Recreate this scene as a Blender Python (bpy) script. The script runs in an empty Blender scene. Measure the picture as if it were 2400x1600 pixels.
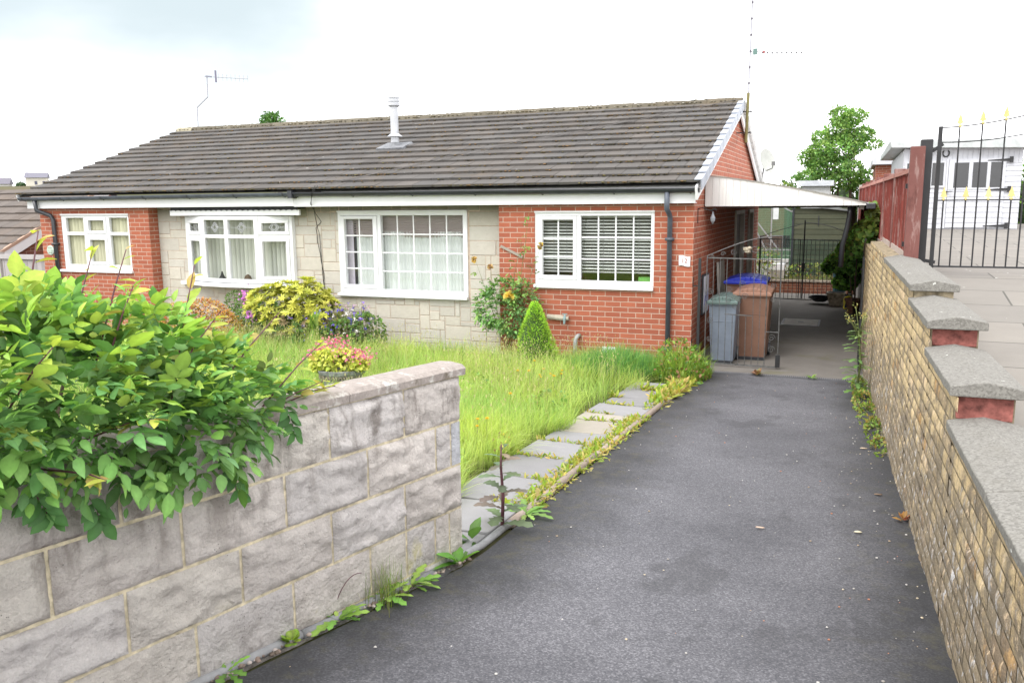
import bpy, math, random
import numpy as np
from mathutils import Vector, Matrix, noise as mnoise
R_ = math.radians
sin, cos, pi = math.sin, math.cos, math.pi
rnd = random.Random(7)
rng = np.random.default_rng(7)
scene = bpy.context.scene
COL = scene.collection

# ------------------------------------------------------------------ materials
def new_mat(name):
    m = bpy.data.materials.new(name); m.use_nodes = True
    nt = m.node_tree; nt.nodes.clear()
    return m, nt
def nd(nt, typ, ins=None, **props):
    n = nt.nodes.new(typ)
    for k, v in props.items(): setattr(n, k, v)
    for k, v in (ins or {}).items():
        s = n.inputs[k]
        if hasattr(v, 'is_output') or isinstance(v, bpy.types.NodeSocket): nt.links.new(v, s)
        else:
            if s.type == 'RGBA' and len(v) == 3: v = (*v, 1)
            s.default_value = v
    return n
def out(nt, sh): nd(nt, 'ShaderNodeOutputMaterial', {'Surface': sh})
def mixc(nt, fac, a, b, mode='MIX'):
    n = nt.nodes.new('ShaderNodeMix'); n.data_type = 'RGBA'; n.blend_type = mode
    for i, v in ((0, fac), (6, a), (7, b)):
        s = n.inputs[i]
        if isinstance(v, bpy.types.NodeSocket): nt.links.new(v, s)
        else: s.default_value = (*v, 1) if i > 0 and len(v) == 3 else v
    return n.outputs[2]
def ramp(nt, fac, stops):
    n = nt.nodes.new('ShaderNodeValToRGB'); nt.links.new(fac, n.inputs[0])
    el = n.color_ramp.elements
    while len(el) < len(stops): el.new(0.5)
    for e, (p, c) in zip(el, stops):
        e.position = p; e.color = (c, c, c, 1) if not hasattr(c, '__len__') else (*c, 1)
    return n.outputs[0]
def noise(nt, vec, scale, detail=4, rough=.55):
    return nd(nt, 'ShaderNodeTexNoise', {'Vector': vec, 'Scale': scale, 'Detail': detail, 'Roughness': rough}).outputs[0]
def mapping(nt, vec, scale=(1, 1, 1), rot=(0, 0, 0), loc=(0, 0, 0)):
    return nd(nt, 'ShaderNodeMapping', {'Vector': vec, 'Scale': scale, 'Rotation': rot, 'Location': loc}).outputs[0]
def geo_pos(nt): return nd(nt, 'ShaderNodeNewGeometry').outputs['Position']
def uvs(nt): return nd(nt, 'ShaderNodeUVMap').outputs[0]
def bump(nt, h, strength=.4, dist=.01, normal=None):
    i = {'Height': h, 'Strength': strength, 'Distance': dist}
    if normal: i['Normal'] = normal
    return nd(nt, 'ShaderNodeBump', i).outputs[0]
def pbr(nt, col, rough=.7, spec=.3, normal=None, metal=0., **kw):
    i = {'Base Color': col, 'Roughness': rough, 'Specular IOR Level': spec, 'Metallic': metal}
    if normal: i['Normal'] = normal
    i.update(kw)
    return nd(nt, 'ShaderNodeBsdfPrincipled', i).outputs[0]
def math_(nt, op, a, b=0.):
    n = nt.nodes.new('ShaderNodeMath'); n.operation = op
    for i, v in ((0, a), (1, b)):
        if isinstance(v, bpy.types.NodeSocket): nt.links.new(v, n.inputs[i])
        else: n.inputs[i].default_value = v
    return n.outputs[0]
def sep(nt, v): return nd(nt, 'ShaderNodeSeparateXYZ', {'Vector': v}).outputs
def attr(nt, name='Col'): return nd(nt, 'ShaderNodeAttribute', attribute_name=name).outputs['Color']

def plain(name, col, rough=.6, spec=.3, metal=0., var=.12, scale=6., bumps=0.):
    m, nt = new_mat(name)
    p = geo_pos(nt)
    n1 = noise(nt, p, scale, 5)
    dark = tuple(c * (1 - var * 2) for c in col); light = tuple(min(1, c * (1 + var)) for c in col)
    c = mixc(nt, ramp(nt, n1, [(.3, 0.), (.7, 1.)]), dark, light)
    nn = bump(nt, noise(nt, p, 60, 3), bumps, .01) if bumps else None
    out(nt, pbr(nt, c, rough, spec, nn, metal)); return m

def brick_mat(name, c1, c2, mortar, grime=.25, w=.225, h=.075, msize=.0055, bstr=.5, streak=None):
    m, nt = new_mat(name)
    u = uvs(nt); p = geo_pos(nt)
    uj = nd(nt, 'ShaderNodeVectorMath', {0: u, 1: (0, 0, 0)}, operation='ADD').outputs[0]
    jit = nd(nt, 'ShaderNodeTexNoise', {'Vector': p, 'Scale': 14., 'Detail': 2.}).outputs[1]
    j2 = nd(nt, 'ShaderNodeVectorMath', {0: jit, 1: (.5, .5, .5)}, operation='SUBTRACT').outputs[0]
    j3 = nd(nt, 'ShaderNodeVectorMath', {0: j2, 'Scale': .006}, operation='SCALE').outputs[0]
    uj = nd(nt, 'ShaderNodeVectorMath', {0: u, 1: j3}, operation='ADD').outputs[0]
    b = nd(nt, 'ShaderNodeTexBrick', {'Vector': uj, 'Color1': c1, 'Color2': c2, 'Mortar': mortar, 'Scale': 1., 'Mortar Size': msize,
        'Mortar Smooth': .2, 'Bias': 0., 'Brick Width': w, 'Row Height': h}, offset=.5)
    col = b.outputs[0]; fac = b.outputs[1]
    n1 = noise(nt, p, 3.2, 6, .6)
    col = mixc(nt, math_(nt, 'MULTIPLY', ramp(nt, n1, [(.42, 0.), (.75, 1.)]), grime), col, tuple(x * .35 for x in c1))
    n2 = noise(nt, p, 45., 4)
    col = mixc(nt, .35, col, mixc(nt, n2, (.35, .35, .35), (1.0, 1.0, 1.0)), 'MULTIPLY')
    if streak: col = streak(nt, col, p, fac, uj)
    hgt = math_(nt, 'ADD', math_(nt, 'MULTIPLY', fac, -1.), math_(nt, 'MULTIPLY', noise(nt, p, 70., 3), .35))
    out(nt, pbr(nt, col, .82, .2, bump(nt, hgt, bstr, .008))); return m

def leaf_mat(name, trans=.35, rough=.5, spec=.25, tint=(1.25, 1.35, .7)):
    m, nt = new_mat(name)
    c = attr(nt); p = geo_pos(nt)
    c = mixc(nt, .5, c, mixc(nt, noise(nt, p, 60, 4, .65), (.45, .42, .35), (1.5, 1.5, 1.4)), 'MULTIPLY')
    sh = pbr(nt, c, rough, spec)
    tc = mixc(nt, 1., c, tint, 'MULTIPLY')
    t = nd(nt, 'ShaderNodeBsdfTranslucent', {'Color': tc}).outputs[0]
    out(nt, nd(nt, 'ShaderNodeMixShader', {0: trans, 1: sh, 2: t}).outputs[0]); return m
def col_mat(name, rough=.7, spec=.25, metal=0., nscale=12., namt=.35, bstr=0., bscale=60., grime=None):
    m, nt = new_mat(name)
    c = attr(nt); p = geo_pos(nt)
    c = mixc(nt, namt, c, mixc(nt, noise(nt, p, nscale, 6, .65), (.25, .25, .25), (1.5, 1.5, 1.5)), 'MULTIPLY')
    if grime: c = grime(nt, c, p)
    nn = bump(nt, noise(nt, p, bscale, 4), bstr, .01) if bstr else None
    out(nt, pbr(nt, c, rough, spec, nn, metal)); return m

MAT = {}
MAT['brick'] = brick_mat('red_brick', (.42, .118, .064), (.315, .086, .050), (.50, .355, .275), .22, msize=.006)
MAT['brick_brown'] = brick_mat('brown_brick', (.25, .09, .05), (.17, .06, .045), (.35, .24, .17), .3)
def yel_streak(nt, col, p, fac, uj):
    def mixf(f, c): return mixc(nt, f, col, c)
    b2 = nd(nt, 'ShaderNodeTexBrick', {'Vector': uj, 'Color1': (0, 0, 0), 'Color2': (1, 1, 1), 'Mortar': (.45, .45, .45), 'Scale': 1., 'Mortar Size': .004, 'Mortar Smooth': .3, 'Brick Width': .225, 'Row Height': .075}, offset=.5)
    rv = nd(nt, 'ShaderNodeSeparateColor', {0: b2.outputs[0]}).outputs[0]
    z = sep(nt, p)[2]
    n1 = noise(nt, mapping(nt, p, (4, 4, 3)), 1.3, 7, .7); n2 = noise(nt, mapping(nt, p, (4, 5, 2.6), (0, 0, 0), (3, 7, 1)), 2.2, 6, .7)
    low = nd(nt, 'ShaderNodeMapRange', {'Value': math_(nt, 'SUBTRACT', z, math_(nt, 'MULTIPLY', sep(nt, p)[1], -.06)), 'From Min': .15, 'From Max': .95, 'To Min': .16, 'To Max': -.05}).outputs[0]
    dirt = math_(nt, 'ADD', math_(nt, 'ADD', n1, math_(nt, 'MULTIPLY', math_(nt, 'SUBTRACT', rv, .5), -.24)), low)
    col = mixf(ramp(nt, dirt, [(.51, 0.), (.63, .78)]), (.13, .11, .09))
    sp = math_(nt, 'ADD', n2, math_(nt, 'MULTIPLY', math_(nt, 'SUBTRACT', rv, .5), .34))
    col = mixf(ramp(nt, sp, [(.62, 0.), (.68, .85)]), (.74, .53, .34))
    n4 = noise(nt, mapping(nt, p, (5, 6, 3), (0, 0, 0), (9, 1, 2)), 2., 6, .75)
    col = mixf(math_(nt, 'MULTIPLY', nd(nt, 'ShaderNodeMapRange', {'Value': low, 'From Min': .02, 'From Max': .12}).outputs[0], ramp(nt, n4, [(.56, 0.), (.64, .8)])), (.50, .49, .50))
    gr = noise(nt, p, 38., 5, .75)
    col = mixf(ramp(nt, gr, [(.54, 0.), (.72, .55)]), (.20, .16, .11))
    pores = nd(nt, 'ShaderNodeTexVoronoi', {'Vector': p, 'Scale': 70.}).outputs[0]
    return mixf(ramp(nt, pores, [(.10, .8), (.2, 0.)]), (.09, .075, .06))
MAT['yellow_brick'] = brick_mat('buff_brick', (.66, .46, .235), (.50, .345, .175), (.34, .28, .20), .12, msize=.0045, bstr=1., streak=yel_streak)
def buff_grime(nt, c, p):
    z = sep(nt, p)[2]
    low = nd(nt, 'ShaderNodeMapRange', {'Value': math_(nt, 'ADD', z, math_(nt, 'MULTIPLY', sep(nt, p)[1], .06)), 'From Min': .0, 'From Max': .9, 'To Min': .17, 'To Max': -.02}).outputs[0]
    n1 = noise(nt, mapping(nt, p, (5, 4, 3)), 1.5, 8, .72)
    c = mixc(nt, ramp(nt, math_(nt, 'ADD', n1, low), [(.465, 0.), (.575, .8)]), c, (.13, .11, .088))
    n2 = noise(nt, mapping(nt, p, (8, 9, 5), (0, 0, 0), (3, 7, 1)), 2.4, 7, .72)
    c = mixc(nt, ramp(nt, n2, [(.57, 0.), (.64, .75)]), c, (.76, .56, .36))
    n4 = noise(nt, mapping(nt, p, (8, 10, 5), (0, 0, 0), (9, 1, 2)), 2., 7, .75)
    c = mixc(nt, math_(nt, 'MULTIPLY', nd(nt, 'ShaderNodeMapRange', {'Value': low, 'From Min': .0, 'From Max': .1}).outputs[0], ramp(nt, n4, [(.55, 0.), (.63, .85)])), c, (.55, .54, .55))
    c = mixc(nt, ramp(nt, noise(nt, p, 60., 6, .75), [(.50, 0.), (.68, .6)]), c, (.17, .13, .085))
    pores = nd(nt, 'ShaderNodeTexVoronoi', {'Vector': p, 'Scale': 85.}).outputs[0]
    return mixc(nt, ramp(nt, pores, [(.10, .75), (.2, 0.)]), c, (.10, .085, .065))
MAT['buff'] = col_mat('buff_brick_face', .9, .12, nscale=30, namt=.4, bstr=.8, bscale=70, grime=buff_grime)
MAT['buffmortar'] = plain('dark_buff_mortar', (.33, .27, .18), .95, .05, var=.35, scale=20, bumps=.4)
MAT['brick_end'] = plain('red_brick_end', (.235, .075, .062), .85, .2, var=.35, scale=22, bumps=.4)
MAT['pvc'] = plain('white_pvc', (.74, .745, .76), .35, .4, var=.02)
MAT['white_paint'] = plain('white_painted_board', (.52, .53, .57), .5, .3, var=.06)
m, nt = new_mat('weathered_white_cladding'); p = geo_pos(nt)
c = mixc(nt, ramp(nt, noise(nt, mapping(nt, p, (14, 14, .9)), 1., 6, .7), [(.42, 0.), (.7, 1.)]), (.76, .75, .73), (.64, .62, .58))
c = mixc(nt, ramp(nt, noise(nt, p, 5, 6, .7), [(.60, 0.), (.74, .4)]), c, (.52, .50, .44))
out(nt, pbr(nt, c, .5, .3)); MAT['canopy'] = m
MAT['black'] = plain('black_plastic', (.022, .024, .030), .35, .5, var=.15)
MAT['blackmetal'] = plain('black_painted_iron', (.016, .016, .018), .45, .4, var=.2)
MAT['gatemetal'] = plain('worn_grey_iron', (.10, .10, .10), .5, .4, metal=.2, var=.3, scale=30)
MAT['gold'] = plain('yellow_gold_paint', (.72, .56, .20), .45, .4, var=.15)
MAT['alu'] = plain('aluminium', (.45, .46, .48), .35, .5, metal=.7, var=.08)
MAT['flue'] = plain('grey_steel', (.50, .51, .54), .4, .5, metal=.3, var=.08)
MAT['lead'] = plain('grey_lead', (.19, .195, .21), .6, .3, var=.2, scale=12)
MAT['cap'] = plain('blue_grey_verge_plastic', (.36, .39, .45), .5, .3, var=.08)
MAT['capmoss'] = plain('pale_mortar', (.33, .31, .24), .9, .1, var=.25, scale=20, bumps=.5)
MAT['dark'] = plain('dark_interior', (.03, .03, .028), .9, .1)
MAT['inside'] = plain('plaster_interior', (.22, .21, .17), .9, .1)
MAT['cable'] = plain('cable_black', (.02, .02, .02), .6, .2)
MAT['greyplastic'] = plain('grey_pipe', (.32, .34, .34), .5, .3)
MAT['terracotta'] = plain('terracotta', (.24, .13, .085), .85, .15, var=.25, scale=15)
MAT['stonepot'] = plain('weathered_stone', (.30, .25, .20), .9, .1, var=.3, scale=18, bumps=.4)
MAT['bin_grey'] = plain('grey_bin_plastic', (.155, .185, .235), .45, .4, var=.08)
MAT['bin_green'] = plain('green_lid_plastic', (.10, .15, .14), .4, .4, var=.15)
MAT['bin_brown'] = plain('brown_bin_plastic', (.205, .105, .070), .45, .35, var=.08)
MAT['bin_brown_lid'] = plain('brown_lid_plastic', (.30, .155, .105), .5, .35, var=.1)
MAT['bin_blue'] = plain('blue_plastic', (.012, .03, .44), .4, .4, var=.08)
MAT['yellow'] = plain('yellow_plastic', (.90, .74, .03), .4, .4, var=.06)
MAT['teal'] = plain('teal_plastic', (.03, .13, .16), .5, .4)
MAT['bark'] = plain('bark', (.13, .095, .07), .9, .1, var=.3, scale=20, bumps=.5)
MAT['stem'] = plain('green_stem', (.13, .16, .05), .7, .2, var=.2, scale=30)
MAT['redstem'] = plain('dark_red_stem', (.11, .04, .05), .6, .3, var=.2, scale=30)
MAT['leaf'] = leaf_mat('leaf', .34, .5, .25)
MAT['grass'] = leaf_mat('grass', .38, .6, .15, (1.3, 1.3, .6))
MAT['petal'] = leaf_mat('petal', .3, .6, .1, (1.1, 1.1, 1.1))
MAT['colour'] = col_mat('matt_coloured', .75, .2)
MAT['tile'] = None
# roof tile
m, nt = new_mat('concrete_roof_tile'); c = attr(nt); p = geo_pos(nt)
c = mixc(nt, .5, c, mixc(nt, noise(nt, p, 2.2, 5, .6), (.45, .45, .45), (1.45, 1.4, 1.35)), 'MULTIPLY')
c = mixc(nt, .4, c, mixc(nt, noise(nt, p, 50, 4, .7), (.3, .3, .3), (1.6, 1.6, 1.6)), 'MULTIPLY')
c = mixc(nt, ramp(nt, noise(nt, p, 1.1, 8, .75), [(.55, 0.), (.67, .45)]), c, (.105, .075, .045))
c = mixc(nt, ramp(nt, noise(nt, mapping(nt, p, (1, 1, 1), (0, 0, 0), (3, 5, 1)), 9., 3, .5), [(.735, 0.), (.76, .85)]), c, (.45, .44, .42))
out(nt, pbr(nt, c, .85, .2, bump(nt, noise(nt, p, 90, 4), .4, .006))); MAT['tile'] = m
# ashlar stone cladding
m, nt = new_mat('ashlar_stone'); c = attr(nt); p = geo_pos(nt)
c = mixc(nt, .32, c, mixc(nt, noise(nt, p, 9, 6, .65), (.45, .45, .45), (1.5, 1.5, 1.5)), 'MULTIPLY')
c = mixc(nt, ramp(nt, noise(nt, p, 4, 6, .7), [(.62, 0.), (.76, .35)]), c, (.16, .15, .12))
zz = sep(nt, p)[2]
c = mixc(nt, ramp(nt, math_(nt, 'MULTIPLY', zz, .4), [(.78, 0.), (.86, .65)]), c, (.12, .10, .065))  # shadow under the eaves painted into the top band of the stone
out(nt, pbr(nt, c, .9, .15, bump(nt, noise(nt, p, 28, 6, .65), .7, .012))); MAT['ashlar'] = m
# rock faced garden wall blocks
m, nt = new_mat('rock_face_block'); c = attr(nt); p = geo_pos(nt)
c = mixc(nt, .42, c, mixc(nt, noise(nt, p, 16, 7, .7), (.35, .35, .37), (1.45, 1.42, 1.38)), 'MULTIPLY')
c = mixc(nt, .5, c, mixc(nt, noise(nt, p, 130, 3, .6), (.55, .55, .55), (1.3, 1.3, 1.3)), 'MULTIPLY')
zt = sep(nt, p)[2]
st = noise(nt, mapping(nt, p, (9, 9, 2.2)), 1., 6, .65)
topf = ramp(nt, zt, [(.80, .12), (.97, 1.)])     # darker water staining on the top course
topn = nd(nt, 'ShaderNodeMapRange', {'Value': zt, 'From Min': .95, 'From Max': 1.22, 'To Min': .25, 'To Max': 1.}).outputs[0]
c = mixc(nt, math_(nt, 'MULTIPLY', topn, ramp(nt, st, [(.50, 0.), (.64, .75)])), c, (.17, .14, .12))
st2 = noise(nt, mapping(nt, p, (7, 7, 4), (0, 0, 0), (5, 2, 8)), 1., 7, .7)
c = mixc(nt, ramp(nt, st2, [(.61, 0.), (.73, .45)]), c, (.24, .20, .175))
yl = noise(nt, mapping(nt, p, (6, 6, 3.5), (0, 0, 0), (1, 4, 2)), 1., 5, .6)
c = mixc(nt, math_(nt, 'MULTIPLY', nd(nt, 'ShaderNodeMapRange', {'Value': zt, 'From Min': .55, 'From Max': .8, 'To Min': 1., 'To Max': 0.}).outputs[0], ramp(nt, yl, [(.58, 0.), (.66, .7)])), c, (.52, .46, .18))
pits = nd(nt, 'ShaderNodeTexVoronoi', {'Vector': p, 'Scale': 55.}).outputs[0]
c = mixc(nt, math_(nt, 'MULTIPLY', ramp(nt, pits, [(.09, 1.), (.16, 0.)]), ramp(nt, noise(nt, p, 6, 2), [(.5, 0.), (.6, .7)])), c, (.09, .08, .075))
lown = nd(nt, 'ShaderNodeMapRange', {'Value': zt, 'From Min': .42, 'From Max': .72, 'To Min': 1., 'To Max': 0.}).outputs[0]
c = mixc(nt, math_(nt, 'MULTIPLY', lown, ramp(nt, noise(nt, p, 9, 5, .7), [(.45, 0.), (.62, .75)])), c, (.13, .105, .085))
out(nt, pbr(nt, c, .9, .15, bump(nt, math_(nt, 'ADD', noise(nt, p, 22, 9, .72), math_(nt, 'MULTIPLY', noise(nt, p, 9, 4, .6), 1.2)), 1., .03))); MAT['block'] = m
MAT['blockmortar'] = plain('sandy_mortar', (.62, .535, .37), .9, .1, var=.22, scale=30, bumps=.4)
# coping of the block wall
m, nt = new_mat('coping_pinkish'); p = geo_pos(nt)
c = mixc(nt, noise(nt, p, 40, 5, .7), (.14, .12, .108), (.43, .375, .34))
c = mixc(nt, ramp(nt, noise(nt, p, 12, 5, .7), [(.56, 0.), (.66, .8)]), c, (.52, .50, .46))
c = mixc(nt, ramp(nt, noise(nt, p, 7, 5, .7), [(.60, 0.), (.72, .8)]), c, (.11, .09, .06))
out(nt, pbr(nt, c, .9, .15, bump(nt, noise(nt, p, 60, 5), .5, .01))); MAT['coping'] = m
# exposed aggregate concrete coping (yellow wall)
m, nt = new_mat('aggregate_concrete'); p = geo_pos(nt)
v = nd(nt, 'ShaderNodeTexVoronoi', {'Vector': p, 'Scale': 130.}).outputs[1]
vg = nd(nt, 'ShaderNodeSeparateColor', {0: v}).outputs[0]
c = mixc(nt, vg, (.125, .118, .106), (.22, .21, .19))
c = mixc(nt, ramp(nt, noise(nt, p, 5, 6, .7), [(.5, 0.), (.72, .5)]), c, (.15, .14, .12))
c = mixc(nt, ramp(nt, noise(nt, p, 22, 2), [(.73, 0.), (.75, .9)]), c, (.62, .62, .58))
out(nt, pbr(nt, c, .9, .15, bump(nt, vg, .35, .006))); MAT['aggregate'] = m
# tarmac
m, nt = new_mat('tarmac'); p = geo_pos(nt)
v = nd(nt, 'ShaderNodeTexVoronoi', {'Vector': p, 'Scale': 150.}).outputs[1]
vg = nd(nt, 'ShaderNodeSeparateColor', {0: v}).outputs[0]
c = mixc(nt, ramp(nt, vg, [(0., 0.), (.75, .4), (1., .85)]), (.050, .050, .057), (.160, .158, .170))
big = noise(nt, p, .9, 5, .6)
c = mixc(nt, 1., c, mixc(nt, ramp(nt, big, [(.35, 0.), (.65, 1.)]), (.82, .82, .84), (1.3, 1.29, 1.3)), 'MULTIPLY')
pat = noise(nt, mapping(nt, p, (1.6, 1., 1)), 1.7, 6, .6)
c = mixc(nt, ramp(nt, pat, [(.565, 0.), (.635, .42)]), c, (.032, .032, .035))
X, Y, Z = sep(nt, p)
# damp, darker margins along the wall foot and the kerb
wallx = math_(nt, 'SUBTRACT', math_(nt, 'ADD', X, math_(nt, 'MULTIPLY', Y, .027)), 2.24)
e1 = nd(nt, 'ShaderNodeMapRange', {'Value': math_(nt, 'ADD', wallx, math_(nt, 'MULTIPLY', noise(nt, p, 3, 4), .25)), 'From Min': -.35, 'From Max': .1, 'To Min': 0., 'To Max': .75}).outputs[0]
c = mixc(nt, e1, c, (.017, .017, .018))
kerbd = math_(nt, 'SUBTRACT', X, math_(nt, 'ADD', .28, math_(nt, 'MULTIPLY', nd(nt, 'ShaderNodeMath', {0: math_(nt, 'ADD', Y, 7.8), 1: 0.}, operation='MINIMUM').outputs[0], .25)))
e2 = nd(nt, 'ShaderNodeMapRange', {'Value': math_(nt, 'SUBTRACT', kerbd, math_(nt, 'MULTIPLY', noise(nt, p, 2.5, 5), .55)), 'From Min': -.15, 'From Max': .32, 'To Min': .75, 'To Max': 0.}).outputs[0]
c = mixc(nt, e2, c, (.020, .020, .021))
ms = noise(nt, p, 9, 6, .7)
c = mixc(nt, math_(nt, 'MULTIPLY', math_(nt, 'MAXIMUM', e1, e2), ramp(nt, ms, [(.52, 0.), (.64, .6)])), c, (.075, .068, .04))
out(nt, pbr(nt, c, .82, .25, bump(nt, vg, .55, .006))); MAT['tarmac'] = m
# concrete floor under the canopy
m, nt = new_mat('concrete_floor'); p = geo_pos(nt)
c = mixc(nt, noise(nt, p, 2.2, 6, .65), (.10, .09, .08), (.19, .175, .16))
c = mixc(nt, ramp(nt, noise(nt, p, 1.3, 6, .7), [(.55, 0.), (.7, .6)]), c, (.11, .105, .05))
out(nt, pbr(nt, c, .85, .2, bump(nt, noise(nt, p, 80, 3), .3, .005))); MAT['concrete'] = m
# path slabs
m, nt = new_mat('path_slab'); c = attr(nt); p = geo_pos(nt)
c = mixc(nt, .35, c, mixc(nt, noise(nt, p, 7, 6, .65), (.5, .5, .5), (1.35, 1.35, 1.35)), 'MULTIPLY')
c = mixc(nt, .3, c, mixc(nt, noise(nt, p, 160, 3), (.5, .5, .5), (1.4, 1.4, 1.4)), 'MULTIPLY')
out(nt, pbr(nt, c, .9, .15, bump(nt, noise(nt, p, 90, 3), .3, .005))); MAT['slab'] = m
# neighbour's paving
m, nt = new_mat('paving_slabs'); u = uvs(nt); p = geo_pos(nt)
b = nd(nt, 'ShaderNodeTexBrick', {'Vector': mapping(nt, u, (1, 1, 1), (0, 0, R_(2)), (.3, .1, 0)), 'Color1': (.215, .195, .172), 'Color2': (.18, .165, .148), 'Mortar': (.085, .08, .07), 'Scale': 1., 'Mortar Size': .008,
    'Mortar Smooth': .1, 'Brick Width': .9, 'Row Height': .6}, offset=.5)
c = mixc(nt, .4, b.outputs[0], mixc(nt, noise(nt, p, 3, 6, .65), (.5, .5, .5), (1.35, 1.35, 1.35)), 'MULTIPLY')
c = mixc(nt, ramp(nt, noise(nt, p, 14, 2), [(.74, 0.), (.76, .9)]), c, (.62, .62, .6))
out(nt, pbr(nt, c, .85, .2, bump(nt, noise(nt, p, 90, 3), .3, .005))); MAT['paving'] = m
# earth / rough grass ground
m, nt = new_mat('ground_soil'); p = geo_pos(nt)
c = mixc(nt, noise(nt, p, 3, 6, .7), (.055, .045, .028), (.085, .095, .035))
out(nt, pbr(nt, c, .95, .05)); MAT['ground'] = m
# red painted fence
def fence_grime(nt, c, p):
    n = noise(nt, mapping(nt, p, (6, 30, 1.3)), 1.5, 6, .7)
    c = mixc(nt, ramp(nt, n, [(.53, 0.), (.64, .7)]), c, (.33, .22, .20))
    n = noise(nt, mapping(nt, p, (6, 26, 1.8), (0, 0, 0), (3, 2, 5)), 1.5, 6, .7)
    return mixc(nt, ramp(nt, n, [(.55, 0.), (.66, .6)]), c, (.055, .02, .016))
MAT['redwood'] = col_mat('red_stained_timber', .8, .15, nscale=14, grime=fence_grime)
def green_grime(nt, c, p):
    n = noise(nt, mapping(nt, p, (1.2, 1.2, 14)), 1.6, 6, .7)
    return mixc(nt, ramp(nt, n, [(.5, 0.), (.65, .5)]), c, (.085, .078, .045))
MAT['greenwood'] = col_mat('green_algae_timber', .85, .15, nscale=8, grime=green_grime)
MAT['greywood'] = col_mat('silver_grey_timber', .85, .15, nscale=10)
# glass: clear with a fresnel reflection
def glass_mat(name, tint=(1, 1, 1), refl=.06):
    m, nt = new_mat(name)
    ge = nd(nt, 'ShaderNodeNewGeometry').outputs
    dt = math_(nt, 'ABSOLUTE', nd(nt, 'ShaderNodeVectorMath', {0: ge['Incoming'], 1: ge['Normal']}, operation='DOT_PRODUCT').outputs['Value'])
    fr = math_(nt, 'POWER', math_(nt, 'SUBTRACT', 1., dt), 5.)
    fac = math_(nt, 'MINIMUM', math_(nt, 'ADD', math_(nt, 'MULTIPLY', fr, .9), refl), 1.)
    g = nd(nt, 'ShaderNodeBsdfGlossy', {'Color': (1, 1, 1, 1), 'Roughness': .01}).outputs[0]
    t = nd(nt, 'ShaderNodeBsdfTransparent', {'Color': (*tint, 1)}).outputs[0]
    out(nt, nd(nt, 'ShaderNodeMixShader', {0: fac, 1: t, 2: g}).outputs[0]); return m
MAT['glass'] = glass_mat('window_glass', (.93, .95, .94), .07)
MAT['ghglass'] = glass_mat('greenhouse_glass', (.80, .88, .82), .25)
MAT['darkglass'] = plain('dark_glass', (.02, .02, .022), .06, .6, var=.1)

# ------------------------------------------------------------------ mesh helpers
ORG = {}
def obj_org(o): return ORG.get(o.name, Vector((0, 0, 0)))
def tag(o, label=None, cat=None, group=None, kind=None):
    if label: o['label'] = label
    if cat: o['category'] = cat
    if group: o['group'] = group
    if kind: o['kind'] = kind
    return o
def thing(name, label, cat, loc=(0, 0, 0), group=None):
    o = bpy.data.objects.new(name, None); COL.objects.link(o); o.empty_display_size = .2
    o.location = loc; ORG[o.name] = Vector(loc)
    return tag(o, label, cat, group)
def link_mesh(name, me, parent=None, loc=None):
    o = bpy.data.objects.new(name, me); COL.objects.link(o)
    if parent is not None:
        o.parent = parent; ORG[o.name] = obj_org(parent)
    elif loc is not None:
        o.location = loc; ORG[o.name] = Vector(loc)
    return o

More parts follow.
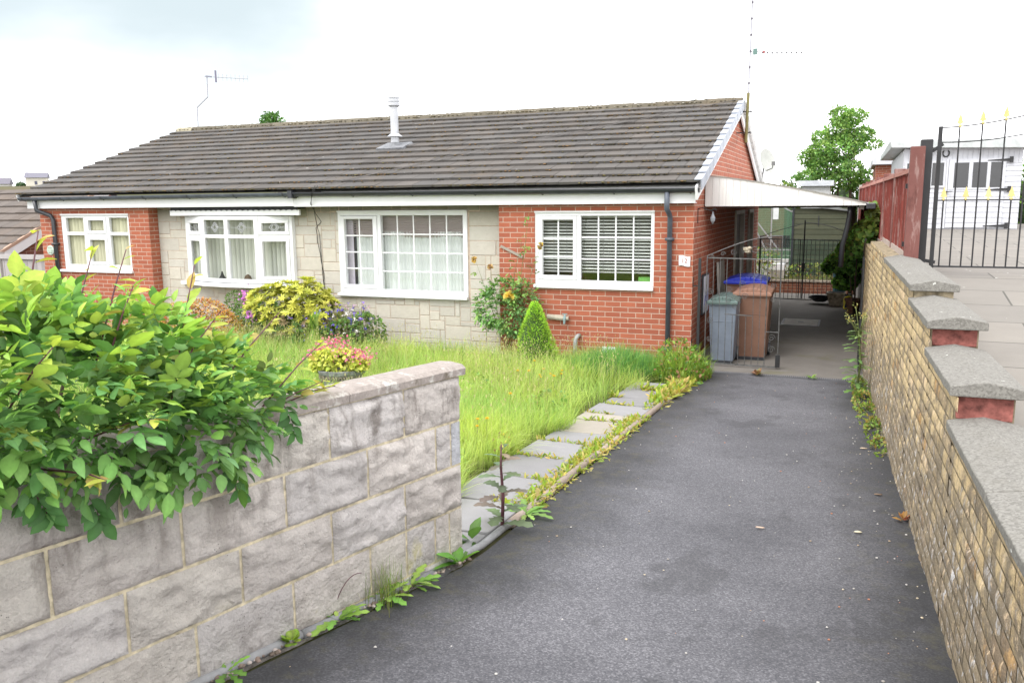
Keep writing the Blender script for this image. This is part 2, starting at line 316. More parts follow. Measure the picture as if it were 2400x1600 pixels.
class MB:
    def __init__(s): s.v = []; s.f = []; s.c = []; s.m = []
    def face(s, pts, col=(.5, .5, .5), mi=0):
        i = len(s.v); s.v += [tuple(p) for p in pts]; s.f.append(tuple(range(i, i + len(pts)))); s.c.append(col); s.m.append(mi)
    def add(s, verts, faces, col=(.5, .5, .5), mi=0):
        i = len(s.v); s.v += [tuple(p) for p in verts]
        for f in faces: s.f.append(tuple(i + k for k in f)); s.c.append(col); s.m.append(mi)
    def box(s, a, b, col=(.5, .5, .5), mi=0):
        x0, y0, z0 = (min(a[i], b[i]) for i in range(3)); x1, y1, z1 = (max(a[i], b[i]) for i in range(3))
        s.add([(x0, y0, z0), (x1, y0, z0), (x1, y1, z0), (x0, y1, z0), (x0, y0, z1), (x1, y0, z1), (x1, y1, z1), (x0, y1, z1)],
              [(0, 3, 2, 1), (4, 5, 6, 7), (0, 1, 5, 4), (1, 2, 6, 5), (2, 3, 7, 6), (3, 0, 4, 7)], col, mi)
    def hexa(s, p, col=(.5, .5, .5), mi=0):   # 8 points: bottom ring then top ring
        s.add(p, [(0, 3, 2, 1), (4, 5, 6, 7), (0, 1, 5, 4), (1, 2, 6, 5), (2, 3, 7, 6), (3, 0, 4, 7)], col, mi)
    def bar(s, a, b, w, h=None, col=(.5, .5, .5), up=(0, 0, 1), mi=0):  # rectangular bar from a to b
        a = Vector(a); b = Vector(b); h = h or w; d = (b - a).normalized(); u = Vector(up)
        if abs(d.dot(u)) > .98: u = Vector((0, 1, 0))
        r = d.cross(u).normalized() * w / 2; u = r.cross(d).normalized() * h / 2
        s.hexa([a - r - u, a + r - u, a + r + u, a - r + u, b - r - u, b + r - u, b + r + u, b - r + u], col, mi)
    def tube(s, pts, r, n=6, col=(.5, .5, .5), mi=0, caps=True):
        pts = [Vector(p) for p in pts]; rr = r if hasattr(r, '__len__') else [r] * len(pts)
        base = len(s.v); prev = None
        for k, p in enumerate(pts):
            d = (pts[min(k + 1, len(pts) - 1)] - pts[max(k - 1, 0)])
            d = d.normalized() if d.length > 1e-9 else Vector((0, 0, 1))
            if prev is None:
                u = Vector((0, 0, 1)) if abs(d.z) < .9 else Vector((1, 0, 0))
            else: u = prev
            a = d.cross(u); a = a.normalized() if a.length > 1e-6 else Vector((1, 0, 0)); b = a.cross(d).normalized(); prev = b
            for j in range(n):
                t = 2 * pi * j / n; s.v.append(tuple(p + (a * cos(t) + b * sin(t)) * rr[k]))
        for k in range(len(pts) - 1):
            for j in range(n):
                s.f.append((base + k * n + j, base + k * n + (j + 1) % n, base + (k + 1) * n + (j + 1) % n, base + (k + 1) * n + j)); s.c.append(col); s.m.append(mi)
        if caps:
            s.f.append(tuple(base + j for j in range(n))[::-1]); s.c.append(col); s.m.append(mi)
            e = base + (len(pts) - 1) * n
            s.f.append(tuple(e + j for j in range(n))); s.c.append(col); s.m.append(mi)
    def lathe(s, c, prof, n=16, col=(.5, .5, .5), mi=0):
        base = len(s.v); c = Vector(c)
        for r, z in prof:
            for j in range(n):
                t = 2 * pi * j / n; s.v.append((c.x + r * cos(t), c.y + r * sin(t), c.z + z))
        for k in range(len(prof) - 1):
            for j in range(n):
                s.f.append((base + k * n + j, base + k * n + (j + 1) % n, base + (k + 1) * n + (j + 1) % n, base + (k + 1) * n + j)); s.c.append(col); s.m.append(mi)
        s.f.append(tuple(base + j for j in range(n))[::-1]); s.c.append(col); s.m.append(mi)
        e = base + (len(prof) - 1) * n
        s.f.append(tuple(e + j for j in range(n))); s.c.append(col); s.m.append(mi)
    def prism(s, poly, d, col=(.5, .5, .5), mi=0):  # planar polygon extruded by vector d
        n = len(poly); d = Vector(d); a = [Vector(p) for p in poly]; b = [p + d for p in a]
        s.add(a + b, [tuple(range(n))[::-1], tuple(range(n, 2 * n))] + [(i, (i + 1) % n, n + (i + 1) % n, n + i) for i in range(n)], col, mi)
    def lump(s, c, r, col, squash=.6, seed=0):
        c = Vector(c); v = []; rr = random.Random(seed)
        for k, (ph, n) in enumerate(((0, 1), (50, 5), (95, 5), (180, 1))):
            for j in range(n):
                t = 2 * pi * (j + .5 * k) / max(n, 1); q = rr.uniform(.7, 1.25) * r
                v.append((c.x + q * sin(R_(ph)) * cos(t), c.y + q * sin(R_(ph)) * sin(t), c.z + q * cos(R_(ph)) * squash))
        f = [(0, 1 + j, 1 + (j + 1) % 5) for j in range(5)] + [(1 + j, 6 + j, 1 + (j + 1) % 5) for j in range(5)] + \
            [(6 + j, 6 + (j + 1) % 5, 1 + (j + 1) % 5) for j in range(5)] + [(11, 6 + (j + 1) % 5, 6 + j) for j in range(5)]
        s.add(v, f, col)
    def build(s, name, mats, parent=None, loc=None, smooth=False, bevel=0., uv=True, kind=None):
        me = bpy.data.meshes.new(name)
        o_ = obj_org(parent) if parent is not None else Vector(loc if loc is not None else (0, 0, 0))
        V = np.array(s.v, dtype=np.float64).reshape(-1, 3)
        me.from_pydata((V - np.array(o_)).tolist(), [], s.f)
        mats = mats if isinstance(mats, (list, tuple)) else [mats]
        for mm in mats: me.materials.append(MAT[mm] if isinstance(mm, str) else mm)
        if len(mats) > 1: me.polygons.foreach_set('material_index', s.m)
        lt = [len(f) for f in s.f]
        a = me.color_attributes.new('Col', 'FLOAT_COLOR', 'CORNER')
        cc = np.repeat(np.array(s.c, dtype=np.float32), lt, axis=0)
        a.data.foreach_set('color', np.hstack([cc, np.ones((len(cc), 1), np.float32)]).ravel())
        if uv:
            me.update()
            ul = me.uv_layers.new(name='UVMap')
            uvv = np.zeros((len(cc), 2), np.float32); k = 0
            nrm = np.zeros(len(s.f) * 3, np.float32); me.polygons.foreach_get('normal', nrm); nrm = nrm.reshape(-1, 3)
            for fi, f in enumerate(s.f):
                n = np.abs(nrm[fi]); ax = (0, 1) if n[2] >= max(n[0], n[1]) else ((1, 2) if n[0] > n[1] else (0, 2))
                for vi in f: uvv[k] = (V[vi][ax[0]], V[vi][ax[1]]); k += 1
            ul.data.foreach_set('uv', uvv.ravel())
        if smooth: me.polygons.foreach_set('use_smooth', [True] * len(s.f))
        me.update()
        o = link_mesh(name, me, parent, loc)
        if bevel:
            b = o.modifiers.new('bevel', 'BEVEL'); b.width = bevel; b.segments = 2; b.limit_method = 'ANGLE'; b.angle_limit = R_(40)
        if kind: o['kind'] = kind
        return o

def np_mesh(name, V, quads, tris, colV, mat, parent=None, loc=None, smooth=True):
    """big meshes from arrays; colours per vertex"""
    me = bpy.data.meshes.new(name)
    o_ = obj_org(parent) if parent is not None else Vector(loc if loc is not None else (0, 0, 0))
    V = np.asarray(V, np.float32) - np.array(o_, np.float32)
    nq = 0 if quads is None else len(quads); ntr = 0 if tris is None else len(tris)
    me.vertices.add(len(V)); me.vertices.foreach_set('co', V.ravel())
    me.loops.add(nq * 4 + ntr * 3); me.polygons.add(nq + ntr)
    li = np.concatenate(([np.asarray(quads, np.int32).ravel()] if nq else []) + ([np.asarray(tris, np.int32).ravel()] if ntr else []))
    me.loops.foreach_set('vertex_index', li)
    st = np.concatenate([np.arange(nq) * 4, nq * 4 + np.arange(ntr) * 3]).astype(np.int32)
    me.polygons.foreach_set('loop_start', st)
    me.polygons.foreach_set('use_smooth', np.full(nq + ntr, smooth))
    a = me.color_attributes.new('Col', 'FLOAT_COLOR', 'POINT')
    a.data.foreach_set('color', np.hstack([np.asarray(colV, np.float32), np.ones((len(V), 1), np.float32)]).ravel())
    me.materials.append(MAT[mat] if isinstance(mat, str) else mat)
    me.update(calc_edges=True); me.validate()
    return link_mesh(name, me, parent, loc)

# leaf templates: x = width, y = length, z = up
def leaf_tpl(w=.55, fold=.18, droop=.18, rows=((.0, .03), (.22, .78), (.5, 1.), (.78, .62), (1., 0.))):
    v = []; q = []; t = []
    n = len(rows)
    for k, (y, ww) in enumerate(rows):
        h = w / 2 * ww; zc = -droop * y * y
        v += [(-h, y, zc + fold * h * 1.6), (0, y, zc), (h, y, zc + fold * h * 1.6)]
    for k in range(n - 1):
        a = k * 3; b = a + 3
        q += [(a, a + 1, b + 1, b), (a + 1, a + 2, b + 2, b + 1)]
    return np.array(v), np.array(q)
OVATE = leaf_tpl(.56)
LANCE = leaf_tpl(.30, .15, .25)
SMALL = leaf_tpl(.6, .1, .1, ((0, .1), (.5, 1.), (1., .05)))
ROUND = leaf_tpl(.95, .08, .1, ((0, .25), (.3, .9), (.7, .95), (1., .35)))
STRAP = leaf_tpl(.10, .2, .6, ((0, .7), (.35, 1.), (.7, .8), (1., .05)))
TOOTH = leaf_tpl(.34, .1, .35, ((0, .2), (.15, .5), (.22, .22), (.4, .85), (.48, .4), (.66, 1.), (.74, .5), (.9, .7), (1., .02)))
NEEDLE = leaf_tpl(.22, .0, .1, ((0, .6), (.5, 1.), (1., .1)))
def norm(a): return a / np.maximum(np.linalg.norm(a, axis=-1, keepdims=True), 1e-9)
def scatter(name, tpl, pos, dirs, normals, size, cols, mat, parent=None, loc=None, tipcol=None, ret=False):
    tv, tq = tpl
    pos = np.asarray(pos, float); y = norm(np.asarray(dirs, float)); z = np.asarray(normals, float)
    x = norm(np.cross(y, z)); z = np.cross(x, y)
    size = np.asarray(size, float).reshape(-1, 1, 1)
    V = (tv[None, :, 0:1] * x[:, None, :] + tv[None, :, 1:2] * y[:, None, :] + tv[None, :, 2:3] * z[:, None, :]) * size + pos[:, None, :]
    N, K = len(pos), len(tv)
    Q = (tq[None] + (np.arange(N) * K)[:, None, None]).reshape(-1, 4)
    C = np.repeat(np.asarray(cols, float)[:, None, :], K, 1)
    shade = ((.82 + .3 * tv[:, 1]) * np.where(np.abs(tv[:, 0]) < 1e-6, 1.18, .96))[None, :, None]; C = C * shade
    if ret: return V.reshape(-1, 3), Q, C.reshape(-1, 3)
    return np_mesh(name, V.reshape(-1, 3), Q, None, C.reshape(-1, 3), mat, parent, loc)
def merge(name, parts, mat, parent=None, loc=None):
    V = []; Q = []; C = []; k = 0
    for v, q, c in parts: V.append(v); Q.append(q + k); C.append(c); k += len(v)
    return np_mesh(name, np.concatenate(V), np.concatenate(Q), None, np.concatenate(C), mat, parent, loc)
def rdir(n, r=rng): return norm(r.normal(size=(n, 3)))
def pal(n, cols, r=rng, jit=.18):
    c = np.array(cols)[r.integers(0, len(cols), n)]
    return np.clip(c * (1 + r.normal(0, jit, (n, 1))) * (1 + r.normal(0, .05, (n, 3))), .002, .95)
def blob_pts(blobs, n, r=rng, shell=.75, zmin=None):
    """points in a union of ellipsoids, biased to the outer shell -> pos, outward normal, depth 0..1"""
    w = np.array([b[3] * b[4] + b[3] * b[5] + b[4] * b[5] for b in blobs]); w = w / w.sum()
    k = r.choice(len(blobs), n * 2, p=w); B = np.array(blobs)[k]
    d = rdir(n * 2, r); t = np.where(r.random(n * 2) < shell, 1 - np.abs(r.normal(0, .09, n * 2)), r.random(n * 2) ** .5)
    pos = B[:, :3] + d * B[:, 3:6] * t[:, None]
    nr = norm(d / B[:, 3:6])
    inside = np.zeros(n * 2)
    for b in blobs:
        q = (pos - np.array(b[:3])) / np.array(b[3:6]); inside = np.maximum(inside, 1 - np.linalg.norm(q, axis=1))
    keep = inside < .38
    if zmin is not None: keep &= pos[:, 2] > zmin
    idx = np.nonzero(keep)[0][:n]
    return pos[idx], nr[idx], inside[idx]

def rot_copy(root, loc, rotz=0., label=None, scale=1.):
    r = root.copy(); COL.objects.link(r); r.location = loc; r.rotation_euler = (0, 0, rotz); r.scale = (scale,) * 3
    if label: r['label'] = label
    for ch in list(root.children):
        c = ch.copy(); COL.objects.link(c); c.parent = r
        for g in list(ch.children):
            d = g.copy(); COL.objects.link(d); d.parent = c
    return r

# ------------------------------------------------------------------ the ground, drive, path
def dz(y): return -.05 - .06 * min(y, -.0)          # driveway plane
TH = R_(13.); WD = Vector((sin(TH), cos(TH), 0)); WN = Vector((cos(TH), -sin(TH), 0)); WE = Vector((.22, -7.9, 0))
def wall_pt(s, n, z): p = WE - WD * s + WN * n; return Vector((p.x, p.y, z + .022 * s))
def FX(y): return 2.24 - .027 * y                    # drive-side face of the buff wall
def ground_z(x, y):
    z = -.09 - .06 * max(-13., min(y, 0.))
    if x < -12.6: z -= min(1.6, (-12.6 - x) * .35)
    d = math.hypot(x, y)
    if x < -20:
        k = max(0., min(1., (d - 60) / 90.)); z += k * 7.0 * max(0., min(1., (-x - 20) / 60))
    if y > 60: z += min(1.6, (y - 60) * .02)
    return z
def axis(lo, hi, fine_lo, fine_hi, step):
    a = list(np.arange(fine_lo, fine_hi + .01, step)); v = fine_hi; st = step
    while v < hi: st *= 1.35; v += st; a.append(v)
    v = fine_lo; st = step
    while v > lo: st *= 1.35; v -= st; a.insert(0, v)
    return a
xs = axis(-900, 900, -16, 6, 1.); ys = axis(-300, 900, -14, 12, 1.)
V = []; Q = []
for y in ys:
    for x in xs: V.append((x, y, ground_z(x, y)))
nx = len(xs)
for j in range(len(ys) - 1):
    for i in range(nx - 1): Q.append((j * nx + i, j * nx + i + 1, (j + 1) * nx + i + 1, (j + 1) * nx + i))
o = np_mesh('ground', np.array(V), np.array(Q), None, np.tile((.1, .12, .04), (len(V), 1)), 'ground')
tag(o, kind='structure')

# driveway: strips in y, gently uneven
def drive_left(y): return .285 if y > -7.85 else .285 + (y + 7.85) * math.tan(TH) + .02
ysd = list(np.arange(-15, -.44, .25)) + [-.44]
V = []; Q = []; nxx = 17
for y in ysd:
    xl, xr = drive_left(y), FX(y) + .02
    for i in range(nxx):
        t = i / (nxx - 1); x = xl + (xr - xl) * t
        V.append((x, y, dz(y) + .010 * mnoise.noise(Vector((x * .9, y * .9, 0))) - .006))
for j in range(len(ysd) - 1):
    for i in range(nxx - 1): Q.append((j * nxx + i, j * nxx + i + 1, (j + 1) * nxx + i + 1, (j + 1) * nxx + i))
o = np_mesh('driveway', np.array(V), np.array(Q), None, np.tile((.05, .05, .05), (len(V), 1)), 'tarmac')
tag(o, kind='structure')
b = MB()
b.box((-.0, -.36, -.25), (2.35, 10.0, -.03)); b.box((-3.5, 8.45, -.25), (-.002, 10.0, -.034))
o = b.build('concrete_floor', 'concrete'); tag(o, kind='structure')
# drainage channel across the drive
dr = thing('drain_channel', 'narrow grey slotted drain channel across the driveway in front of the metal gate', 'drain', (1.1, -.40, -.02))
b = MB(); b.box((.02, -.44, -.12), (2.24, -.425, -.018)); b.box((.02, -.375, -.12), (2.24, -.36, -.018)); b.box((.02, -.425, -.12), (2.24, -.375, -.06))
b.build('channel', plain('drain_grey', (.10, .10, .11), .6, .4), dr)
b = MB(); x = .03
while x < 2.23: b.box((x, -.425, -.035), (x + .012, -.375, -.0185)); x += .026
b.build('grating', plain('drain_grating', (.16, .16, .17), .5, .5), dr)
# manhole cover
mh = thing('manhole_cover', 'pale square manhole cover set in the concrete under the canopy', 'manhole cover', (1.2, 4.85, -.03))
b = MB(); b.box((.90, 4.45, -.08), (1.50, 5.25, -.022)); b.build('cover', plain('manhole_concrete', (.58, .55, .50), .8, .2, var=.15), mh, bevel=.006)
b = MB(); b.box((.86, 4.41, -.08), (.898, 5.29, -.026)); b.box((1.502, 4.41, -.08), (1.54, 5.29, -.026)); b.box((.898, 4.41, -.08), (1.502, 4.448, -.026)); b.box((.898, 5.252, -.08), (1.502, 5.29, -.026))
b.box((1.15, 4.82, -.022), (1.25, 4.88, -.016)); b.build('frame', 'lead', mh)
# path slabs
b = MB(); edges = [-8.15, -7.55, -6.96, -6.36, -5.76, -5.22, -4.80, -4.24, -3.90, -3.36, -2.90, -2.33, -1.75]
rr = random.Random(3)
for k in range(len(edges) - 1):
    y0, y1 = edges[k] + .008, edges[k + 1] - .008; dx = rr.uniform(-.015, .015); tz = rr.uniform(-.006, .008); sk = rr.uniform(-.02, .02)
    g = rr.uniform(.85, 1.15); col = (.225 * g, .22 * g, .225 * g)
    if k in (6, 7): col = (.30 * g, .27 * g, .23 * g)
    x0, x1 = -.345 + dx, .205 + dx * .4
    zb = -.06
    b.hexa([(x0, y0 + sk, dz(y0) + zb), (x1, y0 - sk, dz(y0) + zb), (x1, y1 - sk, dz(y1) + zb), (x0, y1 + sk, dz(y1) + zb),
            (x0, y0 + sk, dz(y0) + .012 + tz), (x1, y0 - sk, dz(y0) + .012 - tz), (x1, y1 - sk, dz(y1) + .012 - tz), (x0, y1 + sk, dz(y1) + .012 + tz)], col)
o = b.build('path', 'slab', bevel=.006); tag(o, kind='structure')
# concrete kerb edging of the drive, in lengths with rounded top
b = MB(); rr = random.Random(5)
def edge_x(y): return .25 if y > -7.75 else .25 + (y + 7.75) * math.tan(TH) + .005
y = -1.2
while y > -13:
    L = rr.uniform(.80, .92); y2 = y - L + .01; j = rr.uniform(-.012, .012); zt = rr.uniform(-.006, .006)
    if not (-7.2 < y < -7.0):
        pts = []; n = 5
        g = rr.uniform(.8, 1.15)
        cc = (.30 * g, .24 * g, .20 * g) if y > -6.6 else (.22 * g, .22 * g, .225 * g)
        for k in range(n):
            yy = y + (y2 - y) * k / (n - 1); pts.append((edge_x(yy) + j, yy, dz(yy) + .002 + zt))
        b.tube(pts, .030 if y > -6.8 else .021, 8, cc)
    y -= L
o = b.build('kerb', col_mat('kerb_concrete', .9, .1, nscale=25, namt=.5, bstr=.4), smooth=True); tag(o, kind='structure')
# gravelly strip between wall foot and kerb
b = MB(); rr = random.Random(11)
for k in range(300):
    s = rr.uniform(0, 3.0); n = rr.uniform(.005, .055); p = wall_pt(s, n, 0); r = rr.choice([.004, .006, .008, .012, .014])
    g = rr.choice([(.34, .27, .23), (.22, .16, .13), (.12, .09, .07), (.42, .36, .33), (.16, .12, .10)])
    b.lump((p.x, p.y, dz(p.y) + r * .3), r, g, .7, k)
o = b.build('pebbles', 'colour', smooth=True); tag(o, 'small pale and brown pebbles along the foot of the grey block wall', 'gravel', kind='stuff')
b = MB(); rr = random.Random(12)
def grit(x, y, r, c, k): b.lump((x, y, dz(y) + r * .15), r, c, .5, k)
for k in range(300):
    y = -rr.uniform(.6, 9.2)
    if rr.random() < .45: x = FX(y) - abs(rr.gauss(0, .22)) - .02
    else: x = rr.uniform(drive_left(y) + .05, FX(y) - .05)
    c = rr.choice([(.45, .43, .40), (.5, .48, .46), (.33, .25, .17), (.40, .17, .10), (.28, .26, .24), (.5, .42, .3)])
    grit(x, y, rr.choice([.0025, .003, .0035, .005, .007]), c, k)
o = b.build('grit', 'colour', smooth=True); tag(o, 'light specks of grit and brick chips scattered over the black driveway', 'grit', kind='stuff')
chips = [((2.19, -4.35), (.08, .022), 'pale wood chip on the driveway beside the buff brick wall'), ((1.60, -6.77), (.055, .02), 'pale pink leaf flake lying alone in the driveway near the wall'),
         ((2.13, -6.62), (.055, .03), 'broken cream chip on the tarmac below the weathered brick wall'), ((2.26, -5.75), (.06, .025), 'brown twisted dead leaf at the foot of the buff wall')]
for k, ((x, y), (l, w), lab) in enumerate(chips):
    b = MB(); b.lump((x, y, dz(y) + .004), l / 2, ((.55, .42, .30), (.50, .36, .27), (.55, .50, .36), (.18, .12, .08))[k], .16, k + 50)
    for i, v in enumerate(b.v): b.v[i] = (v[0], y + (v[1] - y) * w / l, v[2])
    tag(b.build('wood_chip', 'colour', loc=(x, y, dz(y)), smooth=True), lab, 'debris', 'loose chips lying on the driveway')
# neighbour's raised paving behind the buff wall
def pz(y): return 1.54 if y > -3.2 else max(1.1, 1.54 + (y + 3.2) * .085)
V = []; ysn = [-13, -11, -9.5, -8, -7, -6, -5, -4.2, -3.2, 0, 5, 10, 14.5]
b = MB()
for k in range(len(ysn) - 1):
    y0, y1 = ysn[k], ysn[k + 1]; x0, x1 = FX(y0) + .19, FX(y1) + .19
    b.hexa([(x0, y0, -.2), (14, y0, -.2), (14, y1, -.2), (x1, y1, -.2), (x0, y0, pz(y0)), (14, y0, pz(y0)), (14, y1, pz(y1)), (x1, y1, pz(y1))])
o = b.build('pavement', 'paving'); tag(o, kind='structure')
# raised garden terrace behind the yard
b = MB(); b.box((-4, 10.62, -.3), (2.1, 15.5, .26)); o = b.build('garden_soil', 'ground'); tag(o, kind='structure')

# ------------------------------------------------------------------ the bungalow
RC = .22; LX = -12.38; SL, SR = -9.68, -2.88
house = thing('bungalow', 'long red brick and pale stone semi detached bungalow with brown tiled roof', 'bungalow', (-6.2, 0, -.1))
def wall_open(b, x0, x1, z0, z1, y, holes, t=.11, reveal_col=(.3, .3, .3)):
    xs_ = sorted({x0, x1, *[h[0] for h in holes], *[h[1] for h in holes]}); zs_ = sorted({z0, z1, *[h[2] for h in holes], *[h[3] for h in holes]})
    for i in range(len(xs_) - 1):
        for j in range(len(zs_) - 1):
            xm, zm = (xs_[i] + xs_[i + 1]) / 2, (zs_[j] + zs_[j + 1]) / 2
            if any(h[0] < xm < h[1] and h[2] < zm < h[3] for h in holes): continue
            a, c, e, f = xs_[i], xs_[i + 1], zs_[j], zs_[j + 1]
            b.face([(a, y, e), (c, y, e), (c, y, f), (a, y, f)]); b.face([(a, y + t, e), (a, y + t, f), (c, y + t, f), (c, y + t, e)])
    for h in holes:
        a, c, e, f = h
        b.face([(a, y, e), (a, y, f), (a, y + t, f), (a, y + t, e)]); b.face([(c, y, e), (c, y + t, e), (c, y + t, f), (c, y, f)])
        b.face([(a, y, f), (c, y, f), (c, y + t, f), (a, y + t, f)]); b.face([(a, y, e), (a, y + t, e), (c, y + t, e), (c, y, e)])
EAVE_Z = 2.30
W1 = (-2.312, -.54, 1.0, 2.108); W2 = (-5.835, -3.497, .75, 2.128); W4 = (-11.842, -10.156, 1.035, 2.107); W3 = (-8.90, -6.76, .86, 2.06)
b = MB(); wall_open(b, SR, 0, -.2, EAVE_Z, 0, [W1]); b.face([(SR, 0, -.2), (SR, 0, EAVE_Z), (SR, RC + .1, EAVE_Z), (SR, RC + .1, -.2)])
b.build('front_wall', 'brick', house)['label'] = 'orange red brick front wall at the right end of the bungalow'
b = MB(); wall_open(b, LX, SL, -.2, EAVE_Z, 0, [W4]); b.face([(SL, 0, -.2), (SL, RC + .1, -.2), (SL, RC + .1, EAVE_Z), (SL, 0, EAVE_Z)])
b.face([(LX, 0, -.2), (LX, 0, EAVE_Z), (LX, 8.4, EAVE_Z), (LX, 8.4, -.2)])
b.build('front_wall', 'brick', house)['label'] = 'orange red brick front wall at the left end of the bungalow'
# gable wall on the right with a doorway
DOOR = (4.30, 5.62, -.05, 2.05); DOOR2 = (6.4, 7.2, -.05, 2.05)
b = MB()
ysp = sorted({.11, DOOR[0], DOOR[1], DOOR2[0], DOOR2[1], 8.4, 4.1}); 
def roof_under(y): return 2.44 + (min(y, 8.2 - y) + .22) * .343
for i in range(len(ysp) - 1):
    a, c = ysp[i], ysp[i + 1]; z0 = -.2; m_ = (a + c) / 2
    if DOOR[0] < m_ < DOOR[1] or DOOR2[0] < m_ < DOOR2[1]: z0 = 2.05
    b.face([(0, a, z0), (0, c, z0), (0, c, roof_under(c) - .03), (0, a, roof_under(a) - .03)])
b.face([(0, 0, -.2), (0, .11, -.2), (0, .11, roof_under(.11) - .03), (0, 0, roof_under(0) - .03)])
for d in (DOOR, DOOR2):
    for yy in (d[0], d[1]): b.face([(0, yy, d[2]), (-.15, yy, d[2]), (-.15, yy, d[3]), (0, yy, d[3])])
    b.face([(0, d[0], d[3]), (-.15, d[0], d[3]), (-.15, d[1], d[3]), (0, d[1], d[3])])
b.face([(0, 8.4, -.2), (LX, 8.4, -.2), (LX, 8.4, 2.4), (0, 8.4, 2.4)])
b.build('gable_wall', 'brick', house)
b = MB(); b.box((LX + .02, .12 + RC, -.15), (-.06, 8.35, -.02)); b.box((LX + .05, 4.4, -.02), (-.06, 4.5, 2.3)); b.box((-.14, .14, -.02), (-.12, 4.25, 2.3)); b.box((SR - .06, .36, -.02), (SR, 4.4, 2.3)); b.box((-6.25, .36, -.02), (-6.15, 4.4, 2.3)); b.box((LX + .05, .36, 2.3), (-.06, 4.4, 2.34))
b.build('room_wall', 'inside', house)
# brick sill course of darker footing
b = MB(); b.box((SR + .01, -.012, -.25), (-.02, .0, -.002)); b.build('footing', plain('dark_footing', (.05, .045, .05), .8, .2, var=.3), house)
# ashlar cladding: random rectangles with recessed pinkish joints
def ashlar():
    c = .09; gz = .0745; nxg = int(round((SR - SL) / c)); nzg = int(2.5 / gz); occ = [[0] * nzg for _ in range(nxg)]
    rr = random.Random(21); b = MB(); bm_ = MB()
    holes = [W2, W3]
    wall_open(bm_, SL, SR, -.2, EAVE_Z, RC, holes, .11)
    bm_.build('stone_backing', plain('pink_mortar', (.46, .36, .285), .9, .1, var=.12, scale=20), house)
    for i in range(nxg):
        for j in range(nzg):
            x, z = SL + (i + .5) * c, -.2 + (j + .5) * gz
            if any(h[0] < x < h[1] and h[2] < z < h[3] for h in holes): occ[i][j] = 1
    for j in range(nzg):
        i = 0
        while i < nxg:
            if occ[i][j]: i += 1; continue
            h = rr.choice([1, 1, 2, 2, 2, 3, 3]); w = rr.choice([2, 2, 3, 3, 4, 5, 6]) if h > 1 else rr.choice([2, 3, 3, 4])
            while w > 1 and (i + w > nxg or any(occ[i + a][j] for a in range(w))): w -= 1
            while h > 1 and (j + h > nzg or any(occ[i + a][j + e] for a in range(w) for e in range(h))): h -= 1
            for a in range(w):
                for e in range(h): occ[i + a][j + e] = 1
            g = .0048; x0, x1 = SL + i * c + g, SL + (i + w) * c - g; z0, z1 = -.2 + j * gz + g, -.2 + (j + h) * gz - g
            for H in holes:   # trim to the window openings
                if x0 < H[1] and x1 > H[0] and z0 < H[3] and z1 > H[2]:
                    if x0 < H[0] < x1 and x1 - H[0] < .1: x1 = H[0]
                    elif x0 < H[1] < x1 and H[1] - x0 < .1: x0 = H[1]
                    if z0 < H[2] < z1 and z1 - H[2] < .1: z1 = H[2]
                    elif z0 < H[3] < z1 and H[3] - z0 < .1: z0 = H[3]
            z1 = min(z1, EAVE_Z)
            if x1 - x0 < .02 or z1 - z0 < .015: i += w; continue
            v = rr.uniform(.94, 1.06); t = rr.choice([(.47, .435, .37), (.44, .41, .36), (.48, .445, .38), (.445, .42, .37)])
            col = tuple(q * v for q in t); pr = rr.uniform(.004, .012); e_ = .006
            y1 = RC - pr; y0 = RC - .0015
            o4 = [(x0, y0, z0), (x1, y0, z0), (x1, y0, z1), (x0, y0, z1)]
            q4 = [(x0 + e_, y1, z0 + e_), (x1 - e_, y1, z0 + e_), (x1 - e_, y1, z1 - e_), (x0 + e_, y1, z1 - e_)]
            b.face(q4, col)
            for k in range(4): b.face([o4[k], o4[(k + 1) % 4], q4[(k + 1) % 4], q4[k]], col)
            i += w
    return b.build('stone_wall', 'ashlar', house)
ashlar()['label'] = 'middle front wall clad in pale random stone blocks'

# windows
def pane_obj(win, a, y, c='glass'):
    b = MB(); b.face([(a[0], y, a[2]), (a[1], y, a[2]), (a[1], y, a[3]), (a[0], y, a[3])]); return b.build('pane', c, win)
def frame_rect(b, a, y0, y1, w):   # a = outer x0,x1,z0,z1 ; w = widths l,r,b,t
    x0, x1, z0, z1 = a; l, r, bt, tp = w
    b.box((x0, y0, z0), (x0 + l, y1, z1)); b.box((x1 - r, y0, z0), (x1, y1, z1))
    b.box((x0 + l, y0, z0), (x1 - r, y1, z0 + bt)); b.box((x0 + l, y0, z1 - tp), (x1 - r, y1, z1))
    return (x0 + l, x1 - r, z0 + bt, z1 - tp)
def bars(b, g, nv, nh, y, w=.02):
    for k in range(1, nv + 1):
        x = g[0] + (g[1] - g[0]) * k / (nv + 1); b.box((x - w / 2, y - .008, g[2]), (x + w / 2, y - .001, g[3]))
    for k in range(1, nh + 1):
        z = g[2] + (g[3] - g[2]) * k / (nh + 1); b.box((g[0], y - .0095, z - w / 2), (g[1], y - .0015, z + w / 2))
def sill(win, x0, x1, z0, z1, y0, y1):
    b = MB(); b.hexa([(x0, y0, z0), (x1, y0, z0), (x1, y1, z0), (x0, y1, z0), (x0, y0, z1 - .012), (x1, y0, z1 - .012), (x1, y1, z1), (x0, y1, z1)])
    b.build('sill', 'pvc', win, bevel=.004)
blind_mat, nt = new_mat('blind_fabric'); c = attr(nt)
sh = pbr(nt, c, .8, .1); t_ = nd(nt, 'ShaderNodeBsdfTranslucent', {'Color': c}).outputs[0]
out(nt, nd(nt, 'ShaderNodeMixShader', {0: .3, 1: sh, 2: t_}).outputs[0]); MAT['blind'] = blind_mat
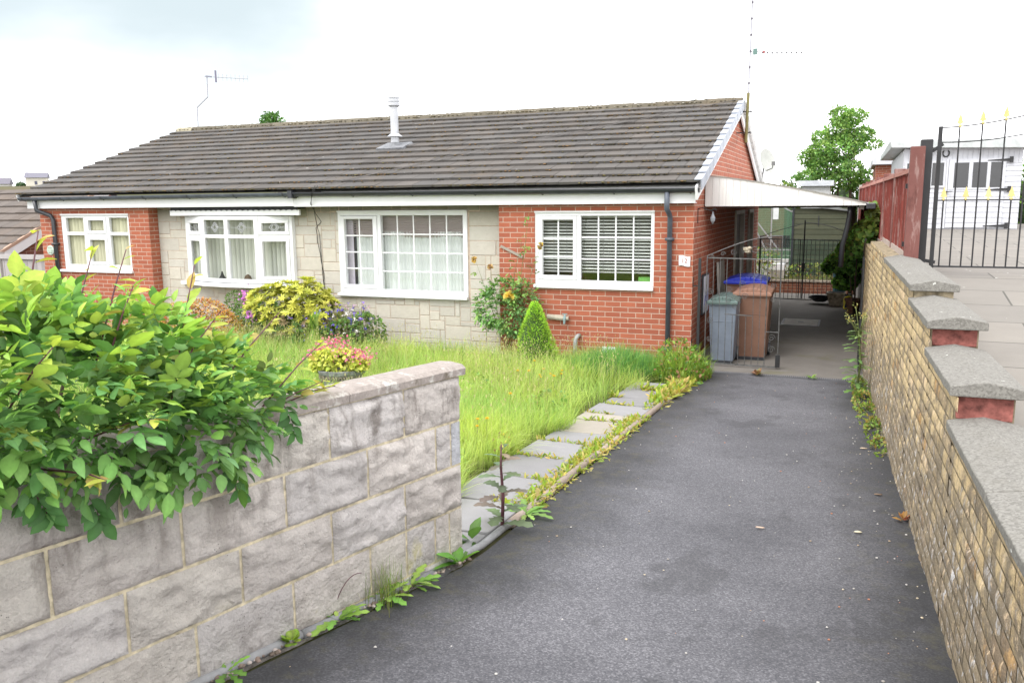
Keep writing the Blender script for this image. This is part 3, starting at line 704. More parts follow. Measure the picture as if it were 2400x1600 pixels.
def vertical_blind(win, x0, x1, z0, z1, y, col, step=.085, ang=38, seed=0):
    b = MB(); rr = random.Random(seed); x = x0; w = step * 1.12
    while x < x1:
        a = R_(ang + rr.uniform(-5, 5)); g = rr.uniform(.85, 1.08); cc = tuple(q * g for q in col)
        dx, dy = w / 2 * cos(a), w / 2 * sin(a)
        n = 5; pts0 = []; 
        for k in range(n):
            u = -1 + 2 * k / (n - 1); cur = .010 * (1 - u * u)
            pts0.append((x + dx * u + cur * sin(a), y + dy * u - cur * cos(a)))
        for k in range(n - 1):
            (xa, ya), (xb, yb) = pts0[k], pts0[k + 1]
            b.face([(xa, ya, z0), (xb, yb, z0), (xb, yb, z1), (xa, ya, z1)], cc)
        x += step
    o = b.build('vertical_blind', 'blind', win, smooth=True); return o
# right kitchen-type window
win = MB(); y0, y1 = .012, .075
x0, x1, z0, z1 = W1; z0f = z0 + .055
frame_rect(win, (x0, x1, z0f, z1), y0, y1, (.052, .05, .06, .068)); win.box((-1.668, y0 + .0005, z0f + .06), (-1.612, y1 - .0005, z1 - .068))
win.box((x0 - .003, -.010, z1 - .022), (x1 + .003, .011, z1 + .004))
W = win.build('window', 'pvc', house, bevel=.005); W['label'] = 'white window with horizontal blinds in the right brick wall'
s_ = MB(); g1 = frame_rect(s_, (x0 + .055, -1.671, z0f + .064, z1 - .071), y0 - .012, y1 - .01, (.062, .055, .062, .052)); s_.build('sash', 'pvc', W, bevel=.006)
g2 = (-1.612, x1 - .05, z0f + .06, z1 - .068)
pane_obj(W, g1, .045); pane_obj(W, g2, .052)
b = MB(); bars(b, g1, 1, 2, .045); bars(b, g2, 3, 2, .052); b.build('glazing_bar', 'pvc', W)
sill(W, x0 - .01, x1 + .002, z0 - .002, z0 + .053, -.055, .05)
b = MB(); z = z1 - .1; k = 0; rr = random.Random(4)
while z > 1.25:
    g = .80 * rr.uniform(.94, 1.04)
    b.hexa([(x0 + .06, .105, z), (x1 - .05, .105, z), (x1 - .05, .148, z + .018), (x0 + .06, .148, z + .018), (x0 + .06, .105, z + .003), (x1 - .05, .105, z + .003), (x1 - .05, .148, z + .021), (x0 + .06, .148, z + .021)], (g, g * 1.02, g * .98)); z -= .046
for xx in (-2.05, -1.85, -1.3, -.78): b.bar((xx, .10, 1.25), (xx, .10, z1 - .06), .004, .004, (.3, .3, .3))
b.box((x0 + .06, .10, z1 - .10), (x1 - .05, .15, z1 - .06), (.55, .55, .53)); b.box((x0 + .06, .105, 1.225), (x1 - .05, .15, 1.245), (.5, .5, .5))
b.build('venetian_blind', 'blind', W)
b = MB(); b.box((-.80, .18, 1.06), (-.62, .26, 1.17), (.20, .55, .12)); b.build('green_packet', 'colour', W)
# living room window in the stone wall
win = MB(); y0, y1 = RC - .02, RC + .06
x0, x1, z0, z1 = W2; z0f = z0 + .055
frame_rect(win, (x0, x1, z0f, z1), y0, y1, (.05, .075, .062, .075)); win.box((-5.095, y0 + .0005, z0f + .062), (-5.03, y1 - .0005, z1 - .075))
win.box((x0 - .004, y0 - .022, z1 - .022), (x1 + .004, y0 - .0005, z1 + .006))
W = win.build('window', 'pvc', house, bevel=.005); W['label'] = 'wide white window with net curtain in the pale stone wall'
s_ = MB(); g1 = frame_rect(s_, (x0 + .053, -5.098, z0f + .066, z1 - .079), y0 - .012, y1 - .01, (.068, .075, .06, .05)); s_.build('sash', 'pvc', W, bevel=.006)
g2 = (-5.03, x1 - .075, z0f + .062, z1 - .075)
pane_obj(W, g1, y0 + .03); pane_obj(W, g2, y0 + .035)
b = MB(); bars(b, g1, 1, 3, y0 + .03); bars(b, g2, 4, 3, y0 + .035); b.build('glazing_bar', 'pvc', W)
sill(W, x0 - .02, x1 + .004, z0 - .002, z0 + .053, y0 - .07, y0 + .05)
V = []; Q = []; nn = 120
for k in range(nn):
    x = x0 + .25 + (x1 - x0 - .31) * k / (nn - 1); y = RC + .14 + .012 * sin(k * 1.9) + .006 * sin(k * .73) + .02 * sin(k * .11)
    V += [(x, y, z0 + .05), (x, y, 1.80)]
Q = [(2 * k, 2 * k + 2, 2 * k + 3, 2 * k + 1) for k in range(nn - 1)]
np_mesh('net_curtain', np.array(V), np.array(Q), None, np.tile((.90, .93, .93), (len(V), 1)), 'blind', W)
b = MB(); z = z1 - .06
while z > 1.72: b.hexa([(x0 + .06, RC + .11, z), (x1 - .06, RC + .11, z), (x1 - .06, RC + .135, z + .006), (x0 + .06, RC + .135, z + .006), (x0 + .06, RC + .11, z + .004), (x1 - .06, RC + .11, z + .004), (x1 - .06, RC + .135, z + .010), (x0 + .06, RC + .135, z + .010)], (.62, .52, .52)); z -= .028
b.face([(x0 + .06, RC + .139, 1.70), (x1 - .06, RC + .139, 1.70), (x1 - .06, RC + .139, z1 - .05), (x0 + .06, RC + .139, z1 - .05)], (.60, .52, .52))
b.build('venetian_blind', 'blind', W)
b = MB(); b.box((x0 + .06, RC + .12, z0 + .06), (x0 + .20, RC + .125, z1 - .08), (.62, .56, .66)); b.box((x0 + .21, RC + .13, z0 + .06), (x0 + .25, RC + .2, 1.95), (.03, .03, .04)); b.build('curtain_edge', 'colour', W)
# left bedroom window
win = MB(); y0, y1 = .012, .075
x0, x1, z0, z1 = W4; z0f = z0 + .05
frame_rect(win, (x0, x1, z0f, z1), y0, y1, (.11, .045, .085, .07)); win.box((-11.285, y0 + .0005, z0f + .085), (-11.215, y1 - .0005, z1 - .07)); win.box((-10.715, y0 + .0005, z0f + .085), (-10.645, y1 - .0005, z1 - .07))
for a, c in ((x0 + .11, -11.285), (-10.645, x1 - .045)): win.box((a, y0 + .001, 1.715), (c, y1 - .001, 1.775))
win.box((-11.215, y0 + .001, 1.69), (-10.715, y1 - .001, 1.75)); win.box((x0 - .002, -.014, z1 - .025), (x1 + .003, .0115, z1 + .004))
W = win.build('window', 'pvc', house, bevel=.005); W['label'] = 'white six pane window with cream vertical blinds in the left brick wall'
s_ = MB(); gt = frame_rect(s_, (-11.212, -10.718, 1.753, z1 - .073), y0 - .014, y1 - .01, (.055, .055, .045, .045)); s_.build('sash', 'pvc', W, bevel=.006); s_ = MB(); gb = frame_rect(s_, (-11.212, -10.718, z0f + .088, 1.687), y0 - .014, y1 - .01, (.06, .06, .055, .055)); s_.build('sash', 'pvc', W, bevel=.006)
for a in ((x0 + .11, -11.285, 1.775, z1 - .07), (x0 + .11, -11.285, z0f + .085, 1.715), (-10.645, x1 - .045, 1.775, z1 - .07), (-10.645, x1 - .045, z0f + .085, 1.715), gt, gb): pane_obj(W, a, .045)
sill(W, x0 - .10, x1 + .02, z0 - .004, z0 + .048, -.05, .05)
vertical_blind(W, x0 + .05, x1, z0 + .06, z1 - .03, .12, (.84, .80, .58), .085, 35, 2)
# bow window in the stone wall
bowp = [(-8.94, .17), (-8.44, -.01), (-7.88, -.075), (-7.28, -.04), (-6.735, .17)]
win = MB(); z0, z1 = .93, 2.055
for k in range(4):
    a, c = Vector((*bowp[k], 0)), Vector((*bowp[k + 1], 0)); d = (c - a).normalized(); up = Vector((0, 0, 1))
    L = (c - a).length
    def P_(s, z): q = a + d * s; return Vector((q.x, q.y, z))
    for zz, h in ((z0 + .03, .06), (1.715, .055), (z1 - .03, .06)): win.bar(P_(.028, zz), P_(L - .028, zz), .058, h)
for k, pnt in enumerate(bowp): win.bar((pnt[0], pnt[1], z0), (pnt[0], pnt[1], z1), .075 if k != 3 else .085, .07)
for s in (0, 4): win.box((bowp[s][0] - .04, bowp[s][1] + .01, z0), (bowp[s][0] + .04, RC + .02, z1))
W = win.build('window', 'pvc', house, bevel=.004); W['label'] = 'white bow window with diamond leaded top lights in the stone wall'
b = MB(); ld = MB(); ss = MB()
for k in range(4):
    a, c = Vector((*bowp[k], 0)), Vector((*bowp[k + 1], 0)); d = (c - a).normalized(); L = (c - a).length; n_ = Vector((d.y, -d.x, 0))
    def P2(s, z, o=0): q = a + d * s + n_ * o; return Vector((q.x, q.y, z))
    sa, sb = .035, L - .035
    for (za, zb) in ((z0 + .06, 1.687), (1.743, z1 - .06)):
        b.face([P2(sa, za), P2(sb, za), P2(sb, zb), P2(sa, zb)])
        if k in (0, 3):
            ss = MB()
            for q0, q1 in (((sa, za), (sb, za)), ((sa, zb), (sb, zb))):
                ss.bar(P2(q0[0], q0[1] + (.028 if q0[1] == za else -.028), .018), P2(q1[0], q1[1] + (.028 if q1[1] == za else -.028), .018), .05, .056)
            for s in (sa + .03, sb - .03): ss.bar(P2(s, za + .056, .018), P2(s, zb - .056, .018), .06, .05)
            ss.build('sash', 'pvc', W, bevel=.004)
    ld = MB(); m_ = (sa + sb) / 2; zc = (1.743 + z1 - .06) / 2
    for rad in (.085, .05):
        q = [P2(m_ - rad, zc, .006), P2(m_, zc + rad, .006), P2(m_ + rad, zc, .006), P2(m_, zc - rad, .006)]
        for j in range(4): ld.bar(q[j], q[(j + 1) % 4], .008, .010)
    ld.bar(P2(sa + .02, zc, .005), P2(m_ - .09, zc, .005), .006, .006); ld.bar(P2(m_ + .09, zc, .005), P2(sb - .02, zc, .005), .006, .006); ld.build('leading', 'alu', W)
b.build('pane', 'glass', W); 
b = MB(); poly = [(p[0], p[1] - .09, .855) for p in bowp]; poly = [(-9.16, .12, .855)] + [(q[0], q[1], q[2]) for q in poly] + [(-6.55, .12, .855), (-6.55, RC + .0, .855), (-9.16, RC + .0, .855)]
b.prism(poly[::-1], (0, 0, .06)); b.build('sill', 'pvc', W)
vertical_blind(W, bowp[0][0] + .06, -7.25, z0 + .03, z1 - .02, .24, (.82, .83, .75), .088, 42, 5)
vertical_blind(W, -7.25, bowp[4][0] - .03, z0 + .03, z1 - .02, .26, (.82, .83, .76), .088, 58, 6)
for cc_, pr_, kk_ in (((-8.18, .08, .935), [(.05, 0), (.06, .05), (.03, .10), (.008, .17)], (.02, .02, .025)), ((-7.62, .07, .935), [(.05, 0), (.07, .04), (.05, .1), (.01, .13)], (.09, .06, .04)), ((-7.12, .13, .935), [(.04, 0), (.05, .03), (.01, .08)], (.03, .03, .03))):
    b = MB(); b.lathe(cc_, pr_, 8, kk_); b.build('ornament', 'colour', W)
# scalloped pelmet above it
b = MB(); b.box((-9.16, -.02, 2.068), (-6.43, .03, 2.156)); o = b.build('pelmet_board', 'pvc', house, bevel=.003)
b = MB(); n = 150; top = 2.262; pts = []
for k in range(n + 1): 
    x = -9.13 + 2.68 * k / n; pts.append((x, -.030, 2.142 + .024 * abs(sin(k / n * pi * 24))))
b.face(pts + [(-6.45, -.030, top), (-9.13, -.030, top)]); b.box((-9.13, -.026, 2.18), (-6.45, RC - .02, 2.25)); b.build('pelmet_valance', plain('dark_grey_valance', (.03, .03, .035), .8, .2), house)
# eaves: fascia boards, gutters, downpipes
b = MB(); b.box((-12.53, -.125, 2.215), (-6.452, -.105, 2.40)); b.box((-12.53, -.1045, 2.215), (-6.452, .0, 2.227)); o = b.build('fascia', 'pvc', house, bevel=.003)
b = MB(); b.box((-6.448, -.125, 2.205), (.035, -.105, 2.39)); b.box((-6.448, -.1045, 2.205), (.035, .0, 2.217)); b.box((-5.9, -.127, 2.38), (.035, -.11, 2.445)); o = b.build('fascia', 'pvc', house, bevel=.003)
b = MB(); b.box((LX, .0, 2.228), (SL, .3, 2.24)); b.box((SL, -.1, 2.245), (SR, RC + .1, 2.26)); b.build('soffit', plain('soffit_board', (.16, .145, .12), .8, .1), house)
def gutter(x0, x1, z0, z1, mat):
    n = 8; b = MB(); R = .058; yc = -.19
    prof = [(yc + R * cos(pi + pi * k / n), R * sin(pi + pi * k / n)) for k in range(n + 1)]
    for k in range(n):
        (ya, za), (yb, zb) = prof[k], prof[k + 1]
        b.face([(x0, ya, z0 + za), (x1, ya, z1 + za), (x1, yb, z1 + zb), (x0, yb, z0 + zb)])
        b.face([(x0, ya * .98 + yc * .02, z0 + za * .95), (x0, yb * .98 + yc * .02, z0 + zb * .95), (x1, yb * .98 + yc * .02, z1 + zb * .95), (x1, ya * .98 + yc * .02, z1 + za * .95)])
    for xx, zz in ((x0, z0), (x1, z1)): b.face([(xx, y, zz + z) for y, z in prof])
    b.bar((x0, yc - R, z0), (x1, yc - R, z1), .008, .012); 
    g = b.build('gutter', mat, house)
    L = x1 - x0; n = max(2, int(L / .98))
    for k in range(n + 1):
        x = x0 + .12 + (L - .24) * k / n; z = z0 + (z1 - z0) * (x - x0) / L; br = MB()
        for j in range(8):
            t0, t1 = pi + pi * j / 8, pi + pi * (j + 1) / 8; r2 = R + .006
            br.face([(x - .012, yc + r2 * cos(t0), z + r2 * sin(t0)), (x + .012, yc + r2 * cos(t0), z + r2 * sin(t0)), (x + .012, yc + r2 * cos(t1), z + r2 * sin(t1)), (x - .012, yc + r2 * cos(t1), z + r2 * sin(t1))])
        br.bar((x, -.13, z - .03), (x, -.18, z - .065), .02, .012); br.build('bracket', 'black', g)
    return g
MAT['gutter_old'] = plain('weathered_gutter', (.075, .088, .112), .5, .4, var=.2)
gutter(-12.62, -6.45, 2.415, 2.425, 'gutter_old'); gutter(-6.45, .10, 2.425, 2.40, 'black')
b = MB(); b.bar((-6.46, -.19, 2.40), (-6.38, -.19, 2.40), .15, .12); b.build('gutter_joint', 'black', house)
def pipe(pts, r=.034, mat='black', brk=(), square=False):
    b = MB()
    if square:
        for k in range(len(pts) - 1): b.bar(pts[k], pts[k + 1], r * 2, r * 2)
    else: b.tube(pts, r, 12)
    for z in brk: b.box((pts[-1][0] - .055, pts[-1][1] - .045, z - .02), (pts[-1][0] + .055, -.001, z + .02))
    return b.build('downpipe', mat, house, smooth=not square)
pipe([(-.335, -.19, 2.37), (-.335, -.19, 2.13), (-.32, -.10, 2.07), (-.315, -.055, 2.02), (-.315, -.055, -.02)], .036, 'gutter_old', (1.72, .19))
pipe([(-12.24, -.19, 2.36), (-12.24, -.17, 2.18), (-12.02, -.06, 2.08), (-11.97, -.055, 2.0), (-11.97, -.055, .2)], .04, 'black', (1.55,))
# the roof: individually stepped tile courses
SLP = math.atan(.343); EY, EZ = -.22, 2.47; RY = 4.1; GA = (RY - EY) / cos(SLP) / 14
roofx0, roofx1 = -12.66, .10
def rp(x, s, h, side=1):
    y = EY + s * cos(SLP) - h * sin(SLP); z = EZ + s * sin(SLP) + h * cos(SLP)
    return (x, y if side == 1 else 2 * RY - y, z)
def tile_roof(name, x0, x1, n, side=1, parent=None, tw=.332, seed=1, cbase=(.088, .081, .076), rpf=rp, ga=GA):
    b = MB(); rr = random.Random(seed)
    for i in range(n):
        off = 0 if i % 2 else tw / 2
        x = x0 - off
        while x < x1 - .01:
            a, c = max(x, x0), min(x + tw - .008, x1); x += tw
            if c - a < .02: continue
            g = rr.gauss(1, .085); t = rr.uniform(-.04, .04); col = tuple(max(.02, q * g * (1 + t * s)) for q, s in zip(cbase, (1, 0, -1)))
            s0 = i * ga + rr.uniform(-.006, .006); s1 = (i + 1) * ga + .05; j = rr.uniform(-.003, .003); k = rr.uniform(-.003, .003)
            p = [rpf(a, s0, .012 + j, side), rpf(c, s0, .012 + k, side), rpf(c, s1, -.012, side), rpf(a, s1, -.012, side), rpf(a, s0, .047 + j, side), rpf(c, s0, .047 + k, side), rpf(c, s1, .006, side), rpf(a, s1, .006, side)]
            if side == -1: p = p[:4][::-1] + p[4:][::-1]
            b.hexa(p, col)
    return b.build(name, 'tile', parent)
roof = tile_roof('roof', roofx0, roofx1, 14, 1, house)
tile_roof('rear_roof', roofx0, roofx1, 14, -1, house, seed=2)
b = MB(); b.face([rp(roofx0 + .02, 0, -.03), rp(roofx1 - .02, 0, -.03), rp(roofx1 - .02, GA * 14, -.03), rp(roofx0 + .02, GA * 14, -.03)]); b.face([rp(roofx0 + .02, 0, -.03, -1), rp(roofx1 - .02, 0, -.03, -1), rp(roofx1 - .02, GA * 14, -.03, -1), rp(roofx0 + .02, GA * 14, -.03, -1)])
b.build('roof_underlay', 'dark', house)
b = MB(); rr = random.Random(9); x = roofx0
while x < roofx1 - .05:
    L = min(.45, roofx1 - x); g = rr.uniform(.8, 1.15); col = (.13 * g, .115 * g, .085 * g); zt = rr.uniform(-.006, .006)
    if x < roofx0 + .4: col = (.34, .31, .22)
    pr = [(-.125, -.03), (-.09, .045), (-.03, .075), (.03, .075), (.09, .045), (.125, -.03)]
    zr = EZ + (RY - EY) * .343
    b.prism([(x, RY + a, zr + h + zt) for a, h in pr][::-1], (L - .006, 0, 0), col); x += L
b.build('ridge_tiles', 'tile', roof)
for i in range(14):       # plastic verge caps, one per course
    b = MB(); s0, s1 = i * GA - .02, (i + 1) * GA + .01
    for (hx0, hx1, h0, h1) in ((.035, .135, .042, .062), (.119, .135, -.09, .041)):
        b.hexa([rp(hx0, s0, h0), rp(hx1, s0, h0), rp(hx1, s1, h0 - .026), rp(hx0, s1, h0 - .026), rp(hx0, s0, h1), rp(hx1, s0, h1), rp(hx1, s1, h1 - .028), rp(hx0, s1, h1 - .028)])
    b.build('verge_cap', 'cap', roof, bevel=.004)
b = MB()
for i in range(14):
    s0, s1 = i * GA, (i + 1) * GA
    b.hexa([rp(.02, s0, -.09, -1), rp(.135, s0, -.09, -1), rp(.135, s1, -.11, -1), rp(.02, s1, -.11, -1), rp(.02, s0, .06, -1), rp(.135, s0, .06, -1), rp(.135, s1, .035, -1), rp(.02, s1, .035, -1)])
b.build('rear_verge', 'tile', roof)
b = MB()
for sd in (1, -1):
    b.hexa([rp(.055, -.1, -.20, sd), rp(.085, -.1, -.20, sd), rp(.085, 14 * GA, -.22, sd), rp(.055, 14 * GA, -.22, sd), rp(.055, -.1, -.02, sd), rp(.085, -.1, -.02, sd), rp(.085, 14 * GA, -.05, sd), rp(.055, 14 * GA, -.05, sd)])
b.build('bargeboard', 'pvc', house)
b = MB(); b.hexa([rp(roofx0 - .0, -.02, -.12), rp(roofx0 + .02, -.02, -.12), rp(roofx0 + .02, 14 * GA, -.12), rp(roofx0, 14 * GA, -.12), rp(roofx0, -.02, .0), rp(roofx0 + .02, -.02, .0), rp(roofx0 + .02, 14 * GA, -.02), rp(roofx0, 14 * GA, -.02)]); b.build('bargeboard', 'pvc', house)
# moss in the laps, lichen on the ridge
b = MB(); rr = random.Random(31); mc = [(.055, .045, .02), (.075, .055, .022), (.12, .075, .03), (.04, .035, .02), (.10, .085, .03), (.16, .09, .035)]
for k in range(4200):
    i = min(13, int(abs(rr.gauss(0, 1)) * 3) if rr.random() < .3 else rr.randrange(14)); x = rr.uniform(roofx0, roofx1 - .05)
    if mnoise.noise(Vector((x * .8, i * 1.3, 5))) < rr.uniform(-.55, .35): continue
    s = i * GA + rr.choice([-.012, -.01, -.005, .01, .03]); b.lump(rp(x, s, .030), rr.uniform(.010, .026), rr.choice(mc), .5, k)
for k in range(300):
    x = rr.uniform(roofx0, roofx1); t = rr.random()
    # a mossy streak running down the slope along the old cable
    s = rr.uniform(.2, 4.2); xx = -6.0 + s * 1.05 + rr.gauss(0, .18); b.lump(rp(xx, s, .02), rr.uniform(.008, .022), rr.choice(mc), .4, k)
for k in range(700):
    x = rr.uniform(roofx0, roofx1 - .1); a = rr.choice([-.11, -.10, -.05, 0]); c = rr.choice([(.075, .065, .035), (.05, .045, .03), (.30, .28, .22), (.11, .09, .04)])
    b.lump((x, RY + a, EZ + (RY - EY) * .343 + (.075 if a == 0 else .02 if a < -.09 else .06)), rr.uniform(.01, .028), c, .45, k)
o = b.build('moss', 'colour', roof, kind='stuff')
# flue pipe with storm collar and cap on a lead slate
fl = MB(); fx, fy = -5.74, 2.0; fz = EZ + (fy - EY) * .343
fl.lathe((fx, fy, fz - .05), [(.075, 0), (.075, .28), (.072, .28), (.072, .82)], 20)
F = fl.build('flue_pipe', 'flue', roof, smooth=False)
b = MB(); b.lathe((fx, fy, fz + .20), [(.14, 0), (.078, .05)], 20); b.build('storm_collar', 'flue', F)
b = MB(); b.lathe((fx, fy, fz + .72), [(.085, 0), (.11, .02), (.11, .055), (.095, .06), (.095, .085), (.11, .09), (.11, .12), (.095, .125), (.095, .145), (.11, .15), (.11, .165), (.05, .19)], 20); b.build('flue_cap', 'flue', F)
b = MB(); b.hexa([rp(fx - .27, (fy - EY) / cos(SLP) - .22, .02), rp(fx + .27, (fy - EY) / cos(SLP) - .22, .02), rp(fx + .27, (fy - EY) / cos(SLP) + .2, .02), rp(fx - .27, (fy - EY) / cos(SLP) + .2, .02),
        rp(fx - .27, (fy - EY) / cos(SLP) - .22, .062), rp(fx + .27, (fy - EY) / cos(SLP) - .22, .062), rp(fx + .25, (fy - EY) / cos(SLP) + .2, .05), rp(fx - .25, (fy - EY) / cos(SLP) + .2, .05)]); b.lathe((fx, fy, fz), [(.12, 0), (.085, .1)], 16); b.build('flashing', 'lead', F)
# side doors
for d, cc in ((DOOR, (.48, .46, .41)), (DOOR2, (.45, .43, .38))):
    b = MB(); b.box((-.08, d[0], d[2]), (.03, d[0] + .08, d[3])); b.box((-.08, d[1] - .08, d[2]), (.03, d[1], d[3])); b.box((-.08, d[0] + .08, d[3] - .07), (.028, d[1] - .08, d[3]))
    dd = b.build('door', plain('cream_door', cc, .5, .3), house, bevel=.004)
    b = MB(); b.box((-.09, d[0] + .08, d[2]), (-.05, d[1] - .08, d[3] - .07)); b.build('door_leaf', plain('dark_door', (.12, .10, .09), .5, .3), dd)
# small fittings on the front wall
def wall_text(txt, size, mat, parent, origin, name='numerals'):
    cu = bpy.data.curves.new(name, 'FONT'); cu.body = txt; cu.size = size; cu.extrude = .002; cu.align_x = 'CENTER'; cu.align_y = 'CENTER'
    t = bpy.data.objects.new(name + '_tmp', cu); COL.objects.link(t); dg = bpy.context.evaluated_depsgraph_get()
    me = bpy.data.meshes.new_from_object(t.evaluated_get(dg)); bpy.data.objects.remove(t)
    M = Matrix.Translation(Vector(origin) - obj_org(parent)) @ Matrix.Rotation(pi / 2, 4, 'X'); me.transform(M); me.materials.clear(); me.materials.append(MAT[mat])
    return link_mesh(name, me, parent)
MAT['numred'] = plain('faded_red_enamel', (.40, .16, .13), .5, .3)
pl = thing('house_number_sign', 'white wavy enamel plaque reading 12 on the right corner of the brick wall', 'sign', (-.112, 0, 1.42))
b = MB(); n = 10; top = [(-.19 + .156 * k / n, -.022, 1.495 - .012 * k / n + .006 * sin(k / n * 2 * pi)) for k in range(n + 1)]; bot = [(-.187 + .152 * k / n, -.022, 1.362 - .014 * k / n + .006 * sin(k / n * 2 * pi)) for k in range(n + 1)]
b.prism(top + bot[::-1], (0, .021, 0)); b.build('plaque', 'pvc', pl)
wall_text('12', .085, 'numred', pl, (-.112, -.026, 1.424))
rp_ = thing('round_plaque', 'round pale green decorative plaque on the left corner of the bungalow', 'wall plaque', (-12.17, 0, 1.42))
b = MB(); b.lathe((-12.17, 0, 1.43), [(.005, 0), (.085, 0), (.095, .008), (.085, .018), (.002, .02)], 20)
b.v = [(x, -.004 - (z - 1.43), 1.43 + y) for x, y, z in b.v]; b.build('disc', plain('pale_green_ceramic', (.45, .52, .46), .4, .3), rp_)
b = MB()
for k in range(6): b = MB(); b.lump((-12.17 + .05 * cos(k * 1.05), -.024, 1.43 + .05 * sin(k * 1.05)), .018, (.25, .42, .22), .4, k); b.build('leaf_relief', 'colour', rp_)
ta = thing('outdoor_tap', 'verdigris garden tap on a stone lagged stub in the right brick wall', 'tap', (-1.92, 0, .56))
b = MB(); b.tube([(-2.11, -.03, .575), (-1.9, -.035, .56), (-1.78, -.03, .555)], [.035, .04, .03], 8, (.42, .38, .30)); b.build('lagging', 'colour', ta)
b = MB(); b.tube([(-1.83, -.05, .62), (-1.83, -.07, .56), (-1.83, -.08, .48)], [.012, .022, .014], 8, (.22, .32, .33)); b.bar((-1.87, -.06, .625), (-1.79, -.06, .625), .012, .012, (.2, .28, .28)); b.build('valve', 'colour', ta)
wp = thing('waste_pipe', 'grey plastic waste pipe elbow coming out low on the brick wall', 'pipe', (-1.64, 0, .25))
b = MB(); b.tube([(-1.62, .0, .31), (-1.63, -.06, .31), (-1.65, -.10, .27), (-1.66, -.11, .0)], .03, 10); b.build('pipe_elbow', 'greyplastic', wp, smooth=True)
av = thing('air_brick', 'small white plastic air vent low in the right brick wall', 'vent', (-1.17, 0, .12))
b = MB(); b.box((-1.27, -.012, .08), (-1.07, -.001, .165)); b.build('vent_frame', 'pvc', av); b = MB()
for k in range(4): b.box((-1.26, -.018, .09 + .02 * k), (-1.08, -.0125, .098 + .02 * k))
b.build('slat', 'pvc', av)
bt = tag(MB().build('wooden_batten', 'bark') if False else (lambda b: (b.bar((-2.85, -.015, 1.60), (-2.50, -.02, 1.44), .02, .035, (.30, .26, .22)), b.build('wooden_batten', 'colour', loc=(-2.68, 0, 1.5)))[1])(MB()), 'grey weathered wooden batten slanting on the brick wall above the rose bush', 'batten')
# cable down the stone wall and across the roof
b = MB()
def rough(pts, n=6, amp=.008, seed=0):
    rr = random.Random(seed); o = []
    for k in range(len(pts) - 1):
        a, c = Vector(pts[k]), Vector(pts[k + 1])
        for j in range(n): o.append(a.lerp(c, j / n) + Vector([rr.uniform(-amp, amp) for _ in range(3)]))
    o.append(Vector(pts[-1])); return o
b.tube(rough([(-6.15, RC - .02, .5), (-6.20, RC - .02, 1.7), (-6.14, -.02, 2.2), (-6.10, -.135, 2.23), (-6.0, -.26, 2.42), (-5.95, -.22, 2.53)], seed=1), .005, 5)
b.tube(rough([(-6.12, RC - .02, .5), (-6.17, RC - .02, 1.2), (-6.27, RC - .03, 1.85), (-6.16, RC - .02, 1.95), (-6.12, -.135, 2.24), (-5.97, -.26, 2.43), (-5.9, -.22, 2.53)], seed=2), .005, 5)
o = b.build('wall_cable', 'cable', loc=(-6.15, RC, .5)); tag(o, 'thin black twin cable hanging down the stone wall between the two windows', 'cable')
b = MB()
for q, off in enumerate((0, .06)):
    b.tube(rough([rp(-5.95 + off, 0, .06), rp(-3.4 + off * 3, 2.2, .055), rp(-1.9, 3.1, .055), rp(.02, 4.45, .07)], 8, .012, 7 + q), .0038, 4, (.13, .12, .115))
o = b.build('roof_cable', 'colour', loc=(-3, 2, 3)); tag(o, 'pair of thin grey cables running diagonally across the roof tiles', 'cable')
# aerials, dish, flagpole-like mast
ae = thing('tv_aerial', 'tall aerial mast clamped to the right gable with a short horizontal yagi', 'aerial', (.2, 4.25, 3.2))
b = MB(); b.tube([(.17, 4.12, 3.25), (.185, 4.12, 4.1)], .028, 10, (.17, .15, .06)); b.tube([(.185, 4.12, 4.1), (.21, 4.12, 6.6)], .014, 8, (.36, .36, .40)); 
for z in np.arange(4.25, 6.6, .27): b.tube([(.187 + (z - 4.1) * .01, 4.12, z), (.187 + (z - 4.1) * .01, 4.12, z + .03)], .021, 8, (.12, .11, .13))
b.build('mast', 'colour', ae); b = MB()
for z in (3.42, 3.78): b = MB(); b.bar((.005, 4.12, z), (.24, 4.12, z), .02, .02); b.bar((.24, 4.06, z), (.24, 4.22, z), .02, .03); b.build('bracket', 'blackmetal', ae)
b = MB(); b.tube([(.19, 4.12, 4.79), (1.06, 4.15, 4.73)], .010, 6, (.16, .16, .18))
for k in range(9): x = .40 + .08 * k; b.bar((x, 4.04 + .0 * k, 4.775 - (x - .19) * .069), (x, 4.22, 4.775 - (x - .19) * .069), .014, .014, (.12, .12, .13))
b.box((.24, 4.09, 4.74), (.31, 4.15, 4.84), (.12, .2, .18)); b.box((.40, 4.10, 4.755), (.44, 4.14, 4.79), (.3, .08, .08))
for z in (4.62, 4.95): b.tube([(.27, 4.0, z), (.34, 4.0, z + .02)], .005, 5); b.tube([(.34, 4.0, z), (.34, 4.24, z)], .005, 5)
b.tube([(.34, 4.12, 4.62), (.34, 4.12, 4.97)], .005, 5); b.build('yagi', 'colour', ae)
ae = thing('tv_aerial', 'small aerial on a thin cranked pole at the left end of the ridge', 'aerial', (-12.1, 4.1, 4.0))
b = MB(); b.tube([(-12.10, 4.1, 3.95), (-12.09, 4.1, 4.46), (-11.76, 4.1, 4.68), (-11.75, 4.1, 5.12)], .014, 6, (.36, .36, .40)); b.build('mast', 'colour', ae)
b = MB(); b.tube([(-11.82, 4.1, 5.13), (-10.62, 4.1, 5.0)], .009, 6, (.34, .34, .37)); b.bar((-11.50, 4.1, 4.98), (-11.50, 4.1, 5.24), .03, .03, (.17, .16, .22)); b.bar((-11.78, 4.1, 5.13), (-11.62, 4.1, 5.11), .03, .035, (.2, .2, .25))
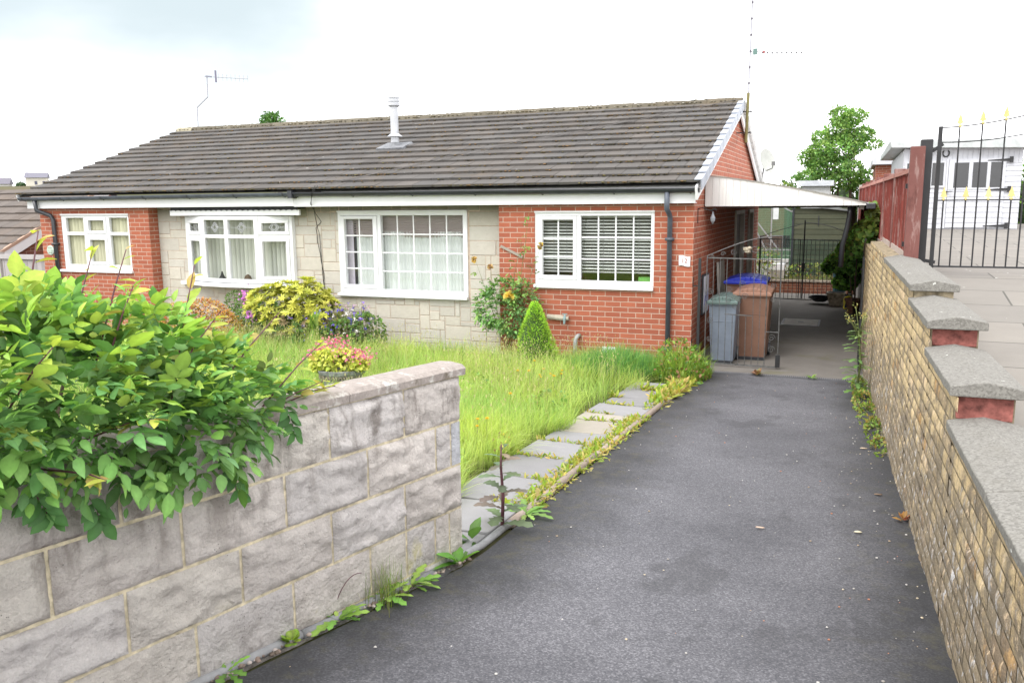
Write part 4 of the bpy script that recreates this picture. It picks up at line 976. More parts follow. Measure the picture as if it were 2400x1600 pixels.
for k in range(8): x = -11.42 + .115 * k; z = 5.13 - (x + 11.82) * .108; b.bar((x, 4.1, z - .075), (x, 4.1, z + .075), .006, .006, (.34, .33, .35))
b.build('yagi', 'colour', ae)
ds = thing('satellite_dish', 'pale grey satellite dish at the rear end of the right gable', 'satellite dish', (.15, 7.6, 2.95))
b = MB(); b.lathe((0, 0, 0), [(.02, 0), (.12, .015), (.22, .05), (.27, .085), (.26, .085), (.12, .025)], 20, (.42, .43, .40))
Mx = Matrix.Translation((.17, 7.6, 3.05)) @ Matrix.Rotation(R_(60), 4, 'Z') @ Matrix.Rotation(R_(75), 4, 'X'); b.v = [tuple(Mx @ Vector(v)) for v in b.v]; b.build('reflector', 'colour', ds, smooth=True)
b = MB(); b.tube([(.13, 7.7, 2.72), (.16, 7.65, 3.03)], .018, 8, (.1, .1, .1)); b.tube([(.20, 7.5, 2.85), (.36, 7.3, 2.9), (.38, 7.28, 2.98)], .012, 6, (.1, .1, .1)); b.box((.35, 7.24, 2.96), (.42, 7.32, 3.04), (.12, .12, .12)); b.build('arm', 'colour', ds)

# ------------------------------------------------------------------ grey rock-faced block wall beside the drive
gw = thing('garden_wall', 'low wall of grey rock faced concrete blocks with sandy mortar beside the driveway', 'garden wall', wall_pt(1.5, -.1, .4))
zb_ = [1.388, 1.160, .932, .704, .476, .27]
joints = [[0, .41, .87, 1.33, 1.79, 2.25, 2.71, 3.17], [0, .075, .19, .655, 1.115, 1.575, 2.035, 2.495, 2.955, 3.17], [0, .42, .88, 1.34, 1.80, 2.26, 2.72, 3.17], [0, .10, .21, .42, .66, 1.10, 1.55, 2.0, 2.46, 2.9, 3.17], [0, .5, 1.0, 1.6, 2.1, 2.6, 3.17]]
b = MB(); rr = random.Random(41)
for r_ in range(5):
    for k in range(len(joints[r_]) - 1):
        s0, s1 = joints[r_][k] + (.006 if k else 0), joints[r_][k + 1] - .006; z1, z0 = zb_[r_] - .006, zb_[r_ + 1] + .006
        if r_ == 4: z1 = zb_[r_] - .005
        smooth_b = (r_ == 4) or (r_ == 1 and k == 0) or (r_ == 3)
        g = rr.uniform(.88, 1.1); tn = rr.choice([(.66, .605, .565), (.63, .59, .57), (.66, .61, .555)])
        if r_ == 1 and k == 0: tn = (.55, .56, .60)
        col = tuple(q * g for q in tn)
        nu, nv = max(3, int((s1 - s0) / .017)), max(3, int((z1 - z0) / .017)); amp = .005 if smooth_b else .021
        base = len(b.v); sd = rr.uniform(0, 50)
        for j in range(nv + 1):
            for i in range(nu + 1):
                u, v = i / nu, j / nv; s = s0 + (s1 - s0) * u; z = z0 + (z1 - z0) * v
                e = min(1, min(u * (s1 - s0), (1 - u) * (s1 - s0), v * (z1 - z0), (1 - v) * (z1 - z0)) / .016)
                if e < 1: s += mnoise.noise(Vector((z * 30, s * 30, sd))) * .0022; z += mnoise.noise(Vector((s * 30, z * 30, sd + 9))) * .0022
                h = mnoise.fractal(Vector((s * 6 + sd + z * 3, z * 13, sd)), .9, 2.1, 6) * amp * 1.1 + mnoise.ridged_multi_fractal(Vector((s * 5 + sd + z * 5.0, z * 16 - s * 4, sd)), .9, 2.1, 4, 1, 2) * amp * .45
                n = .0008 + e * max(.0, h + .004) if not smooth_b else .0006 + e * max(0., .002 + h)
                if r_ == 4: n += .0
                b.v.append(tuple(wall_pt(s, n, z)))
        for j in range(nv):
            for i in range(nu):
                b.f.append((base + j * (nu + 1) + i, base + (j + 1) * (nu + 1) + i, base + (j + 1) * (nu + 1) + i + 1, base + j * (nu + 1) + i + 1)); b.c.append(col); b.m.append(0)
    z1, z0 = zb_[r_], zb_[r_ + 1]
b.build('blockwork', 'block', gw, smooth=True)
b = MB(); P = wall_pt
b.hexa([P(3.17, -.002, .2), P(.0, -.002, .2), P(.0, -.15, .2), P(3.17, -.15, .2), P(3.17, -.002, 1.387), P(.0, -.002, 1.387), P(.0, -.15, 1.387), P(3.17, -.15, 1.387)])
b.build('mortar', 'blockmortar', gw)
b = MB(); b.hexa([P(.0, -.006, .2), P(-.004, -.01, .2), P(-.004, -.155, .2), P(.0, -.155, .2), P(.0, -.006, 1.388), P(-.004, -.01, 1.388), P(-.004, -.155, 1.388), P(.0, -.155, 1.388)], (.29, .27, .255)); b.build('end_face', 'block', gw)
rr = random.Random(8)
for s0, s1 in ((-.03, .76), (.764, 1.56), (1.564, 2.4), (2.404, 3.2)):
    b = MB(); n = max(4, int((s1 - s0) / .03)); prof = [(.020, 1.392), (.022, 1.425), (.004, 1.444), (-.07, 1.450), (-.14, 1.446), (-.165, 1.425), (-.165, 1.392)]; base = len(b.v); L = len(prof)
    for i in range(n + 1):
        s = s0 + (s1 - s0) * i / n
        for j, (a, z) in enumerate(prof):
            q = mnoise.noise(Vector((s * 9, j * 2.3, s0))) * .006; b.v.append(tuple(P(s, a + q, z + q * .7)))
    for i in range(n):
        for j in range(L - 1): b.f.append((base + i * L + j, base + (i + 1) * L + j, base + (i + 1) * L + j + 1, base + i * L + j + 1)); b.c.append((.3, .3, .3)); b.m.append(0)
        b.f.append((base + i * L + L - 1, base + (i + 1) * L + L - 1, base + (i + 1) * L, base + i * L)); b.c.append((.3, .3, .3)); b.m.append(0)
    b.f.append(tuple(base + j for j in range(L))); b.c.append((.3,) * 3); b.m.append(0); b.f.append(tuple(base + n * L + j for j in range(L))[::-1]); b.c.append((.3,) * 3); b.m.append(0)
    b.build('coping_stone', 'coping', gw)

# ------------------------------------------------------------------ buff brick retaining wall on the right
yw = thing('retaining_wall', 'stepped buff brick retaining wall with grey concrete copings on the right of the driveway', 'brick wall', (2.4, -4, 0))
segs = [(-13., -7.68, 1.262), (-7.68, -6.70, 1.418), (-6.70, -5.70, 1.562), (-5.70, -3.03, 1.655), (-3.03, .2, 1.70), (.2, 2.2, 1.62)]
b = MB()
for y0, y1, zt in segs:
    n = max(1, int((y1 - y0) / .5))
    for k in range(n):
        a, c = y0 + (y1 - y0) * k / n, y0 + (y1 - y0) * (k + 1) / n
        b.face([(FX(c) + .007, c, -.3), (FX(a) + .007, a, -.3), (FX(a) + .007, a, zt), (FX(c) + .007, c, zt)])
        b.face([(FX(a), a, zt), (FX(a) + .225, a, zt), (FX(c) + .225, c, zt), (FX(c), c, zt)])
        b.face([(FX(a) + .225, a, -.3), (FX(c) + .225, c, -.3), (FX(c) + .225, c, zt), (FX(a) + .225, a, zt)])
    b.face([(FX(y0), y0, -.3), (FX(y0) + .225, y0, -.3), (FX(y0) + .225, y0, zt), (FX(y0), y0, zt)]); b.face([(FX(y1), y1, -.3), (FX(y1), y1, zt), (FX(y1) + .225, y1, zt), (FX(y1) + .225, y1, -.3)])
BM_ = b
b = MB(); rr = random.Random(91)
for j in range(27):
    if True:
        yb = -12.6 - (.1125 if j % 2 else 0)
        while yb < 2.2:
            a, c = yb + .004, min(yb + .221, 2.199); yb += .225; yc_ = (a + c) / 2
            for y0, y1, zt in segs:
                if y0 <= yc_ < y1: break
            zq = -.225 + j * .075
            if c > y1 and zq + .03 > [q[2] for q in segs if q[0] <= y1 + .01 < q[1] + .1][0] and y1 < 2: c = y1 - .001
            z0, z1 = zq + .004, min(zq + .071, zt - .001)
            if z1 - z0 < .02 or c - a < .025: continue
            q = rr.random(); g = rr.uniform(.85, 1.12)
            col = (.59, .44, .24) if q < .55 else (.50, .365, .195) if q < .75 else (.40, .30, .18) if q < .88 else (.68, .50, .30) if q < .95 else (.46, .28, .12)
            col = tuple(v * g for v in col); pr = rr.uniform(-.002, .003); sp = rr.random() < .10; sd = rr.uniform(0, 90); nu, nv = max(2, int((c - a) / .028)), 4; base = len(b.v)
            for v in range(nv + 1):
                for u in range(nu + 1):
                    fu, fv = u / nu, v / nv; y = a + (c - a) * fu; z = z0 + (z1 - z0) * fv; ed = min(1, min(fu * (c - a), (1 - fu) * (c - a), fv * (z1 - z0), (1 - fv) * (z1 - z0)) / .008)
                    h = mnoise.fractal(Vector((y * 16 + sd, z * 22, sd)), .8, 2.1, 4) * .0045; n = -.003 + ed * (.004 + pr + h) - (max(0, mnoise.noise(Vector((y * 11, z * 17, sd)))) * .012 * ed if sp else 0)
                    b.v.append((FX(y) - n, y, z))
            for v in range(nv):
                for u in range(nu): b.f.append((base + v * (nu + 1) + u, base + (v + 1) * (nu + 1) + u, base + (v + 1) * (nu + 1) + u + 1, base + v * (nu + 1) + u + 1)); b.c.append(col); b.m.append(0)
BW = b.build('brickwork', 'buff', yw, smooth=True)
BM_.build('mortar', 'buffmortar', BW)

for y, z0, z1 in ((-7.70, 1.318, 1.415), (-6.72, 1.472, 1.560)):
    b = MB(); b.box((FX(y) + .006, y - .006, z0), (FX(y) + .215, y + .09, z1)); b.build('brick_end', 'brick_end', BW, bevel=.004)
def coping(y0, y1, z):
    b = MB(); rr = random.Random(int(y0 * 100)); n = max(2, int((y1 - y0) / .06)); prof = [(-.028, 0), (-.030, .042), (.11, .068), (.255, .042), (.255, 0)]; L = len(prof); base = 0
    for i in range(n + 1):
        y = y0 + (y1 - y0) * i / n
        for j, (a, h) in enumerate(prof):
            q = mnoise.noise(Vector((y * 6, j * 3.1, z))) * .0035; b.v.append((FX(y) + a + q, y + (q if i in (0, n) else 0), z + h + q * .7))
    for i in range(n):
        for j in range(L): b.f.append((i * L + j, i * L + (j + 1) % L, (i + 1) * L + (j + 1) % L, (i + 1) * L + j)); b.c.append((.3,) * 3); b.m.append(0)
    b.f.append(tuple(range(L))[::-1]); b.c.append((.3,) * 3); b.m.append(0); b.f.append(tuple(n * L + j for j in range(L))); b.c.append((.3,) * 3); b.m.append(0)
    b.build('coping_stone', 'aggregate', yw, bevel=.005)
for y0, y1, z in ((-12.2, -10.9, 1.266), (-10.89, -9.8, 1.266), (-9.79, -8.66, 1.266), (-8.652, -7.70, 1.266), (-7.74, -6.74, 1.42), (-6.78, -5.66, 1.566), (-5.74, -4.4, 1.658), (-4.392, -3.04, 1.658)): coping(y0, y1, z)

# ------------------------------------------------------------------ red fence on top of the wall
def fx(y): return FX(y) + .155
fence = thing('timber_fence', 'weathered red stained vertical board fence on top of the buff wall', 'fence', (2.45, 2, 1.7))
posts = [-3.12, -1.28, .58, 2.44, 4.3, 6.16, 8.02, 9.9]
def fbase(y): return 1.70 if y < .2 else 1.64
def ftop(y): return 2.50
for k, y in enumerate(posts):
    b = MB(); zt = 2.695 if k == 0 else 2.56; g = .8 + .05 * (k % 3); w_ = .06
    if k == len(posts) - 1: col = (.35, .33, .30)
    else: col = (.19 * g, .075 * g, .065 * g)
    b.box((fx(y) - w_ + .035, y - w_, fbase(y) - (.02 if k else .05)), (fx(y) + w_ + .035, y + w_, zt), col); b.build('post', 'redwood', fence, bevel=.006)
for k in range(len(posts) - 1):
    ya, yb = posts[k] + .062, posts[k + 1] - .062; b = MB(); rr = random.Random(60 + k); y = ya; base = fbase((ya + yb) / 2)
    while y < yb - .02:
        w_ = min(.105, yb - y); g = rr.uniform(.7, 1.15); c = rr.choice([(.22, .05, .04), (.20, .048, .04), (.17, .045, .036)]); c = tuple(q * g for q in c); j = rr.uniform(-.008, .008); t = rr.uniform(-.006, .006)
        b.hexa([(fx(y) - .012 + t, y, base + .05), (fx(y) + .006 + t, y, base + .05), (fx(y + w_) + .012, y + w_, base + .05), (fx(y + w_) - .001, y + w_, base + .05),
                (fx(y) - .012 + t, y, 2.46 + j), (fx(y) + .006 + t, y, 2.46 + j), (fx(y + w_) + .012, y + w_, 2.46 + j), (fx(y + w_) - .001, y + w_, 2.46 + j)], c)
        y += w_
    pn = b.build('panel', 'redwood', fence)
    b = MB(); b.bar((fx(ya) - .0, ya, 2.485), (fx(yb) - .0, yb, 2.485), .05, .04, (.34, .14, .11)); b.bar((fx(ya) + .035, ya, 1.95), (fx(yb) + .035, yb, 1.95), .04, .06, (.2, .05, .04)); b.build('rail', 'redwood', pn)
b = MB(); b.bar((fx(-3.05), -3.05, 1.725), (fx(.2), .2, 1.725), .04, .06, (.40, .33, .29)); b.bar((fx(.2), .2, 1.665), (fx(9.8), 9.8, 1.665), .04, .06, (.36, .30, .27)); b.build('gravel_board', 'redwood', fence)

# ------------------------------------------------------------------ neighbour's iron gate
GY = -2.95
gp = thing('gate_post', 'thick black square steel gate post standing beside the red fence', 'gate post', (2.60, GY, 1.6))
b = MB(); b.box((2.545, GY - .05, 1.5), (2.645, GY + .05, 2.765)); b.build('post', 'blackmetal', gp, bevel=.005)
b = MB(); b.bar((2.44, GY - .02, 1.82), (2.545, GY - .02, 1.82), .02, .045); b.bar((2.44, GY - .02, 2.35), (2.545, GY - .02, 2.35), .02, .045); b.build('strap', 'blackmetal', gp)
ig = thing('iron_gate', 'open work black iron gate with gold arrow finials in front of the white outbuilding', 'gate', (3.2, GY, 1.6))
gx0, gx1 = 2.70, 4.35
def rtop(x): t = (x - gx0); return 2.862 + .02 * t + .155 * t * t
def rmid(x): t = (x - gx0); return 2.735 - .04 * t + .17 * t * t
b = MB(); b.bar((gx0, GY, 1.60), (gx0, GY, 2.875), .034, .034); b.bar((gx1, GY, 1.60), (gx1, GY, rtop(gx1)), .034, .034); b.bar((gx0, GY, 1.618), (gx1, GY, 1.618), .022, .016); b.bar((gx0, GY, 2.218), (gx1, GY, 2.218), .02, .012)
n = 16
for k in range(n):
    xa, xb = gx0 + (gx1 - gx0) * k / n, gx0 + (gx1 - gx0) * (k + 1) / n
    b.bar((xa, GY, rtop(xa)), (xb, GY, rtop(xb)), .016, .010); b.bar((xa, GY, rmid(xa)), (xb, GY, rmid(xb)), .016, .010)
b.build('gate_frame', 'blackmetal', ig)
def finial(x, z, par):
    b = MB(); y = GY
    b.lathe((x, y, z), [(.010, -.012), (.016, 0), (.008, .012)], 8)
    for s, (pts) in enumerate(([(0, .010), (.019, .024), (.029, .019), (.020, .042), (.015, .050), (.020, .054), (.009, .080), (0, .114)],)):
        poly = [(x + px, y - .006, z + pz_) for px, pz_ in pts] + [(x - px, y - .006, z + pz_) for px, pz_ in pts[-2:0:-1]]
        b.prism(poly, (0, .012, 0))
    b.build('finial', 'gold', par)
x = gx0 + .063; k = 0
while x < gx1 - .03:
    b = MB(); tall = k % 2 == 1; zt = rtop(x) if tall else 2.222
    b.tube([(x, GY, 1.618), (x, GY, zt)], .0075, 6); br = b.build('bar', 'blackmetal', ig); finial(x, zt + .006, br); x += .0895; k += 1
for za_, zc_ in ((2.66, 2.72), (1.67, 1.655)): b = MB(); b.bar((2.645, GY, za_), (2.73, GY, zc_), .02, .03); b.build('hinge', 'blackmetal', ig)

# ------------------------------------------------------------------ white outbuilding behind the gate
BY = 10.0; bx0, bx1, bz0, bz1 = 3.02, 5.40, 1.54, 3.36
wb = thing('white_outbuilding', 'white weatherboarded outbuilding with dark windows and black strap hinges behind the iron gate', 'outbuilding', (4.2, 12, 1.54))
def clad(b, x0, x1, z0, z1, y, hs=.115):
    z = z0; rr = random.Random(5)
    while z < z1 - .01:
        h = min(hs, z1 - z); b.hexa([(x0, y - .016, z), (x1, y - .016, z), (x1, y, z), (x0, y, z), (x0, y - .004, z + h), (x1, y - .004, z + h), (x1, y, z + h), (x0, y, z + h)]); z += h
b = MB(); b.box((bx0, BY, bz0), (bx1, 17.0, bz1 - .02)); clad(b, bx0, bx1, bz0 + .02, 2.98, BY)
x = bx0
while x < bx1 - .01: b.box((x + .004, BY - .012, 2.985), (min(x + .1, bx1) - .004, BY - .001, bz1)); x += .1
b.build('wall', 'white_paint', wb)
b = MB(); b.hexa([(2.74, BY - .22, 3.385), (5.55, BY - .22, 3.30), (5.55, 17.2, 3.32), (2.70, 17.2, 3.40), (2.70, BY - .22, 3.55), (5.55, BY - .22, 3.50), (5.55, 17.2, 3.50), (2.70, 17.2, 3.55)]); b.build('roof', plain('pale_roof_fascia', (.50, .53, .53), .5, .3), wb, bevel=.01)
for (x0, x1, z0, z1) in ((3.10, 3.32, 2.52, 3.03), (3.34, 3.56, 2.52, 3.03), (3.62, 3.86, 2.52, 3.03)):
    b = MB(); frame_rect(b, (x0 - .045, x1 + .045, z0 - .045, z1 + .045), BY - .04, BY - .017, (.045,) * 4); wf = b.build('window', 'white_paint', wb)
    b = MB(); b.box((x0, BY - .022, z0), (x1, BY - .018, z1)); b.build('pane', 'darkglass', wf)
dx0, dx1 = 3.96, 5.08
b = MB(); clad(b, dx0, dx1, bz0 + .04, 2.42, BY - .03); b.box((dx0, BY - .05, 2.42), (dx1, BY - .017, 3.10)); b.box((dx0 - .05, BY - .052, bz0 + .02), (dx0 - .012, BY - .018, 3.12)); dr_ = b.build('door', 'white_paint', wb)
for (x0, x1) in ((4.07, 4.36), (4.44, 4.72), (4.79, 5.0)):
    b = MB(); b.box((x0, BY - .056, 2.47), (x1, BY - .0505, 3.02)); b.build('pane', 'darkglass', dr_)
b = MB()
for z in (3.06, 2.42, 1.62): b.hexa([(4.72, BY - .062, z - .012), (5.20, BY - .062, z - .03), (5.20, BY - .05, z - .03), (4.72, BY - .05, z - .012), (4.72, BY - .062, z + .004), (5.20, BY - .062, z + .035), (5.20, BY - .05, z + .035), (4.72, BY - .05, z + .004)]); b.box((5.14, BY - .066, z - .06), (5.21, BY - .05, z + .07))
b.build('strap_hinge', 'blackmetal', dr_)
b = MB(); pts = [(3.88 + .065 * cos(t), BY - .03, 3.235 - .075 * sin(t)) for t in np.linspace(-.9, pi + .9, 12)]; b.tube(pts, .016, 6); b.build('horseshoe', 'blackmetal', wb)
b = MB(); b.box((3.93, BY - .10, 2.36), (3.955, BY - .05, 2.40)); b.bar((3.93, BY - .10, 2.38), (4.06, BY - .10, 2.385), .015, .015); b.build('handle', 'blackmetal', dr_)
bo = thing('brick_outbuilding', 'small red brick outbuilding with flat white roof behind the red fence', 'outbuilding', (2.6, 20, 1.5))
b = MB(); b.box((2.62, 18.4, 1.4), (3.4, 23, 3.32)); b.build('wall', 'brick', bo); b = MB(); b.box((2.50, 18.1, 3.325), (3.6, 23.3, 3.55)); b.build('roof', 'white_paint', bo)
b = MB(); b.box((2.74, 18.32, 1.4), (2.92, 18.398, 3.0)); b.build('pier', 'brick', bo)

# ------------------------------------------------------------------ canopy (lean-to car port)
cp = thing('carport_canopy', 'white boarded lean to canopy over the side driveway, fixed to the gable', 'canopy', (1.1, 4, 2.15))
cy0, cy1 = .8, 8.2
def ctop(x): t = max(0., (x - .015) / 2.15); return 2.592 - .40 * (t ** 1.35 * .82 + .18 * t)
b = MB(); x = .015; rr = random.Random(2)
while x < 2.16:
    x1 = min(x + .098, 2.163); j = rr.uniform(-.0015, .0015)
    b.hexa([(x + .0015, cy0 + j, 2.155), (x1 - .0015, cy0 + j, 2.155), (x1 - .0015, cy0 + .02, 2.155), (x + .0015, cy0 + .02, 2.155), (x + .0015, cy0 + j, ctop(x)), (x1 - .0015, cy0 + j, ctop(x1)), (x1 - .0015, cy0 + .02, ctop(x1)), (x + .0015, cy0 + .02, ctop(x))]); x = x1
b.build('front_boarding', 'canopy', cp)
b = MB(); n = 14
for k in range(n):
    xa, xb = .01 + 2.16 * k / n, .01 + 2.16 * (k + 1) / n
    b.hexa([(xa, cy0 + .021, ctop(xa) - .03), (xb, cy0 + .021, ctop(xb) - .03), (xb, cy1, ctop(xb) - .03), (xa, cy1, ctop(xa) - .03), (xa, cy0 - .03, ctop(xa) + .006), (xb, cy0 - .03, ctop(xb) + .006), (xb, cy1, ctop(xb) + .006), (xa, cy1, ctop(xa) + .006)])
b.build('roof_sheet', 'canopy', cp)
b = MB(); b.box((.02, cy1, 2.06), (2.0, cy1 + .05, 2.155)); b.box((2.08, cy0 + .03, 2.10), (2.14, cy1, 2.19)); b.build('beam', plain('canopy_timber', (.10, .085, .07), .8, .2), cp)
b = MB(); b.box((2.166, cy0 - .02, 2.105), (2.285, cy1, 2.182)); b.build('gutter', 'black', cp, bevel=.01)
b = MB(); b.tube([(1.965, 1.0, 2.15), (1.965, 1.0, 2.05), (1.94, 1.02, 1.85), (1.89, 1.06, 1.6), (1.88, 1.1, 1.3)], [.034] * 5, 8); b.build('downpipe', 'black', cp, smooth=True)
b = MB(); b.box((1.98, 7.6, -.03), (2.06, 7.68, 2.1)); b.build('post', plain('canopy_post', (.12, .10, .08), .8, .2), cp)
bl = thing('wall_lantern', 'small black hanging ornament on a scrolled bracket at the corner under the canopy', 'bracket', (.05, .3, 2.05))
b = MB(); b.tube([(.005, .28, 1.93), (.005, .28, 2.14)], .006, 5); pts = [(.005 + .22 * t, .28, 2.12 + .02 * sin(t * 6)) for t in np.linspace(0, 1, 8)]; b.tube(pts, .006, 5)
b.tube([(.225 + .03 * cos(t), .28, 2.10 + .03 * sin(t)) for t in np.linspace(0, 5, 10)], .005, 5); b.build('bracket', 'blackmetal', bl)
b = MB(); b.lathe((.21, .28, 1.92), [(.004, .0), (.03, .04), (.035, .08), (.012, .13), (.004, .17)], 10, (.25, .27, .30)); b.build('pendant', 'colour', bl)

# ------------------------------------------------------------------ metal gates at the side
def spiral(c, r, turns, flip=1, n=18, ax='x'):
    o = []
    for k in range(n + 1):
        t = k / n; a = turns * 2 * pi * t * flip; q = r * (1 - .85 * t); o.append((c[0] + q * cos(a), c[1], c[2] + q * sin(a)))
    return o
sg = thing('ornamental_gate', 'tall grey wrought iron scroll gate standing closed in front of the bins', 'gate', (.62, .06, -.03))
yy = .06; L0, L1 = .185, 1.16
b = MB(); b.tube([(L0, yy, -.0), (L0, yy, 1.49)], .008, 6); b.tube([(L1, yy, .0), (L1, yy, 1.45)], .008, 6); b.bar((L0, yy, .01), (L1, yy, .0), .016, .018); b.bar((L0, yy, 1.468), (L1, yy, 1.452), .014, .016); b.bar((.44, yy, .70), (.80, yy, .69), .012, .012)
b.tube([(L0 + (L1 - L0) * t, yy, 1.49 + .28 * sin(t * pi / 2)) for t in np.linspace(0, 1, 10)], .0065, 6); b.tube([(L1, yy, 1.45), (L1, yy, 1.78)], .0065, 6)
b.tube([(.985, yy, .0), (.985, yy, 1.455)], .0075, 6); b.bar((.985, yy, .48), (L1, yy, .48), .012, .012)
b.build('gate_frame', 'gatemetal', sg)
for k in range(9):
    x = L0 + .09 * (k + 1); b = MB()
    if .44 < x < .80 and k % 2: z0, z1 = .01, .70
    else: z0, z1 = .01, 1.46
    if x < .97: b.tube([(x, yy, z0), (x, yy, z1)], .0048, 5); b.build('bar', 'gatemetal', sg)
for k in range(7):     # scrolls under the arch
    t = (k + .5) / 7; x = L0 + (L1 - L0) * t; b = MB(); r = .028 + .07 * t
    b.tube(spiral((x, yy, 1.475 + .5 * (.28 * sin(t * pi / 2))), r * .8, 1.4, 1 if k % 2 else -1), .0038, 5); b.build('scroll', 'gatemetal', sg)
for (x, z, r) in ((.49, 1.05, .045), (.49, .90, .055), (.57, .82, .045), (.70, .95, .05), (.66, 1.12, .045), (1.07, 1.1, .04), (1.07, .92, .035), (1.07, .40, .05), (1.07, .24, .05), (.24, 1.0, .045), (.24, .6, .045), (.24, .35, .04)):
    b = MB(); b.tube(spiral((x, yy, z), r, 1.6, rnd.choice((1, -1))), .0038, 5); b.build('scroll', 'gatemetal', sg)
b = MB(); b.lump((.70, yy, 1.58), .05, (.35, .30, .22), .9, 3); b.lump((.74, yy, 1.60), .04, (.35, .30, .22), .9, 4); b.lump((.72, yy, 1.55), .035, (.30, .26, .2), .9, 5); b.build('rosette', 'colour', sg)
b = MB(); b.box((1.13, yy - .02, -.0), (1.19, yy + .03, .17)); b.build('drop_bolt', 'blackmetal', sg)
gp = thing('gate_post', 'slim black iron gate post on brackets at the house corner', 'gate post', (.09, .03, -.03))
b = MB(); b.box((.075, .01, -.03), (.11, .045, 1.46)); b.build('post', 'blackmetal', gp); b = MB()
for z in (.22, 1.08): b = MB(); b.bar((.0, .03, z), (.075, .03, z), .014, .014); b.bar((.004, .03, z), (.004, .03, z + .12), .012, .012); b.build('bracket', 'blackmetal', gp)
og = thing('ornamental_gate', 'dark iron gate folded back flat against the buff wall', 'gate', (2.15, .8, -.03))
b = MB(); px = 2.175
b.tube([(px, .10, .0), (px, .10, 1.46)], .012, 6); b.tube([(px, 1.08, .0), (px, 1.08, 1.46)], .012, 6); b.bar((px, .1, .02), (px, 1.08, .02), .016, .02); b.bar((px, .1, 1.45), (px, 1.08, 1.45), .016, .02)
b.tube([(px - .0, .10 + .98 * t, 1.45 + .28 * sin((1 - t) * pi / 2)) for t in np.linspace(0, 1, 10)], .01, 6); b.build('gate_frame', 'blackmetal', og)
for k in range(9): b = MB(); b.tube([(px, .20 + .09 * k, .02), (px, .20 + .09 * k, 1.45)], .007, 5); b.build('bar', 'blackmetal', og)
rg = thing('rear_gate', 'plain black double bar gate across the back of the yard', 'gate', (1.0, 8.64, -.03))
yy = 8.64
b = MB(); b.bar((.05, yy, .0), (.05, yy, 1.42), .04, .04); b.bar((.07, yy, 1.36), (1.9, yy, 1.32), .016, .02); b.bar((.07, yy, -.01), (1.9, yy, -.03), .016, .02); b.bar((.07, yy, .82), (.70, yy, .81), .012, .012); b.bar((1.01, yy, .0), (1.01, yy, 1.78), .03, .03); b.bar((.93, yy, .0), (.93, yy, 1.35), .02, .02); b.bar((1.9, yy, .0), (1.9, yy, 1.4), .03, .03)
b.tube([(.07 + .9 * t, yy, 1.40 + .30 * t ** .8) for t in np.linspace(0, 1, 8)], .008, 5); b.tube([(1.02 + .88 * t, yy, 1.72 - .22 * t ** 2) for t in np.linspace(0, 1, 8)], .008, 5); b.bar((1.4, yy, .75), (1.9, yy, .74), .012, .012); b.box((.98, yy - .03, .62), (1.05, yy + .03, .82))
b.build('gate_frame', 'blackmetal', rg)
for k in range(19):
    x = .15 + .092 * k
    if abs(x - 1.01) < .03 or abs(x - .93) < .03: continue
    b = MB(); b.tube([(x, yy, .0), (x, yy, 1.34)], .007, 5); b.build('bar', 'blackmetal', rg)

# ------------------------------------------------------------------ bins and yard things
def wheelie(name, label, x, y, w, d, h, body, lid, rz=0.):
    t = thing(name, label, 'wheelie bin', (x, y, -.03)); z0 = -.03
    b = MB(); a = .80
    lo = [(-w / 2 * a, -d / 2 * a + .02), (w / 2 * a, -d / 2 * a + .02), (w / 2 * a, d / 2 * a), (-w / 2 * a, d / 2 * a)]; hi = [(-w / 2, -d / 2), (w / 2, -d / 2), (w / 2, d / 2), (-w / 2, d / 2)]
    zt = h - .09; b.hexa([(x + p, y + q, z0 + .03) for p, q in lo] + [(x + p, y + q, z0 + zt) for p, q in hi])
    b.hexa([(x + p * 1.04, y + q * 1.04, z0 + zt - .05) for p, q in hi] + [(x + p * 1.05, y + q * 1.05, z0 + zt - .002) for p, q in hi])
    b.hexa([(x - w * .455, y - d * .4575, z0 + zt * .68), (x + w * .455, y - d * .4575, z0 + zt * .68), (x + w * .455, y - d * .42, z0 + zt * .68), (x - w * .455, y - d * .42, z0 + zt * .68), (x - w * .465, y - d * .4705, z0 + zt * .70), (x + w * .465, y - d * .4705, z0 + zt * .70), (x + w * .465, y - d * .42, z0 + zt * .70), (x - w * .465, y - d * .42, z0 + zt * .70)])
    b.build('bin_body', body, t, bevel=.012)
    b = MB(); n = 8; W2_, D2 = w * .54, d * .54
    for k in range(n):
        t0, t1 = -1 + 2 * k / n, -1 + 2 * (k + 1) / n; za, zc = z0 + zt + .02 + .065 * (1 - t0 * t0), z0 + zt + .02 + .065 * (1 - t1 * t1)
        b.hexa([(x + W2_ * t0, y - D2, z0 + zt), (x + W2_ * t1, y - D2, z0 + zt), (x + W2_ * t1, y + D2, z0 + zt), (x + W2_ * t0, y + D2, z0 + zt), (x + W2_ * t0, y - D2, za), (x + W2_ * t1, y - D2, zc), (x + W2_ * t1, y + D2, zc + .015), (x + W2_ * t0, y + D2, za + .015)])
    b.box((x - W2_ * 1.02, y - D2 - .02, z0 + zt - .022), (x + W2_ * 1.02, y - D2 + .02, z0 + zt + .024)); b.build('lid', lid, t, bevel=.008)
    b = MB(); b.tube([(x - w * .4, y + d * .58, z0 + zt - .02), (x + w * .4, y + d * .58, z0 + zt - .02)], .014, 8); b.build('handle', body, t)
    for s in (-1, 1):
        b = MB(); b.tube([(x + s * w * .43 - .02, y + d * .42, z0 + .1), (x + s * w * .43 + .02, y + d * .42, z0 + .1)], .10, 14); b.build('wheel', 'black', t)
    b = MB(); b.box((x - w * .40, y - d * .42, z0), (x + w * .40, y - d * .3, z0 + .045)); b.build('foot', 'black', t)
    return t
